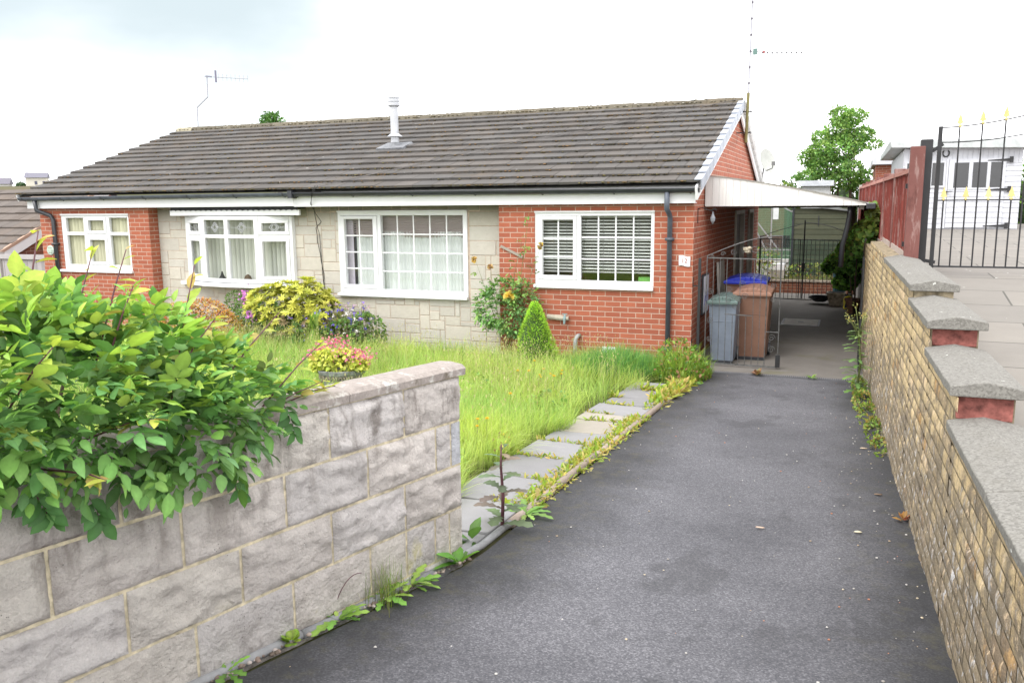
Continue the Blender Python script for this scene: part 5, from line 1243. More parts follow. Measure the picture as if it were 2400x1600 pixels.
wheelie('wheelie_bin', 'blue grey wheelie bin with a flat dark green lid behind the gate', .39, .44, .38, .48, .96, 'bin_grey', 'bin_green')
wheelie('wheelie_bin', 'brown wheelie bin with a domed pale brown lid behind the gate', .74, .92, .48, .60, 1.045, 'bin_brown', 'bin_brown_lid')
wheelie('wheelie_bin', 'wheelie bin with bright blue lid behind the brown one', .55, 1.72, .58, .60, 1.13, 'bin_brown', 'bin_blue')
nb = thing('notice_board', 'thin dark framed white board hung on the side wall beside the gate', 'board', (.05, .95, .9))
b = MB(); b.box((.004, .74, .58), (.035, 1.22, 1.17)); b.build('board_frame', 'black', nb); b = MB(); b.box((.0355, .77, .61), (.041, 1.19, 1.14), (.62, .64, .72))
for k in range(5): b.bar((.0435, .82 + .07 * k, .72 + .05 * (k % 3)), (.0435, .86 + .06 * k, .80 + .06 * ((k + 1) % 3)), .004, .006, (.05, .06, .3))
b.build('board_face', 'colour', nb)
wp = thing('leaning_panel', 'tall cream panel leaning upright on the side wall near the doorway', 'panel', (.1, 2.5, -.03))
b = MB(); b.hexa([(.08, 2.08, -.03), (.13, 2.08, -.03), (.13, 2.72, -.03), (.08, 2.72, -.03), (.02, 2.08, 1.26), (.05, 2.08, 1.26), (.05, 2.72, 1.26), (.02, 2.72, 1.26)]); b.build('panel', plain('cream_panel', (.56, .53, .48), .6, .2), wp)
def frustum(b, c, a0, a1, h, col): 
    x, y, z = c; b.hexa([(x - a0[0], y - a0[1], z), (x + a0[0], y - a0[1], z), (x + a0[0], y + a0[1], z), (x - a0[0], y + a0[1], z), (x - a1[0], y - a1[1], z + h), (x + a1[0], y - a1[1], z + h), (x + a1[0], y + a1[1], z + h), (x - a1[0], y + a1[1], z + h)], col)
t = thing('plant_trough', 'weathered brown stone trough standing in front of the ivy', 'trough', (1.76, 7.7, -.03))
b = MB(); frustum(b, (1.76, 7.7, -.03), (.13, .13), (.19, .17), .26, (.2, .17, .14)); b.box((1.56, 7.52, .225), (1.96, 7.88, .26)); b.build('trough_body', 'stonepot', t, bevel=.015); b = MB(); b.box((1.6, 7.56, .255), (1.92, 7.84, .266)); b.build('soil', 'dark', t)
t = thing('garden_tray', 'shallow black plastic tray lying tilted beside the stone trough', 'tray', (1.42, 7.95, -.03))
b = MB(); b.lathe((0, 0, 0), [(.14, 0), (.23, .07), (.245, .07), (.235, .08), (.22, .075), (.13, .012)], 18); Mx = Matrix.Translation((1.42, 7.9, .045)) @ Matrix.Rotation(R_(-20), 4, 'X'); b.v = [tuple(Mx @ Vector(v)) for v in b.v]; b.build('tray_body', 'black', t, smooth=False)
t = thing('jerry_can', 'small bright yellow plastic can with black print on the yard floor', 'can', (2.0, 7.2, -.03))
b = MB(); b.box((1.91, 7.12, -.03), (2.09, 7.28, .19)); frustum(b, (2.0, 7.2, .19), (.09, .08), (.045, .05), .05, (.5, .4, .1)); b.build('can_body', 'yellow', t, bevel=.015)
b = MB(); b.lathe((1.96, 7.2, .24), [(.028, 0), (.028, .04)], 10); b.build('screw_cap', 'black', t); b = MB(); b.tube([(2.06, 7.2, .20), (2.07, 7.2, .285), (2.0, 7.2, .285)], .014, 6); b.build('handle', 'pvc', t)
b = MB(); b.face([(1.94, 7.117, .0), (2.05, 7.117, .01), (2.06, 7.117, .12), (2.0, 7.117, .06), (1.96, 7.117, .13)]); b.build('print', 'black', t)
t = thing('flower_pot', 'plain terracotta pot at the foot of the ivy by the folded gate', 'flower pot', (2.12, 6.6, -.03))
b = MB(); b.lathe((2.10, 6.5, -.03), [(.10, 0), (.15, .25), (.165, .25), (.165, .30), (.14, .30), (.135, .26)], 16); b.build('pot_body', 'terracotta', t)
t = thing('water_butt', 'narrow teal plastic tub half hidden in the ivy', 'tub', (1.78, 8.4, -.03))
b = MB(); b.lathe((1.80, 8.4, -.03), [(.12, 0), (.14, .5), (.15, .92), (.13, .92)], 14); b.build('tub_body', 'teal', t)
t = thing('raised_bed', 'low brown brick retaining wall of the raised bed behind the rear gate', 'raised bed', (.9, 10.5, -.03))
b = MB(); b.box((-3.4, 10.48, -.1), (2.1, 10.62, .20)); b.build('brickwork', 'brick_brown', t); b = MB(); x = -3.4
while x < 2.05: b.box((x + .003, 10.45, .202), (min(x + .45, 2.1) - .003, 10.68, .252)); x += .45
b.build('coping_slab', 'stonepot', t, bevel=.006)
t = thing('white_tub', 'white plastic tub on a pale stone plinth among the weeds behind the rear gate', 'tub', (.27, 11.0, .26))
b = MB(); frustum(b, (.27, 11.0, .26), (.17, .14), (.19, .15), .2, (.3, .3, .3)); b.build('plinth', plain('pale_plinth', (.38, .35, .30), .9, .1, var=.2), t); b = MB(); frustum(b, (.29, 11.0, .462), (.15, .13), (.18, .15), .17, (.6, .6, .6)); b.build('tub_body', 'pvc', t, bevel=.01)

# green shed and greenhouse
sh = thing('garden_shed', 'old green timber shed with sloping roof behind the rear gate', 'shed', (1.25, 12.6, .26))
b = MB(); x0, x1, y0, y1 = .555, 1.90, 11.9, 13.6; rr = random.Random(14); z = .26
while z < 1.98:
    g = rr.uniform(.75, 1.15); zz = min(z + .135, 2.05); c = (.060 * g, .066 * g, .042 * g) if z > 1.15 else (.036 * g, .052 * g, .034 * g)
    b.hexa([(x0, y0 - .018, z), (x1, y0 - .018, z), (x1, y0, z), (x0, y0, z), (x0, y0 - .006, zz - .004), (x1, y0 - .006, zz - .004), (x1, y0, zz - .004), (x0, y0, zz - .004)], c); z += .135
b.box((x0, y0 + .001, .26), (x1, y1, 2.0), (.07, .085, .05)); b.build('boarding', 'greenwood', sh)
b = MB(); b.hexa([(x0 - .1, y0 - .12, 2.11), (x1 + .15, y0 - .12, 1.92), (x1 + .15, y1 + .1, 1.92), (x0 - .1, y1 + .1, 2.11), (x0 - .1, y0 - .12, 2.15), (x1 + .15, y0 - .12, 1.96), (x1 + .15, y1 + .1, 1.96), (x0 - .1, y1 + .1, 2.15)]); b.build('roof', plain('felt_roof', (.16, .165, .16), .9, .1), sh)
b = MB(); b.bar((x0 - .01, y0 - .02, .26), (x0 - .01, y0 - .02, 2.05), .05, .05); b.bar((1.18, y0 - .02, 1.55), (1.18, y0 - .02, 1.82), .02, .02); b.build('corner_batten', 'black', sh)
sh2 = thing('pale_shed_roof', 'small pale flat roofed hut seen over the white canopy', 'hut', (1.1, 19, .2))
b = MB(); b.box((.35, 18.6, -.1), (1.25, 20, 2.68)); b.build('wall', 'greywood', sh2); b = MB(); b.box((.25, 18.45, 2.685), (1.36, 20.1, 2.86)); b.build('roof', plain('pale_grey_roof', (.50, .52, .56), .5, .3), sh2)
gh = thing('greenhouse', 'aluminium framed glass greenhouse behind the rear gate', 'greenhouse', (-.4, 13, .26))
gx0, gx1, gy0, gy1 = -1.7, .52, 12.3, 15.0; fr_ = MB(); gl = MB(); zt = 1.9; zr = 2.5; xm = (gx0 + gx1) / 2
for k in range(5):
    x = gx0 + (gx1 - gx0) * k / 4; zz = zt + (zr - zt) * (1 - abs(x - xm) / (xm - gx0)); fr_.bar((x, gy0, .26), (x, gy0, zz), .03, .03)
for a, c in (((gx0, gy0, .9), (gx1, gy0, .9)), ((gx0, gy0, .3), (gx1, gy0, .3)), ((gx0, gy0, zt), (xm, gy0, zr)), ((gx1, gy0, zt), (xm, gy0, zr)), ((xm, gy0, zr), (xm, gy1, zr)), ((gx1, gy0, zt), (gx1, gy1, zt)), ((gx0, gy0, zt), (gx0, gy1, zt)), ((-.65, gy0 - .01, 1.95), (.18, gy0 - .01, .9)), ((-.6, gy0 - .01, 1.75), (.1, gy0 - .01, .4))): fr_.bar(a, c, .03, .03)
gl.face([(gx0, gy0 + .02, .3), (gx1, gy0 + .02, .3), (gx1, gy0 + .02, zt), (xm, gy0 + .02, zr), (gx0, gy0 + .02, zt)]); gl.face([(gx1, gy0, .3), (gx1, gy1, .3), (gx1, gy1, zt), (gx1, gy0, zt)]); gl.face([(gx1, gy0, zt), (gx1, gy1, zt), (xm, gy1, zr), (xm, gy0, zr)]); gl.face([(gx0, gy0, zt), (gx0, gy1, zt), (xm, gy1, zr), (xm, gy0, zr)])
fr_.build('metal_frame', 'alu', gh); gl.build('glazing', 'ghglass', gh)
b = MB(); b.box((.0, gy0 - .012, 1.72), (.14, gy0 - .004, 2.1), (.6, .62, .62)); b.box((-1.6, 13.2, .9), (.4, 13.3, 1.25), (.06, .075, .08)); b.box((-1.6, 14.9, .3), (.4, 14.95, 2.0), (.14, .24, .16)); b.build('staging', 'colour', gh)
b = MB(); b.box((-3.2, 11.5, .26), (.5, 11.62, .62)); b.box((-3.2, 11.44, .622), (.5, 11.68, .70)); o = b.build('low_white_wall', plain('whitewashed', (.5, .5, .48), .8, .1, var=.15), loc=(-1, 11.5, .26)); tag(o, 'low whitewashed block wall in front of the greenhouse', 'low wall')

# ------------------------------------------------------------------ neighbours on the left and the far houses
nbh = thing('neighbouring_bungalow', 'brown roofed neighbouring bungalow with white bargeboard at the far left edge', 'bungalow', (-19, 3, -1.5))
NX = -15.0; NS = math.atan(.49)
def nrp(x, s, h, side=1):
    y = -1.6 + s * cos(NS) - h * sin(NS); z = .0 + s * sin(NS) + h * cos(NS); return (x, y if side == 1 else 2 * 3.95 - y, z)
NG = 5.55 / cos(NS) / 17
nroof = tile_roof('roof', -27, NX + .05, 17, 1, nbh, .33, 5, (.12, .10, .088), nrp, NG)
b = MB(); b.prism([(-27, 3.95 + a, 2.72 + h) for a, h in ((-.12, -.04), (-.06, .05), (.06, .05), (.12, -.04))][::-1], (12.05, 0, 0), (.11, .10, .06)); b.build('ridge_tiles', 'tile', nroof)
b = MB(); b.face([(NX, -1.4, -2.), (NX, 9, -2), (NX, 9, .0), (NX, 3.95, 2.6), (NX, -1.4, .0)]); b.face([(-27, -1.4, -2), (NX, -1.4, -2), (NX, -1.4, 0), (-27, -1.4, 0)]); b.face([nrp(-27, 0, -.02, -1), nrp(-27, 17 * NG, -.02, -1), nrp(NX, 17 * NG, -.02, -1), nrp(NX, 0, -.02, -1)]); b.build('wall', 'brick_brown', nbh)
b = MB(); b.hexa([nrp(NX + .02, -.1, -.22), nrp(NX + .06, -.1, -.22), nrp(NX + .06, 17 * NG, -.22), nrp(NX + .02, 17 * NG, -.22), nrp(NX + .02, -.1, -.03), nrp(NX + .06, -.1, -.03), nrp(NX + .06, 17 * NG, -.03), nrp(NX + .02, 17 * NG, -.03)]); b.build('bargeboard', 'pvc', nbh)
b = MB(); b.hexa([nrp(NX + .0, -.1, -.029), nrp(NX + .07, -.1, -.029), nrp(NX + .07, 17 * NG, -.029), nrp(NX + .0, 17 * NG, -.029), nrp(NX + .0, -.1, .03), nrp(NX + .07, -.1, .03), nrp(NX + .07, 17 * NG, .03), nrp(NX + .0, 17 * NG, .03)], (.40, .26, .19)); b.build('verge_mortar', 'colour', nbh)
sf = thing('side_fence', 'silver grey boarded timber fence beside the left corner of the bungalow', 'fence', (-13.2, .3, .2))
b = MB(); x = -15.3; rr = random.Random(17)
while x < -12.6:
    g = rr.uniform(.8, 1.1); b.box((x + .003, .29 + rr.uniform(-.004, .004), -.8), (x + .125, .312, 1.255), (.36 * g, .33 * g, .33 * g)); x += .13
bd = b.build('boarding', 'greywood', sf); b = MB(); b.bar((-15.3, .27, 1.27), (-12.58, .27, 1.27), .05, .09, (.40, .37, .37)); b.build('top_rail', 'greywood', sf)
for x in (-12.56, -13.98): b = MB(); b.box((x - .05, .24, -.8), (x + .05, .36, 1.35), (.36, .33, .31)); b.build('post', 'greywood', sf)
def far_house(label, c, w_, h, roofh, wallc, roofc, rz, aerial=False):
    t = thing('distant_house', label, 'house', c, 'houses on the far hill'); x, y, z = 0, 0, 0
    t.rotation_euler = (0, 0, rz); ORG[t.name] = Vector((0, 0, 0)); d = w_ * .8
    b = MB(); b.box((-w_ / 2, -d / 2, -3), (w_ / 2, d / 2, h), wallc); b.build('wall', 'colour', t)
    b = MB(); b.hexa([(-w_ / 2 - .2, -d / 2 - .3, h), (w_ / 2 + .2, -d / 2 - .3, h), (w_ / 2 + .2, d / 2 + .3, h), (-w_ / 2 - .2, d / 2 + .3, h), (-w_ / 2 - .2, -.05, h + roofh), (w_ / 2 + .2, -.05, h + roofh), (w_ / 2 + .2, .05, h + roofh), (-w_ / 2 - .2, .05, h + roofh)], roofc); b.build('roof', 'colour', t)
    for zz in (h - .9, h - 2.6):
        for k in range(2):
            b = MB(); xx = w_ * (-.08 + .38 * k); b.box((xx, -d / 2 - .05, zz - .3), (xx + .42, -d / 2 + .01, zz + .3), (.10, .10, .14)); b.build('window', 'colour', t)
    if aerial: b = MB(); b.tube([(-w_ / 2 + .1, 0, h), (-w_ / 2 + .1, 0, h + roofh + 1.7)], .03, 5, (.4, .4, .4)); b.build('aerial', 'colour', t)
far_house('pale rendered two storey house with slate roof on the far hill', (-133.9, 98.2, 5.2), 3.3, 2.25, .95, (.60, .56, .48), (.16, .155, .19), R_(42), True)
far_house('distant house with dark roof at the very left edge of the photo', (-140.2, 95.5, 4.8), 3.6, 1.6, 1.1, (.55, .53, .5), (.15, .14, .17), R_(42))

# ------------------------------------------------------------------ vegetation
TOOTHW = leaf_tpl(.5, .1, .3, ((0, .15), (.15, .4), (.22, .22), (.4, .8), (.48, .5), (.66, 1.), (.74, .6), (.9, .8), (1., .02)))
GREENS = [(.060, .150, .030), (.085, .20, .035), (.11, .24, .04), (.05, .12, .035)]
def leaf_blob(name, parent, blobs, n, tpl, size, cols, up=.5, out=.6, droop=.0, jit=.35, seed=1, shell=.75, zmin=None, topcols=None, mat='leaf', parts_only=False):
    r = np.random.default_rng(seed)
    p, nr, dep = blob_pts(blobs, n, r, shell, zmin); n = len(p)
    d = norm(nr * out + rdir(n, r) * jit + np.array([0, 0, -droop + .1]))
    nn = norm(nr * .5 + np.array([0, 0, up]) + rdir(n, r) * jit)
    c = pal(n, cols, r)
    if topcols is not None:
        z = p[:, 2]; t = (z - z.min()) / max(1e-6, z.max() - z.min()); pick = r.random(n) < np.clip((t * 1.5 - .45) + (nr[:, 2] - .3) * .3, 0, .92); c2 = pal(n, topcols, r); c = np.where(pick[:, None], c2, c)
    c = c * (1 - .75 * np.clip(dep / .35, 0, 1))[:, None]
    s = r.uniform(size[0], size[1], n)
    q = scatter(name, tpl, p - d * s[:, None] * .3, d, nn, s, c, mat, parent, ret=parts_only)
    return q
def stems(name, parent, base, tips, r0, mat='stem', seed=0, sag=.1, n=5):
    rr = random.Random(seed); b = MB()
    for t in tips:
        a = Vector(base) + Vector((rr.uniform(-.04, .04), rr.uniform(-.04, .04), 0)); t = Vector(t); m_ = a.lerp(t, .5) + Vector((rr.uniform(-sag, sag), rr.uniform(-sag, sag), rr.uniform(0, sag)))
        pts = [(a * (1 - u) ** 2 + m_ * 2 * u * (1 - u) + t * u * u) for u in np.linspace(0, 1, n)]
        b.tube(pts, [r0 * (1 - .7 * u) for u in np.linspace(0, 1, n)], 5)
    return b.build(name, mat, parent, smooth=True)
def compound(pos, dirs, ups, nleaf, L, lsize, r, cols, tpl=OVATE):
    """pinnate leaves: returns scatter arrays"""
    P_, D_, N_, S_, C_ = [], [], [], [], []
    for k in range(len(pos)):
        p = pos[k]; d = dirs[k]; u = ups[k]; x = np.cross(d, u); x = x / max(np.linalg.norm(x), 1e-6); u = np.cross(x, d)
        c = cols[k]; m_ = nleaf if r.random() < .8 else nleaf - 2
        for j in range(m_):
            if j == m_ - 1: t = 1.; dd = d; side = 0
            else:
                t = .35 + .6 * (j // 2) / max(1, (m_ - 1) // 2); side = 1 if j % 2 else -1; dd = d * .55 + x * side
            q = p + d * L[k] * t - np.array([0, 0, 1]) * L[k] * .22 * t * t
            dd = dd + r.normal(0, .16, 3) + np.array([0, 0, -.22]); nn = u + r.normal(0, .22, 3) + x * side * .12
            P_.append(q); D_.append(dd); N_.append(nn); S_.append(lsize[k] * r.uniform(.75, 1.15) * (1.12 if side == 0 else 1.)); C_.append(c * (1 + r.normal(0, .1)))
    return np.array(P_), np.array(D_), np.array(N_), np.array(S_), np.clip(np.array(C_), .003, .95)

# the big shrub spilling over the block wall
r = np.random.default_rng(101)
hedge = thing('garden_shrub', 'big leafy green shrub spilling over the top of the grey block wall', 'shrub', (-.6, -9.4, .5))
hb = []
def hb_add(s, n, z, rs, rn, rz):
    p = wall_pt(s, n, 0); hb.append((p.x, p.y, z, rs, rs, rz))
for (s, n, z, a, rz) in ((2.75, -.15, 1.78, .40, .30), (2.35, -.10, 1.70, .36, .28), (2.0, -.14, 1.67, .34, .28), (1.68, -.15, 1.60, .33, .29), (1.42, -.12, 1.55, .24, .19), (1.24, -.06, 1.50, .16, .11), (3.2, -.2, 1.76, .42, .42),
                         (1.72, .06, 1.54, .20, .16), (1.95, .06, 1.60, .18, .13), (2.2, .05, 1.68, .2, .12), (2.5, .03, 1.74, .2, .12), (1.52, .09, 1.46, .14, .12), (1.48, .06, 1.46, .16, .13), (1.9, -.5, 1.58, .5, .36), (2.5, -.6, 1.68, .55, .42), (3.1, -.6, 1.82, .55, .42)):
    hb_add(s, n, z, a, a, rz)
p, nr, dep = blob_pts(hb, 3000, r, .85); n = len(p)
# keep foliage out of the wall body
sN = (p[:, 0] - WE.x) * WN.x + (p[:, 1] - WE.y) * WN.y
sS = -((p[:, 0] - WE.x) * WD.x + (p[:, 1] - WE.y) * WD.y)
zl = p[:, 2] - .022 * sS
bad = (sN < .03) & (sN > -.32) & (zl < 1.48); p[bad & (zl < 1.3), :] += np.array(WN)[None] * .0
keep = ~bad; p, nr, dep = p[keep], nr[keep], dep[keep]; n = len(p)
dirs = norm(nr * .8 + rdir(n, r) * .35 + np.array([.05, -.05, .12])); ups = norm(nr * .45 + np.array([0, 0, .9]) + rdir(n, r) * .2)
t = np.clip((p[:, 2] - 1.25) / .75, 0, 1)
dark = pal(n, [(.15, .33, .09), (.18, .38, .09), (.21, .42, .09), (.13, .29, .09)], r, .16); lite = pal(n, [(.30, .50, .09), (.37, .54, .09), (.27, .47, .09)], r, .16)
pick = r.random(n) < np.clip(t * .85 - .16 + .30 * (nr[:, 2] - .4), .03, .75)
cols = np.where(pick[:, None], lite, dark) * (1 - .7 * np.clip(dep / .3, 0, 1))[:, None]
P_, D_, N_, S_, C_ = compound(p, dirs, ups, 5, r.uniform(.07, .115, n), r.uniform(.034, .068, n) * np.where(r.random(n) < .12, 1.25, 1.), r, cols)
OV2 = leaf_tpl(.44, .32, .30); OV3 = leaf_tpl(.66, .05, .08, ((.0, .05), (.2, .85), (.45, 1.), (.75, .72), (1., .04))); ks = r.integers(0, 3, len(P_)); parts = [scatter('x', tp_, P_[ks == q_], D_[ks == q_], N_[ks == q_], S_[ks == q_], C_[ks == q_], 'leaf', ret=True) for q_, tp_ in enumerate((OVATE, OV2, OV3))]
# dark inner leaves filling the body
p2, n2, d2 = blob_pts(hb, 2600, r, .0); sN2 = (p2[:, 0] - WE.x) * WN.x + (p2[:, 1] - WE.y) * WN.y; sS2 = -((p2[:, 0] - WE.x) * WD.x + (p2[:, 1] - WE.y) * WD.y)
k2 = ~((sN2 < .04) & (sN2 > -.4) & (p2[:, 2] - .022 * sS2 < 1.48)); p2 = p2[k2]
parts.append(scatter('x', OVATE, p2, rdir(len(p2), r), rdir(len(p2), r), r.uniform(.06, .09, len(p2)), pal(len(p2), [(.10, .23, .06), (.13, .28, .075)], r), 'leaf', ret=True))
# shoots of young growth, sticking out
shoots = [(-1, None)]
sh_t = []
for (s, n_, z0, dx, dn, dzz, L) in ((1.05, -.1, 1.74, .25, 0, .9, .34), (.92, -.05, 1.62, .8, .1, .75, .36), (.70, -.02, 1.55, .75, .0, .5, .30), (.78, .02, 1.5, .9, .1, .25, .28), (1.5, -.2, 1.95, .2, 0, .9, .26), (1.9, -.1, 2.0, .1, 0, .9, .2), (2.15, -.3, 2.05, .3, 0, .8, .25), (2.5, -.1, 2.02, .2, .1, .8, .2), (2.75, 0, 2.0, .15, .1, .9, .18), (1.35, .0, 1.82, .3, .1, .8, .22), (1.15, .05, 1.72, .4, .2, .6, .25), (.62, .0, 1.51, .9, .1, .12, .20), (1.7, .12, 1.75, .2, .5, .6, .2), (2.0, .15, 1.7, .0, .6, .4, .18), (2.2, .2, 1.62, .1, .7, .2, .18), (1.45, .15, 1.6, .2, .6, .2, .16), (1.62, .2, 1.52, .1, .5, .0, .15), (2.35, .1, 1.98, .0, .3, .8, .2), (1.2, -.3, 1.85, .4, -.1, .9, .3), (2.0, -.4, 2.12, .3, .1, .8, .22), (1.28, -.35, 1.86, .3, 0, .9, .28)):
    s = s + .42; a = wall_pt(s, n_, z0 - .022 * s - .04); d = (WD * dx + WN * dn + Vector((0, 0, dzz))).normalized(); sh_t.append((a, a + d * L, d))
sb = MB(); PP, DD, NN, SS, CC = [], [], [], [], []
for k, (a, e, d) in enumerate(sh_t):
    sb.tube([a - d * .15, a.lerp(e, .5) + Vector((0, 0, .012)), e], [.004, .003, .0018], 5)
    m_ = 7
    for j in range(m_):
        t = .2 + .8 * j / (m_ - 1); q = a.lerp(e, t); rd = r.normal(0, .6, 3); rd[2] *= .4
        PP.append(tuple(q)); DD.append(np.array(d) * .45 + rd); NN.append(np.array([0, 0, 1]) + r.normal(0, .25, 3)); SS.append(r.uniform(.05, .085) * (1.1 - .35 * t))
        young = np.array([(.52, .54, .09), (.60, .48, .11), (.56, .34, .13), (.46, .56, .08)][r.integers(0, 4)]); old = np.array((.16, .28, .04)); CC.append(young * t + old * (1 - t))
parts.append(scatter('x', OVATE, np.array(PP), np.array(DD), np.array(NN), np.array(SS), np.array(CC), 'leaf', ret=True))
# trailing sprig hanging down the wall face
PP, DD, NN, SS, CC = [], [], [], [], []
for (s0, z0, s1, z1) in ((1.46, 1.36, 1.39, 1.17), (1.95, 1.34, 1.90, 1.22), (1.75, 1.36, 1.72, 1.28), (1.18, 1.47, 1.12, 1.34), (2.1, 1.38, 2.05, 1.28)):
    a, e = wall_pt(s0, .10, z0), wall_pt(s1, .07, z1); sb.tube([a, a.lerp(e, .5) + Vector(WN) * .03, e], .0022, 4)
    for j in range(8):
        t = .1 + .9 * j / 7; q = a.lerp(e, t); sd = 1 if j % 2 else -1
        PP.append(tuple(q + WN * .015)); DD.append(np.array(WD) * sd * .7 + np.array([0, 0, -.7]) + r.normal(0, .15, 3) + np.array(WN) * .2); NN.append(np.array(WN) + np.array([0, 0, .5]) + r.normal(0, .2, 3)); SS.append(r.uniform(.055, .08)); CC.append(np.array((.055, .15, .04)) * r.uniform(.8, 1.3))
parts.append(scatter('x', OVATE, np.array(PP), np.array(DD), np.array(NN), np.array(SS), np.array(CC), 'leaf', ret=True))
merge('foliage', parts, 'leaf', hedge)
o = sb.build('stem', 'redstem', hedge, smooth=True)
stems('trunk', hedge, (-.85, -9.6, .45), [(-.6, -9.5, 1.5), (-.9, -9.2, 1.6), (-.5, -9.9, 1.6), (-.7, -9.0, 1.5), (-1.0, -9.9, 1.6)], .02, 'bark', 3)

# lawn of long unmown grass
def soil(x, y): return -.085 - .06 * np.minimum(y, 0.)
def grass(name, pts, h, w, cols, lean, seed, parent=None, loc=None, bias=(0, 0), mat='grass', comb=0.):
    r = np.random.default_rng(seed); n = len(pts); pts = np.asarray(pts, float)
    az = r.uniform(0, 2 * pi, n); d = np.stack([np.cos(az), np.sin(az)], 1) + np.array(bias)[None]
    if comb: d = d + comb * np.array([[mnoise.noise(Vector((q[0] * 1.7, q[1] * 1.7, 21))), mnoise.noise(Vector((q[0] * 1.7, q[1] * 1.7, 33)))] for q in pts])
    ln = np.abs(r.normal(lean, lean * .5, n))[:, None]; h = np.asarray(h, float); w = np.asarray(w, float) * r.uniform(.7, 1.3, n)
    ts = np.array([0, .35, .7, 1.]); V = np.zeros((n, 7, 3)); side = np.stack([-np.sin(az + r.normal(0, .6, n)), np.cos(az)], 1)
    for k, t in enumerate(ts):
        c = pts.copy(); c[:, :2] += d * ln * h[:, None] * t ** 1.9; c[:, 2] += h * t * (1 - .28 * np.minimum(1.3, ln[:, 0] * np.linalg.norm(d, axis=1)) * t)
        wk = w * (1 - .25 * k)
        if k < 3: V[:, 2 * k, :] = c; V[:, 2 * k + 1, :] = c; V[:, 2 * k, :2] -= side * wk[:, None] / 2; V[:, 2 * k + 1, :2] += side * wk[:, None] / 2
        else: V[:, 6, :] = c
    b0 = (np.arange(n) * 7)[:, None]; Q = np.concatenate([b0 + np.array([[0, 1, 3, 2]]), b0 + np.array([[2, 3, 5, 4]])]); T = b0 + np.array([[4, 5, 6]])
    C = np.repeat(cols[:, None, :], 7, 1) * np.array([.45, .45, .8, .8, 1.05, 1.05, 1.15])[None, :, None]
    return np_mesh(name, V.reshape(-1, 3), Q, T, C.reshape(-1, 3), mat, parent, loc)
r = np.random.default_rng(55)
def lawn_pts(n, x0, x1, y0, y1):
    x = r.uniform(x0, x1, n); y = r.uniform(y0, y1, n)
    edge = -.305 + .08 * np.sin(y * 2.3) + .05 * np.sin(y * 5.1) - .1 * np.exp(-(y + 5.) ** 2 / .5)
    wl = WE.x - .30 + np.minimum(0, y + 7.9) * math.tan(TH) * 1.0
    k = (x < edge) & ((y > -7.85) | (x < wl)) & (y < -.16 + .12 * np.sin(x * 3))
    x, y = x[k], y[k]; return np.stack([x, y, soil(x, y)], 1)
P1 = np.concatenate([lawn_pts(42000, -9.6, -.2, -4.2, -.1), lawn_pts(36000, -4.2, -.2, -7.9, -3.8), lawn_pts(9000, -1.7, -.25, -7.9, -4.5), lawn_pts(9000, -9.6, -4.0, -6.5, -4.0)])
n = len(P1)
pn = np.array([mnoise.noise(Vector((q[0] * .75, q[1] * .75, 3))) for q in P1]); pf = np.array([mnoise.noise(Vector((q[0] * 2.6, q[1] * 2.6, 9))) for q in P1])
yel = np.array((.45, .57, .13)); grn = np.array((.24, .44, .10)); mid = np.array((.175, .31, .040)); straw = np.array((.52, .50, .24))
t = np.clip(pn * .9 + pf * .5 + .5 + r.normal(0, .18, n), 0, 1)[:, None]
C1 = yel * t + grn * (1 - t); C1 = C1 * (1 + r.normal(0, .14, (n, 1)))
sw = (r.random(n) < .06 + .12 * np.clip(-(P1[:, 1] + 1.6), -1.6, 0) * -.5); C1[sw] = straw * r.uniform(.7, 1.1, (sw.sum(), 1))
H1 = np.clip(r.normal(.26, .075, n) + .10 * pn + .09 * pf, .06, .48); far = P1[:, 1] > -2.2; H1[far] *= .95
edged = np.exp(-np.abs(P1[:, 0] + .36) / .25); H1 *= (1 - .25 * edged)
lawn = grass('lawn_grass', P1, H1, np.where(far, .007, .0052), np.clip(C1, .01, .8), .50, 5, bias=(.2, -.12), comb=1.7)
tag(lawn, 'long unmown yellow green lawn grass in the front garden', 'grass', kind='stuff')
lw = leaf_blob('lawn_weeds', None, [(-3.5, -4.4, .27, .35, .4, .14), (-3.2, -5.0, .28, .5, .4, .12), (-.62, -6.6, .42, .22, .4, .10), (-2.2, -5.6, .36, .3, .3, .12), (-1.9, -3.3, .25, .3, .25, .13), (-.7, -3.9, .28, .2, .3, .10), (-4.3, -2.6, .2, .5, .3, .14)], 1300, OVATE, (.03, .07), [(.16, .33, .07), (.20, .38, .08), (.13, .27, .06), (.28, .38, .08)], seed=140, jit=.7, shell=.5)
tag(lw, 'broad leaved weeds growing through the lawn beside the planter and near the wall', 'weeds', kind='stuff')
# seed heads standing above the lawn
r = np.random.default_rng(56)
P2 = np.concatenate([lawn_pts(3200, -9.3, -.9, -2.3, -.3), lawn_pts(2600, -4.5, -.45, -7.4, -1.5)]); n = len(P2)
k = np.array([mnoise.noise(Vector((q[0] * 1.1, q[1] * 1.1, 13))) for q in P2]) > -.05; P2 = P2[k]; n = len(P2)
H = r.uniform(.30, .52, n) * np.where(P2[:, 1] < -3, .9, 1.05); b = MB()
o = grass('seed_heads', P2, H, np.full(n, .0028), np.clip(np.tile((.56, .56, .25), (n, 1)) * r.uniform(.7, 1.25, (n, 1)), 0, .8), .22, 57)
tag(o, 'straw coloured seed heads of tall grass standing over the lawn', 'grass', kind='stuff')
pp = P2.copy(); pp[:, 2] += H * .86; 
dd = rdir(n, r) * .5 + np.array([0, 0, 1]); hd = scatter('seed_plume', LANCE, pp, dd, rdir(n, r), r.uniform(.018, .038, n), np.tile((.46, .43, .22), (n, 1)) * r.uniform(.7, 1.2, (n, 1)), 'grass', None)
tag(hd, 'feathery buff plumes at the tips of the tall grasses near the walls', 'grass', kind='stuff')
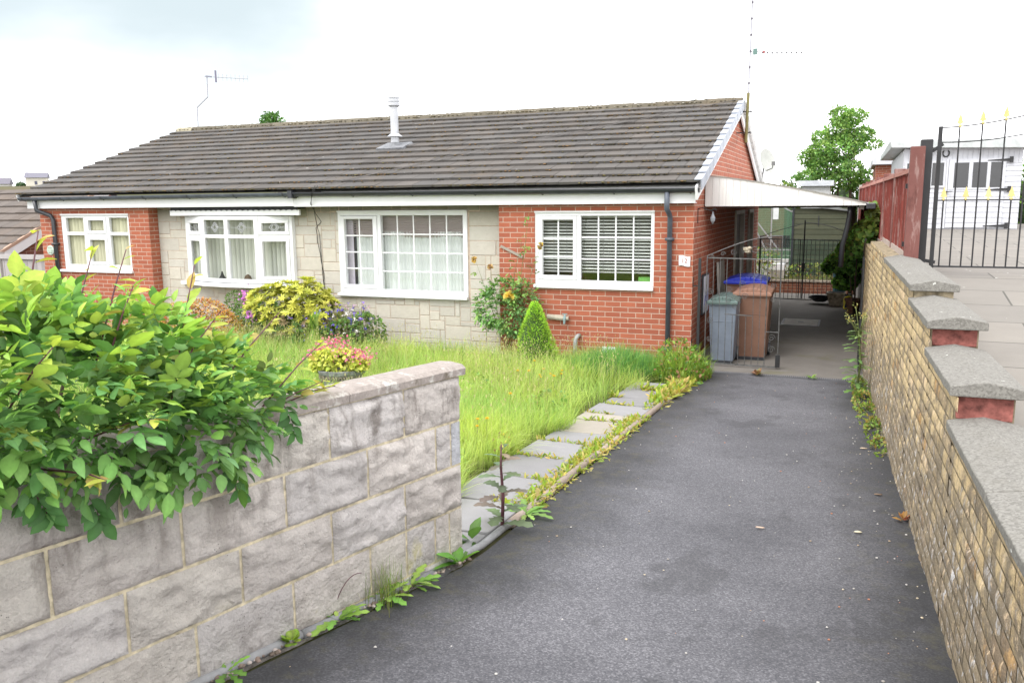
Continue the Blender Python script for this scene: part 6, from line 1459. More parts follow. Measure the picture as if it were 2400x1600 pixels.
# small hawkbit flowers in the lawn
fl_spots = [(-1.24, -3.41), (-1.05, -3.58), (-1.1, -2.98), (-.93, -3.25), (-.79, -3.5), (-.78, -3.3), (-.98, -3.44), (-1.02, -3.36), (-.71, -4.96), (-.62, -5.83), (-.50, -5.95), (-.57, -5.98), (-3.97, -1.98), (-.86, -3.1), (-1.3, -2.75), (-.84, -3.42)]
rr = random.Random(71); f0 = None
for k, (x, y) in enumerate(fl_spots):
    z = float(soil(x, y)); h = rr.uniform(.30, .38)
    if f0 is None:
        f0 = thing('hawkbit_flower', 'small yellow hawkbit flower on a thin stem in the long grass', 'wild flower', (x, y, z), 'yellow hawkbits in the lawn')
        b = MB(); b.tube([(x, y, z), (x + .01, y, z + .18), (x, y - .01, z + .34)], .002, 4); b.build('stem', 'stem', f0)
        m_ = 22; a = np.linspace(0, 4 * pi, m_); dd = np.stack([np.cos(a), np.sin(a), np.where(np.arange(m_) < 11, .25, .9)], 1); scatter('petals', LANCE, np.tile((x, y - .01, z + .34), (m_, 1)), dd, np.tile((0, 0, 1.), (m_, 1)), np.full(m_, .020), np.tile((.62, .36, .01), (m_, 1)), 'petal', f0)
    else: rot_copy(f0, (x, y, z), rr.uniform(0, 6), scale=rr.uniform(.85, 1.1))
# blue green sedge tussock by the corner
r = np.random.default_rng(58)
sedge = thing('sedge_clump', 'tall blue green arching grass tussock below the right brick wall', 'grass tussock', (-.75, -1.1, -.05))
n = 5200; a = r.uniform(0, 2 * pi, n); q = np.sqrt(r.random(n)); x = -.78 + .62 * q * np.cos(a); y = -1.05 + .75 * q * np.sin(a)
ps = np.stack([x, y, soil(x, y)], 1)
grass('blades', ps, r.uniform(.32, .54, n) * (1 - .5 * q * q), np.full(n, .0075), np.clip(pal(n, [(.10, .27, .07), (.14, .33, .07), (.085, .22, .07), (.21, .40, .08)], r), .01, .6), .6, 59, sedge, bias=(.35, -.35))
# weeds in a clump at the house corner
weeds = thing('weed_clump', 'bright green clump of tall weeds at the foot of the right house corner', 'weeds', (.05, -1.0, -.03))
n = 1500; a = r.uniform(0, 2 * pi, n); q = np.sqrt(r.random(n)); x = .04 + .40 * q * np.cos(a); y = -.98 + .62 * q * np.sin(a); g1_ = np.stack([x, y, soil(x, y)], 1)
grass('blades', g1_, r.uniform(.2, .62, n) * (1 - .55 * q * q), np.full(n, .011), pal(n, [(.16, .30, .04), (.21, .33, .05), (.12, .26, .04), (.26, .30, .06)], r), .4, 61, weeds, bias=(.1, -.1))
leaf_blob('leaves', weeds, [(.08, -1.1, .12, .36, .48, .20), (-.05, -.7, .18, .28, .3, .28), (.18, -1.45, .08, .22, .25, .12)], 1100, OVATE, (.03, .07), [(.15, .30, .04), (.20, .33, .04), (.11, .24, .04), (.32, .16, .08)], seed=62, jit=.6)
# weeds and moss growing along the kerb and slab joints
r = np.random.default_rng(63)
n = 5200; y = -r.uniform(1.3, 7.0, n); x = .20 + r.normal(0, .05, n); k = np.array([mnoise.noise(Vector((.5, v * 1.6, 2))) + .5 * mnoise.noise(Vector((1.5, v * 5, 2))) for v in y]) > r.uniform(-.45, .25, n); k |= y > -2.6
x, y = x[k], y[k]; n2 = 1900; jy = np.array(edges)[r.integers(1, len(edges) - 1, n2)]; jx = r.uniform(-.35, .22, n2); kk = np.array([mnoise.noise(Vector((a * 3, b_ * 2, 7))) for a, b_ in zip(jx, jy)]) > .02
x = np.concatenate([x, jx[kk]]); y = np.concatenate([y, (jy + r.normal(0, .018, n2))[kk]]); n = len(x)
z = -.05 - .06 * y + .005
wcol = pal(n, [(.30, .33, .05), (.24, .33, .04), (.19, .29, .04), (.40, .30, .09), (.40, .36, .12)], r)
hh = r.uniform(.02, .07, n) * np.where(y > -3.2, 1.9, 1)
pa = scatter('x', LANCE, np.stack([x, y, z], 1), rdir(n, r) * .9 + np.array([.1, 0, .55]), rdir(n, r) * .5 + np.array([0, 0, .8]), hh, wcol, 'grass', ret=True)
m_ = n // 2; pb = scatter('x', SMALL, np.stack([x[:m_], y[:m_], z[:m_] + .012], 1), rdir(m_, r) * np.array([1, 1, .3]), np.tile((0, 0, 1.), (m_, 1)) + rdir(m_, r) * .4, r.uniform(.012, .03, m_), wcol[:m_] * .9, 'grass', ret=True)
o = merge('kerb_weeds', [pa, pb], 'grass'); tag(o, 'yellow green weeds and moss growing along the kerb and between the path slabs', 'weeds', kind='stuff')
# individual weeds
def rosette(name, label, x, y, n, L, cols, tpl=TOOTH, lift=.35, seed=0, group=None, cat='weed'):
    r = np.random.default_rng(seed); z = dz(y) + .0; t = thing(name, label, cat, (x, y, z), group)
    a = r.uniform(0, 2 * pi, n); d = np.stack([np.cos(a), np.sin(a), r.uniform(.1, lift * 2, n)], 1)
    scatter('leaves', tpl, np.tile((x, y, z + .005), (n, 1)) + d * .01, d, np.tile((0, 0, 1.), (n, 1)) + rdir(n, r) * .2, r.uniform(L * .8, L * 1.5, n), pal(n, cols, r), 'leaf', t); return t
WG = [(.20, .38, .07), (.26, .43, .08), (.16, .32, .06)]
def wfoot(s, n=.035): p = wall_pt(s, n, 0); return p.x, p.y
x, y = wfoot(1.46); rosette('dandelion', 'small toothed dandelion at the wall foot nearest the bottom edge of the photo', x, y, 8, .085, WG, seed=1, lift=.6)
x, y = wfoot(1.15); rosette('clover_sprig', 'pale yellow green clover sprig by the pebbles at the wall foot', x, y, 26, .028, [(.25, .36, .05), (.21, .32, .05)], ROUND, .8, seed=2)
x, y = wfoot(.90); t = rosette('ragwort_seedling', 'feathery weed with a thin arching red stalk against the grey wall', x, y, 11, .10, WG, seed=3, lift=.45)
b = MB(); zz = dz(y); b.tube([(x + .02 - .05 * cos(q * 2.2), y + .12 * q, zz + .18 * sin(q * 1.75)) for q in np.linspace(0, 1, 10)], .002, 5); b.build('stalk', 'redstem', t)
x, y = wfoot(.62); t = rosette('grass_tuft', 'wispy tuft of grass with dandelion leaves against the grey block wall', x, y, 9, .09, WG, seed=4, cat='grass tuft')
r = np.random.default_rng(66); n = 170; px = x + r.normal(0, .045, n); py = y + r.normal(0, .06, n); grass('blades', np.stack([px, py, np.full(n, dz(y))], 1), r.uniform(.06, .24, n), np.full(n, .0028), pal(n, [(.20, .30, .06), (.27, .30, .10), (.15, .26, .05)], r), .45, 67, t)
x, y = wfoot(.44); rosette('dandelion', 'broad dandelion between the grass tuft and the end of the grey wall', x, y, 14, .10, WG, seed=5, lift=.4)
x, y = wfoot(.08, .05); rosette('dock_seedling', 'dock weed with a large upright leaf at the end of the grey wall', x, y, 9, .12, [(.11, .26, .04), (.15, .31, .05)], OVATE, .55, seed=6)
rosette('dock_seedling', 'dark green dock leaf sprouting behind the corner of the grey wall', .16, -7.66, 4, .15, [(.085, .19, .04)], OVATE, .9, seed=7)
rosette('dandelion', 'dandelion rosette with jagged leaves at the open end of the kerb', .27, -7.12, 14, .13, WG, seed=8, lift=.35)
rosette('dandelion', 'dandelion with red stalks in the gap of the brown kerb', .24, -6.85, 8, .11, [(.20, .30, .05), (.28, .24, .07)], seed=9, lift=.7)
rosette('herb_robert', 'small reddish weed growing from the drain channel', .95, -.46, 26, .07, [(.30, .14, .09), (.22, .26, .08), (.34, .20, .14)], SMALL, .9, seed=10)
rosette('drain_weed', 'little green weed in the drain channel near the buff wall', 1.62, -.45, 16, .06, WG, LANCE, .6, seed=11)
rosette('red_stonecrop', 'tiny red stonecrop at the foot of the buff brick wall', FX(-6.3) - .03, -6.3, 22, .04, [(.38, .10, .06), (.34, .20, .06)], SMALL, .8, seed=12)
# sow thistle with a dark stem
st = thing('sow_thistle', 'tall sow thistle with dark purple stem at the end of the grey wall', 'thistle', (.24, -7.4, .36))
r = np.random.default_rng(70); b = MB(); X0, Y0, Z0 = .235, -7.40, dz(-7.4)
b.tube([(X0, Y0, Z0), (X0 + .008, Y0, Z0 + .2), (X0 - .004, Y0, Z0 + .38), (X0 + .0, Y0, Z0 + .50)], [.011, .010, .007, .004], 7); b.build('stem', 'redstem', st, smooth=True)
n = 20; hgt = np.linspace(.03, .47, n); a = np.arange(n) * 2.4; d = np.stack([np.cos(a), np.sin(a), np.full(n, .35)], 1)
scatter('leaves', TOOTHW, np.stack([X0 + 0 * a, Y0 + 0 * a, Z0 + hgt], 1), d, np.tile((0, 0, 1.), (n, 1)) + rdir(n, r) * .2, np.linspace(.18, .10, n), pal(n, [(.10, .14, .075), (.13, .20, .09), (.16, .12, .10)], r), 'leaf', st)
n = 34; scatter('buds', SMALL, np.stack([X0 + r.normal(0, .025, n), Y0 + r.normal(0, .025, n), Z0 + r.uniform(.45, .56, n)], 1), rdir(n, r) * .5 + np.array([0, 0, 1.]), rdir(n, r), r.uniform(.012, .022, n), pal(n, [(.45, .38, .08), (.25, .28, .08), (.30, .2, .1)], r), 'leaf', st)
# prickly lettuce / thistle by the buff wall
tl = thing('tall_thistle', 'tall pale green flowering sow thistle growing against the buff brick wall', 'thistle', (2.14, -1.6, .05))
r = np.random.default_rng(72); b = MB(); X0, Y0, Z0 = 2.14, -1.65, dz(-1.65)
tips = []
b.tube([(X0, Y0, Z0), (X0 + .03, Y0, Z0 + .4), (X0 - .01, Y0, Z0 + .75)], [.013, .011, .007], 7)
for k in range(9):
    t = Vector((X0 + r.normal(0, .07), Y0 + r.normal(0, .07), Z0 + r.uniform(.82, 1.02))); b.tube([(X0 - .0, Y0, Z0 + .62 + .015 * k), Vector((X0, Y0, Z0 + .72)).lerp(t, .6), t], .004, 4); tips.append(t)
b.build('stem', 'stem', tl, smooth=True)
n = 64; hgt = r.uniform(.02, .78, n); a = np.arange(n) * 2.4; d = np.stack([np.cos(a), np.sin(a), r.uniform(.1, .5, n)], 1)
scatter('leaves', TOOTH, np.stack([X0 + .01 * np.cos(a), Y0 + .01 * np.sin(a), Z0 + hgt], 1), d, np.tile((0, 0, 1.), (n, 1)) + rdir(n, r) * .25, r.uniform(.14, .24, n) * (1 - .5 * hgt), pal(n, [(.14, .25, .07), (.18, .29, .08), (.12, .21, .06)], r), 'leaf', tl)
n = 90; tt = np.array([tuple(tips[i]) for i in r.integers(0, len(tips), n)]) + r.normal(0, .018, (n, 3)); scatter('buds', SMALL, tt, rdir(n, r) + np.array([0, 0, .6]), rdir(n, r), r.uniform(.015, .028, n), pal(n, [(.42, .42, .14), (.30, .33, .12), (.45, .36, .12)], r), 'leaf', tl)
gc = leaf_blob('wall_weeds', None, [(2.20, -2.2, .10, .10, .5, .12), (2.24, -2.9, .13, .09, .5, .10), (2.28, -3.7, .19, .08, .45, .09), (2.30, -4.3, .22, .06, .3, .07), (2.17, -1.3, .1, .08, .4, .1)], 1700, SMALL, (.018, .05), [(.24, .31, .05), (.19, .28, .05), (.33, .24, .07), (.14, .24, .04)], seed=74, jit=.7)
tag(gc, 'straggling green and reddish weeds along the foot of the buff brick wall', 'weeds', kind='stuff')
# ivy on the right
iv = thing('ivy_bush', 'dark glossy ivy bush spilling over the buff wall under the canopy end', 'ivy', (2.0, 4, 0))
rr = random.Random(77); ivb = []
for k in range(30):
    t = rr.random(); y_ = 1.6 + 6.2 * t ** .8; top_ = 1.85 - .75 * t; x_ = 2.22 - .40 * t ** 1.4 + rr.uniform(-.16, .08) * (.4 + t); z_ = top_ - rr.random() * (.10 + .95 * t ** 1.3)
    ivb.append((x_, y_, z_, rr.uniform(.07, .12) + .10 * t, rr.uniform(.12, .25), rr.uniform(.08, .13) + .08 * t))
ivb += [(2.26, 1.3, 1.95, .07, .25, .22), (2.24, 1.5, 1.78, .10, .3, .16), (1.62, 7.0, .86, .16, .2, .14), (1.9, 7.2, .52, .22, .2, .13)]
leaf_blob('foliage', iv, ivb, 5600, ROUND, (.05, .105), [(.12, .27, .06), (.16, .35, .07), (.085, .19, .05), (.24, .46, .10)], seed=75, jit=.6, topcols=[(.20, .26, .06), (.25, .34, .07), (.15, .20, .06)])
stems('stem', iv, (2.1, 6.0, -.03), [(2.05, 5, 1.2), (2.1, 3.4, 1.5), (1.95, 6.4, 1.1)], .018, 'bark', 5)

# flower bed under the windows
rh = thing('yellow_green_shrub', 'rounded rhododendron with lime yellow new leaves below the bow window', 'shrub', (-6.3, -.5, -.05))
rb = [(-6.35, -.55, .52, .62, .42, .50), (-6.0, -.5, .66, .42, .38, .42), (-6.75, -.5, .58, .42, .36, .38), (-5.75, -.48, .42, .36, .34, .40)]
r = np.random.default_rng(80); p, nr, dep = blob_pts(rb, 800, r, .95, 0.)
P_, D_, N_, S_, C_ = [], [], [], [], []
for k in range(len(p)):
    tt = p[k, 2] > .45 + r.normal(0, .13); cset = [(.52, .52, .07), (.58, .56, .09), (.44, .48, .07)] if tt else [(.10, .20, .05), (.08, .15, .04), (.16, .27, .06), (.22, .16, .08), (.36, .38, .07)]
    c = np.array(cset[r.integers(0, len(cset))]) * r.uniform(.8, 1.15) * (1 - .7 * min(1, dep[k] / .3)); ax = norm(nr[k] * .7 + np.array([0, 0, .6]) + r.normal(0, .2, 3))
    a1 = norm(np.cross(ax, (0, 0.3, 1.))); a2 = np.cross(ax, a1); m_ = 8
    for j in range(m_):
        an = 2 * pi * j / m_ + r.uniform(0, .5); dd = ax * (.75 if tt else .35) + a1 * cos(an) + a2 * sin(an); P_.append(p[k]); D_.append(dd); N_.append(ax + r.normal(0, .1, 3)); S_.append(r.uniform(.07, .105)); C_.append(c * r.uniform(.85, 1.15))
scatter('foliage', LANCE, np.array(P_), np.array(D_), np.array(N_), np.array(S_), np.array(C_), 'leaf', rh)
n = 120; pr = np.array([[-7.12, -.62, .72]]) + r.normal(0, 1, (n, 3)) * np.array([.045, .04, .075]); pr[90:] = np.array([[-6.85, -.85, .50]]) + r.normal(0, 1, (30, 3)) * np.array([.05, .03, .03])
scatter('flowers', ROUND, pr, rdir(n, r), rdir(n, r), r.uniform(.03, .05, n), pal(n, [(.62, .22, .60), (.70, .32, .66), (.52, .18, .55)], r), 'petal', rh)
stems('stem', rh, (-6.3, -.5, -.08), [(-6.6, -.5, .5), (-6.1, -.5, .6), (-5.8, -.5, .4), (-6.4, -.6, .7)], .02, 'bark', 8)
sp = thing('orange_spiraea', 'low mounded shrub with orange yellow leaves and dark pink flower heads', 'shrub', (-8.1, -.6, -.05))
leaf_blob('foliage', sp, [(-8.05, -.6, .27, .62, .40, .44), (-8.55, -.55, .24, .46, .36, .38), (-7.65, -.62, .18, .38, .34, .34)], 5200, LANCE, (.035, .065), [(.60, .38, .05), (.62, .28, .06), (.54, .46, .07), (.48, .18, .06), (.58, .44, .06)], seed=81, jit=.7, zmin=-.05, topcols=[(.62, .34, .06), (.56, .18, .07), (.58, .24, .08), (.62, .42, .06)])
leaf_blob('flowers', sp, [(-8.1, -.6, .33, .58, .38, .40), (-8.6, -.55, .3, .36, .3, .33)], 260, SMALL, (.02, .04), [(.30, .05, .09), (.36, .08, .13), (.25, .06, .08)], seed=82, jit=.8, shell=1., zmin=.4, mat='petal')
fe = thing('feathery_shrub', 'feathery mid green shrub under the sill of the bow window', 'shrub', (-7.5, -.2, -.05))
leaf_blob('foliage', fe, [(-7.45, -.15, .45, .30, .2, .36), (-7.75, -.12, .62, .20, .16, .18), (-7.25, -.3, .3, .28, .25, .36)], 1500, LANCE, (.035, .075), [(.13, .27, .05), (.10, .22, .045), (.17, .31, .06)], seed=83, jit=.6)
stems('stem', fe, (-7.45, -.15, -.08), [(-7.5, -.15, .6), (-7.7, -.15, .65), (-7.3, -.3, .5)], .01, 'stem', 9)
aq = thing('columbine_clump', 'clump of violet and white columbines with green leaves beside the lime shrub', 'flowers', (-5.3, -.6, -.05))
leaf_blob('foliage', aq, [(-5.2, -.6, .14, .55, .38, .34), (-4.95, -.5, .22, .34, .3, .36), (-5.75, -.8, .08, .4, .3, .26)], 2000, ROUND, (.03, .06), [(.10, .22, .045), (.14, .27, .05), (.07, .16, .04), (.18, .30, .05)], seed=84, jit=.6)
r = np.random.default_rng(85); n = 150; fp = np.stack([r.uniform(-6.1, -4.75, n), r.uniform(-.95, -.35, n), r.uniform(.30, .74, n)], 1); fp[:, 2] = np.where(fp[:, 0] < -5.6, fp[:, 2] * .85, fp[:, 2]); fp[:12, 2] = r.uniform(.12, .3, 12)
fc = pal(n, [(.13, .10, .55), (.17, .13, .62), (.10, .08, .45), (.24, .18, .62)], r); wt = (fp[:, 0] > -5.35) & (r.random(n) < .5); fc[wt] = np.array((.70, .66, .66)); wt = (fp[:, 2] > .62) & (r.random(n) < .4); fc[wt] = np.array((.6, .42, .52))
rep = 6; scatter('flowers', OVATE, np.repeat(fp, rep, 0) + r.normal(0, .006, (n * rep, 3)), rdir(n * rep, r) + np.array([0, 0, -.4]), rdir(n * rep, r), np.repeat(r.uniform(.022, .042, n), rep), np.repeat(fc, rep, 0), 'petal', aq)
b = MB(); 
for k in range(0, n, 2): q = fp[k]; b.tube([(q[0] * .85 + -5.25 * .15, q[1], -.05), (q[0] + r.normal(0, .03), q[1], q[2] * .6), tuple(q)], .0028, 4)
b.build('stems', 'stem', aq)
n = 420; x = r.uniform(-5.75, -4.8, n); y = r.uniform(-.7, -.35, n); grass('fine_stems', np.stack([x, y, np.full(n, .1)], 1), r.uniform(.4, .75, n), np.full(n, .0025), pal(n, [(.28, .24, .14), (.22, .26, .10)], r), .15, 86, aq)
cr = thing('crocosmia_clump', 'fan of sword shaped bright green leaves in front of the columbines', 'flowers', (-5.6, -.95, -.05))
n = 70; a = r.uniform(0, 2 * pi, n); pp = np.stack([-5.62 + .10 * np.cos(a), -.95 + .08 * np.sin(a), np.full(n, -.02)], 1); d = np.stack([np.cos(a) * .34 + .14, np.sin(a) * .22 - .1, np.full(n, 1.)], 1)
scatter('leaves', STRAP, pp, d, np.stack([np.cos(a), np.sin(a), np.full(n, .4)], 1), r.uniform(.38, .62, n), pal(n, [(.20, .33, .06), (.15, .28, .05), (.26, .37, .07)], r), 'leaf', cr)
# rose bush at the joint of stone and brick
ro = thing('rose_bush', 'straggly rose bush with one large yellow bloom against the wall joint', 'rose', (-2.75, -.2, -.05))
r = np.random.default_rng(90); rbl = [(-2.72, -.24, .66, .40, .20, .27), (-2.95, -.22, .72, .22, .18, .22), (-2.45, -.22, .82, .22, .16, .26), (-2.7, -.2, .92, .30, .15, .18), (-2.62, -.22, .5, .22, .18, .16)]
p, nr, dep = blob_pts(rbl, 450, r, .7); n = len(p)
extra = [(-3.17, -.18, 1.20), (-3.12, -.18, 1.10), (-3.0, -.18, 1.1), (-2.52, -.16, 1.24), (-2.6, -.16, 1.38), (-2.5, -.16, 1.5), (-2.42, -.16, 1.62), (-2.4, -.16, 1.75), (-2.36, -.16, 1.9), (-2.34, -.16, 2.05), (-2.22, -.15, 1.2), (-2.25, -.15, 1.38), (-2.2, -.15, 1.45), (-2.3, -.15, 1.3), (-2.46, -.16, 1.15), (-2.64, -.16, 1.3), (-2.3, -.15, 1.05), (-2.16, -.15, .80), (-2.48, -.16, 1.7), (-2.33, -.16, 1.62)]
p = np.concatenate([p, np.array(extra)]); nr = np.concatenate([nr, rdir(len(extra), r) * .5 + np.array([0, -.7, .2])]); n = len(p)
cols = pal(n, [(.12, .26, .08), (.16, .32, .09), (.09, .19, .06), (.24, .40, .10)], r); cols[-len(extra):] = pal(len(extra), [(.10, .20, .045), (.16, .25, .05)], r)
P_, D_, N_, S_, C_ = compound(p, norm(nr + rdir(n, r) * .5 + np.array([0, -.2, 0])), norm(nr * .4 + np.array([0, -.3, .8]) + rdir(n, r) * .3), 5, r.uniform(.055, .095, n), r.uniform(.040, .066, n), r, cols)
scatter('foliage', OVATE, P_, D_, N_, S_, C_, 'leaf', ro)
stems('stem', ro, (-2.72, -.14, -.05), [(-3.18, -.18, 1.36), (-2.95, -.18, 1.28), (-2.34, -.16, 2.1), (-2.17, -.16, 1.58), (-2.7, -.2, .95), (-2.2, -.16, .95), (-2.58, -.16, 1.25), (-2.45, -.16, 1.7)], .007, 'stem', 10, .12)
def bloom(pos, rad, cols, nm='bloom', m_=34, seed=0):
    r = np.random.default_rng(seed); d = rdir(m_, r); d[:, 1] -= .35; d = norm(d); scatter(nm, ROUND, np.array(pos)[None] + d * rad * .15, d, norm(rdir(m_, r) + d * .2), np.full(m_, rad), pal(m_, cols, r, .08), 'petal', ro)
bloom((-2.585, -.36, .895), .078, [(.78, .62, .14), (.80, .66, .22), (.75, .55, .10)], seed=1)
bloom((-3.20, -.2, 1.40), .05, [(.72, .52, .16), (.60, .38, .12), (.45, .32, .14)], 'faded_bloom', 26, 2); bloom((-2.94, -.2, 1.30), .045, [(.60, .42, .18), (.4, .25, .12)], 'faded_bloom', 22, 3); bloom((-2.15, -.2, 1.62), .05, [(.70, .52, .10), (.36, .24, .1), (.3, .22, .12)], 'faded_bloom', 26, 4)
# dwarf conifer
cf = thing('dwarf_conifer', 'bright green cone shaped dwarf conifer in front of the right brick wall', 'conifer', (-1.98, -.9, -.03))
r = np.random.default_rng(91); n = 9000; t = r.random(n) ** .8; a = r.uniform(0, 2 * pi, n); zz = -.03 + .99 * (1 - t) ; rad = .31 * np.power(t, .64) * (1 + .09 * np.sin(a * 3 + t * 9) + .08 * np.sin(a * 7 + t * 17) + .05 * np.sin(a * 13 - t * 31)); q = 1 - np.abs(r.normal(0, .07, n)); cx, cy = -1.985 + .03 * t, -.9
p = np.stack([cx + rad * q * np.cos(a), cy + rad * q * np.sin(a), zz], 1); d = np.stack([np.cos(a), np.sin(a), .75 + 0 * a], 1) + rdir(n, r) * .55
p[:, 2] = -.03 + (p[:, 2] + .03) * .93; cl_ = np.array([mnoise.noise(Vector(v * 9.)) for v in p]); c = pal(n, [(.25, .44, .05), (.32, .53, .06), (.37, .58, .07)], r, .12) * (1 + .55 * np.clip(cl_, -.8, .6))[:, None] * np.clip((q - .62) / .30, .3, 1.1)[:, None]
scatter('foliage', NEEDLE, p, d, rdir(n, r), r.uniform(.022, .042, n), np.clip(c, .01, .9), 'leaf', cf)
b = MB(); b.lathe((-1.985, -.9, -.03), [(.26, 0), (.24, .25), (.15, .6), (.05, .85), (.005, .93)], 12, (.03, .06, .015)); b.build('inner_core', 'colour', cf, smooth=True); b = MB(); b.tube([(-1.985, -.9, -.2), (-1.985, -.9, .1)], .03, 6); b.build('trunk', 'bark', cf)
# planter with pink flowers behind the wall
pt = thing('stone_planter', 'grey scroll patterned stone planter in the long grass behind the block wall', 'planter', (-2.97, -4.3, .15))
b = MB(); b.lathe((-2.97, -4.15, .14), [(.17, 0), (.18, .03), (.20, .27), (.26, .34), (.275, .38), (.24, .38), (.22, .35)], 24); b.build('pot_body', plain('grey_stone_pot', (.25, .255, .26), .85, .2, var=.3, scale=14, bumps=.4), pt, smooth=False, bevel=.004)
b = MB()
for k in range(10):
    a = -pi / 2 + (k - 4.5) * .33; c = (-2.97 + .236 * cos(a), -4.15 + .245 * sin(a), .44); ux = Vector((-sin(a), cos(a), 0)); pts = []
    for j in range(16): tt = j / 15; an = 3.2 * pi * tt; q = .045 * (1 - .8 * tt); pts.append(Vector(c) + ux * q * cos(an) + Vector((0, 0, q * sin(an))))
    b.tube(pts, .006, 5)
b.build('scroll_relief', 'stonepot', pt)
pf_ = thing('planter_flowers', 'mound of lime leaves and bright pink flowers growing in the stone planter', 'flowers', (-2.97, -4.15, .45))
leaf_blob('foliage', pf_, [(-2.97, -4.15, .57, .31, .24, .13), (-3.1, -4.2, .58, .2, .2, .13)], 1500, ROUND, (.03, .052), [(.50, .54, .08), (.58, .58, .11), (.42, .50, .08), (.52, .56, .10)], seed=93, jit=.6, zmin=.49)
r = np.random.default_rng(94); n = 480; px = r.uniform(-3.36, -2.62, n); hz = .66 + .14 * np.exp(-((px + 3.08) / .16) ** 2); p = np.stack([px, -4.15 + r.normal(0, .1, n), hz + r.normal(0, .03, n) - .25 * np.clip(np.abs(px + 2.99) - .26, 0, 1)], 1)
scatter('flowers', SMALL, p, rdir(n, r), rdir(n, r), r.uniform(.022, .040, n), pal(n, [(.66, .10, .22), (.66, .20, .28), (.68, .28, .30), (.58, .10, .30)], r), 'petal', pf_)

# ------------------------------------------------------------------ trees and hedges behind
def tree(name, label, base, h, crown, n, leaf, cols, tops, seed, tr=.09, trunks=1, group=None, cat='tree', tpl=SMALL):
    t = thing(name, label, cat, base, group); rr = random.Random(seed); r = np.random.default_rng(seed); b = MB(); B = Vector(base)
    cl = []
    for k in range(26):
        c = crown[rr.randrange(len(crown))]; d = Vector([rr.gauss(0, 1) for _ in range(3)]).normalized() * rr.uniform(.5, .95); e = Vector((c[0] + d.x * c[3], c[1] + d.y * c[4], c[2] + d.z * c[5]))
        cl.append(e)
    for q in range(trunks):
        o_ = Vector(((q - (trunks - 1) / 2) * .25, 0, 0)); top = Vector((crown[0][0], crown[0][1], crown[0][2])) + o_ * 2
        pts = [B + o_ - Vector((0, 0, .4)), (B + o_).lerp(top, .35) + Vector((rr.uniform(-.1, .1), 0, 0)), (B + o_).lerp(top, .7) + Vector((rr.uniform(-.15, .15), 0, 0)), top + Vector((0, 0, crown[0][5] * .4))]
        b.tube(pts, [tr, tr * .8, tr * .5, tr * .2], 8)
        for e in cl[q::trunks]:
            s = (B + o_).lerp(top, rr.uniform(.35, .95)); m_ = s.lerp(e, .5) + Vector((0, 0, rr.uniform(.0, .25))); b.tube([s, m_, e], [tr * .38, tr * .25, tr * .08], 5)
    b.build('trunk', 'bark', t, smooth=True)
    sub = []
    for e in cl: sub.append((e.x, e.y, e.z, rr.uniform(.25, .5) * crown[0][3], rr.uniform(.25, .5) * crown[0][4], rr.uniform(.2, .36) * crown[0][5]))
    p, nr, dep = blob_pts(sub + [(c[0], c[1], c[2], c[3] * .55, c[4] * .55, c[5] * .6) for c in crown], n, r, .45); n = len(p)
    zt = (p[:, 2] - p[:, 2].min()) / np.ptp(p[:, 2]); c = np.where((r.random(n) < .25 + .5 * zt)[:, None], pal(n, tops, r), pal(n, cols, r)); cn = np.array([mnoise.noise(Vector(v * 1.6)) for v in p]); c *= (1 + .5 * cn)[:, None]
    scatter('crown', tpl, p, rdir(n, r) + np.array([0, 0, -.3]), rdir(n, r) * .7 + np.array([0, 0, .6]), r.uniform(leaf[0], leaf[1], n), np.clip(c, .008, .8), 'leaf', t); return t
tree('sycamore_tree', 'bushy bright green tree with several trunks beyond the canopy and sheds', (1.5, 20.5, 0), 5.6, [(1.45, 20.5, 4.05, 1.05, 1.0, .95), (1.25, 20.5, 3.4, 1.25, 1.0, .6), (1.55, 20.5, 4.75, .62, .6, .62), (1.95, 20.6, 4.2, .75, .7, .62), (.75, 20.5, 3.5, .75, .7, .5), (1.6, 20.4, 2.9, 1.3, .9, .5), (.9, 20.4, 4.0, .5, .5, .5)], 12500, (.07, .14), [(.10, .22, .05), (.08, .17, .045), (.13, .26, .06)], [(.17, .32, .07), (.22, .36, .08)], 120, .055, 3)
tree('conifer_tree', 'top of a dark green tree just showing above the ridge of the roof', (-18.2, 15, -.8), 6, [(-18.2, 15, 4.95, .55, .55, .70), (-18.35, 15, 5.3, .3, .3, .3), (-18.2, 15, 4.0, .9, .9, .9)], 2600, (.07, .16), [(.05, .13, .03), (.07, .17, .04)], [(.08, .19, .04)], 121, .08)
def hedge_(label, blobs, n, leaf, cols, seed, name='hedge', loc=None):
    t = thing(name, label, 'hedge', loc or (blobs[0][0], blobs[0][1], 0)); leaf_blob('foliage', t, blobs, n, SMALL, leaf, cols, seed=seed, jit=.8, shell=.85); b = MB()
    for q in blobs: b.lathe((q[0], q[1], -.2), [(min(q[3], q[4]) * .75, 0), (min(q[3], q[4]) * .75, q[2] + q[5] * .3), (.1, q[2] + q[5] * .72 + .2)], 8, (.02, .035, .012))
    b.build('inner_growth', 'colour', t); return t
hedge_('dark leafy hedge below the tree and behind the sheds', [(.0, 24, 1.6, 1.3, 1, 1.55), (1.6, 24, 1.6, 1.2, 1, 1.65), (2.6, 24.4, 1.7, 1.1, 1, 1.7), (-1.6, 24, 1.2, 1.3, 1, 1.1)], 4200, (.10, .22), [(.05, .11, .025), (.07, .15, .03), (.10, .20, .04)], 130)
hedge_('yellow green bush at the left end of the back hedge', [(-.35, 21.5, 1.9, .55, .6, .95), (-.9, 21.6, 1.0, .8, .6, 1.0)], 1500, (.08, .16), [(.16, .22, .03), (.20, .26, .04), (.12, .18, .03)], 131, 'bush')
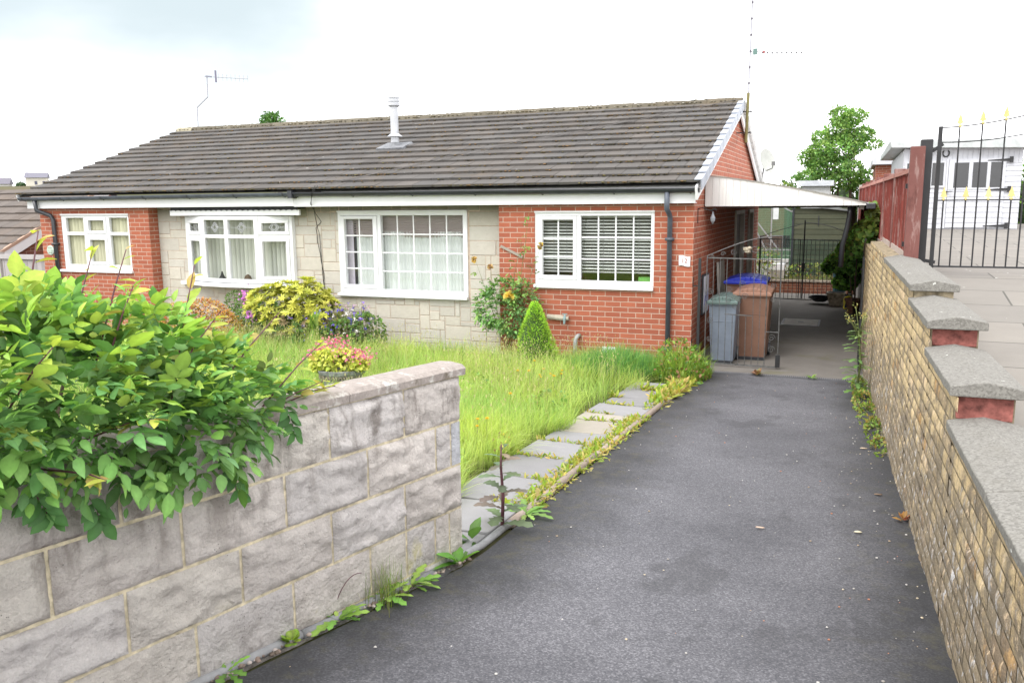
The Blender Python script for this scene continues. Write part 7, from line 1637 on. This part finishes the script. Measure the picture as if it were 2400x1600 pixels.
hedge_('green garden hedge beyond the right end of the white outbuilding', [(7.0, 16, 2.2, 1.2, 1.2, 1.1), (8.6, 16.5, 2.4, 1.4, 1.2, 1.3), (6.6, 22, 2.4, 1.4, 1.2, 1.5)], 3600, (.09, .2), [(.09, .20, .03), (.13, .26, .04), (.07, .15, .03)], 132)
hedge_('overgrown greenery around the greenhouse', [(-1.6, 16.5, 1.0, 1.6, 1., 1.1), (.4, 16.5, .9, 1.5, 1, 1.0), (-.9, 11.9, .75, .5, .25, .5)], 2600, (.09, .18), [(.09, .19, .04), (.13, .24, .05), (.17, .27, .05)], 133)
yw_ = leaf_blob('garden_weeds', None, [(-.9, 11.1, .42, 1.5, .35, .34), (.0, 11.0, .40, .35, .3, .34), (1.1, 11.1, .36, .7, .3, .28), (-.4, 11.75, .75, .7, .1, .22), (1.75, 10.9, .55, .25, .25, .45)], 2800, LANCE, (.05, .11), [(.26, .32, .05), (.32, .32, .05), (.16, .26, .05), (.11, .20, .05), (.36, .20, .12)], seed=134, jit=.8)
tag(yw_, 'yellowish and reddish weeds covering the raised garden behind the rear gate', 'weeds', kind='stuff')
hedge_('hedges and trees on the left hill between the far houses', [(-137.2, 97.5, 5.4, 1.1, .8, 1.3)], 700, (.3, .6), [(.05, .10, .05), (.07, .13, .06)], 135, 'far_bush')

# ------------------------------------------------------------------ light, sky, camera
w = bpy.data.worlds.new('World'); scene.world = w; w.use_nodes = True
nt = w.node_tree; nt.nodes.clear()
SUN_EL, SUN_AZ = R_(50), R_(200)
sky = nd(nt, 'ShaderNodeTexSky', sky_type='NISHITA', sun_disc=False, sun_elevation=SUN_EL, sun_rotation=SUN_AZ, air_density=1., dust_density=3., ozone_density=1.)
skyc = mixc(nt, 1., sky.outputs[0], (.09, .09, .09), 'MULTIPLY')
g = nd(nt, 'ShaderNodeTexCoord').outputs['Generated']
dn = nd(nt, 'ShaderNodeVectorMath', {0: g}, operation='NORMALIZE').outputs[0]
cl = noise(nt, mapping(nt, dn, (1.1, 1.1, 2.6), (0, 0, 0), (.3, .1, 0)), 2.2, 5, .5)
# pale blue grey rain cloud to the upper left
ctr = Vector((-.66, .62, .42)).normalized()
dp = nd(nt, 'ShaderNodeVectorMath', {0: dn, 1: tuple(ctr)}, operation='DOT_PRODUCT').outputs['Value']
mask = nd(nt, 'ShaderNodeMapRange', {'Value': math_(nt, 'ADD', dp, math_(nt, 'MULTIPLY', math_(nt, 'SUBTRACT', cl, .5), .10)), 'From Min': .89, 'From Max': .975, 'To Min': 0., 'To Max': 1.}, interpolation_type='SMOOTHSTEP').outputs[0]
white = mixc(nt, ramp(nt, cl, [(.3, 0.), (.7, 1.)]), (2.3, 2.32, 2.38), (2.9, 2.9, 2.9))
basec = mixc(nt, .9, skyc, white)
tot = mixc(nt, mask, basec, (.63, .74, .79))
nd(nt, 'ShaderNodeOutputWorld', {'Surface': nd(nt, 'ShaderNodeBackground', {'Color': tot, 'Strength': 1.18}).outputs[0]})
sd = bpy.data.lights.new('sun', 'SUN'); sd.energy = 2.5; sd.angle = R_(30); sd.color = (1., .97, .92)
so = bpy.data.objects.new('sun', sd); COL.objects.link(so)
dirv = Vector((sin(SUN_AZ) * cos(SUN_EL), cos(SUN_AZ) * cos(SUN_EL), sin(SUN_EL)))
so.rotation_euler = dirv.to_track_quat('Z', 'Y').to_euler()
cam = bpy.data.cameras.new('camera'); cam.sensor_width = 36; cam.lens = 36 * 1960.6 / 2400; cam.clip_end = 3000; cam.clip_start = .05
co = bpy.data.objects.new('camera', cam); COL.objects.link(co)
yaw, pitch, roll = .384715, .164264, -.01008
fw = Vector((-sin(yaw) * cos(pitch), cos(yaw) * cos(pitch), -sin(pitch))); r0 = Vector((cos(yaw), sin(yaw), 0)); u0 = r0.cross(fw)
rt = r0 * cos(roll) + u0 * sin(roll); up = -r0 * sin(roll) + u0 * cos(roll)
M = Matrix((rt, up, -fw)).transposed().to_4x4(); M.translation = (2.00576, -11.59512, 2.23659); co.matrix_world = M
scene.camera = co
scene.view_settings.view_transform = 'Standard'; scene.view_settings.look = 'None'; scene.view_settings.exposure = 0; scene.view_settings.gamma = 1.10
scene.cycles.max_bounces = 8; scene.cycles.transparent_max_bounces = 12
scene.cycles.use_denoising = True
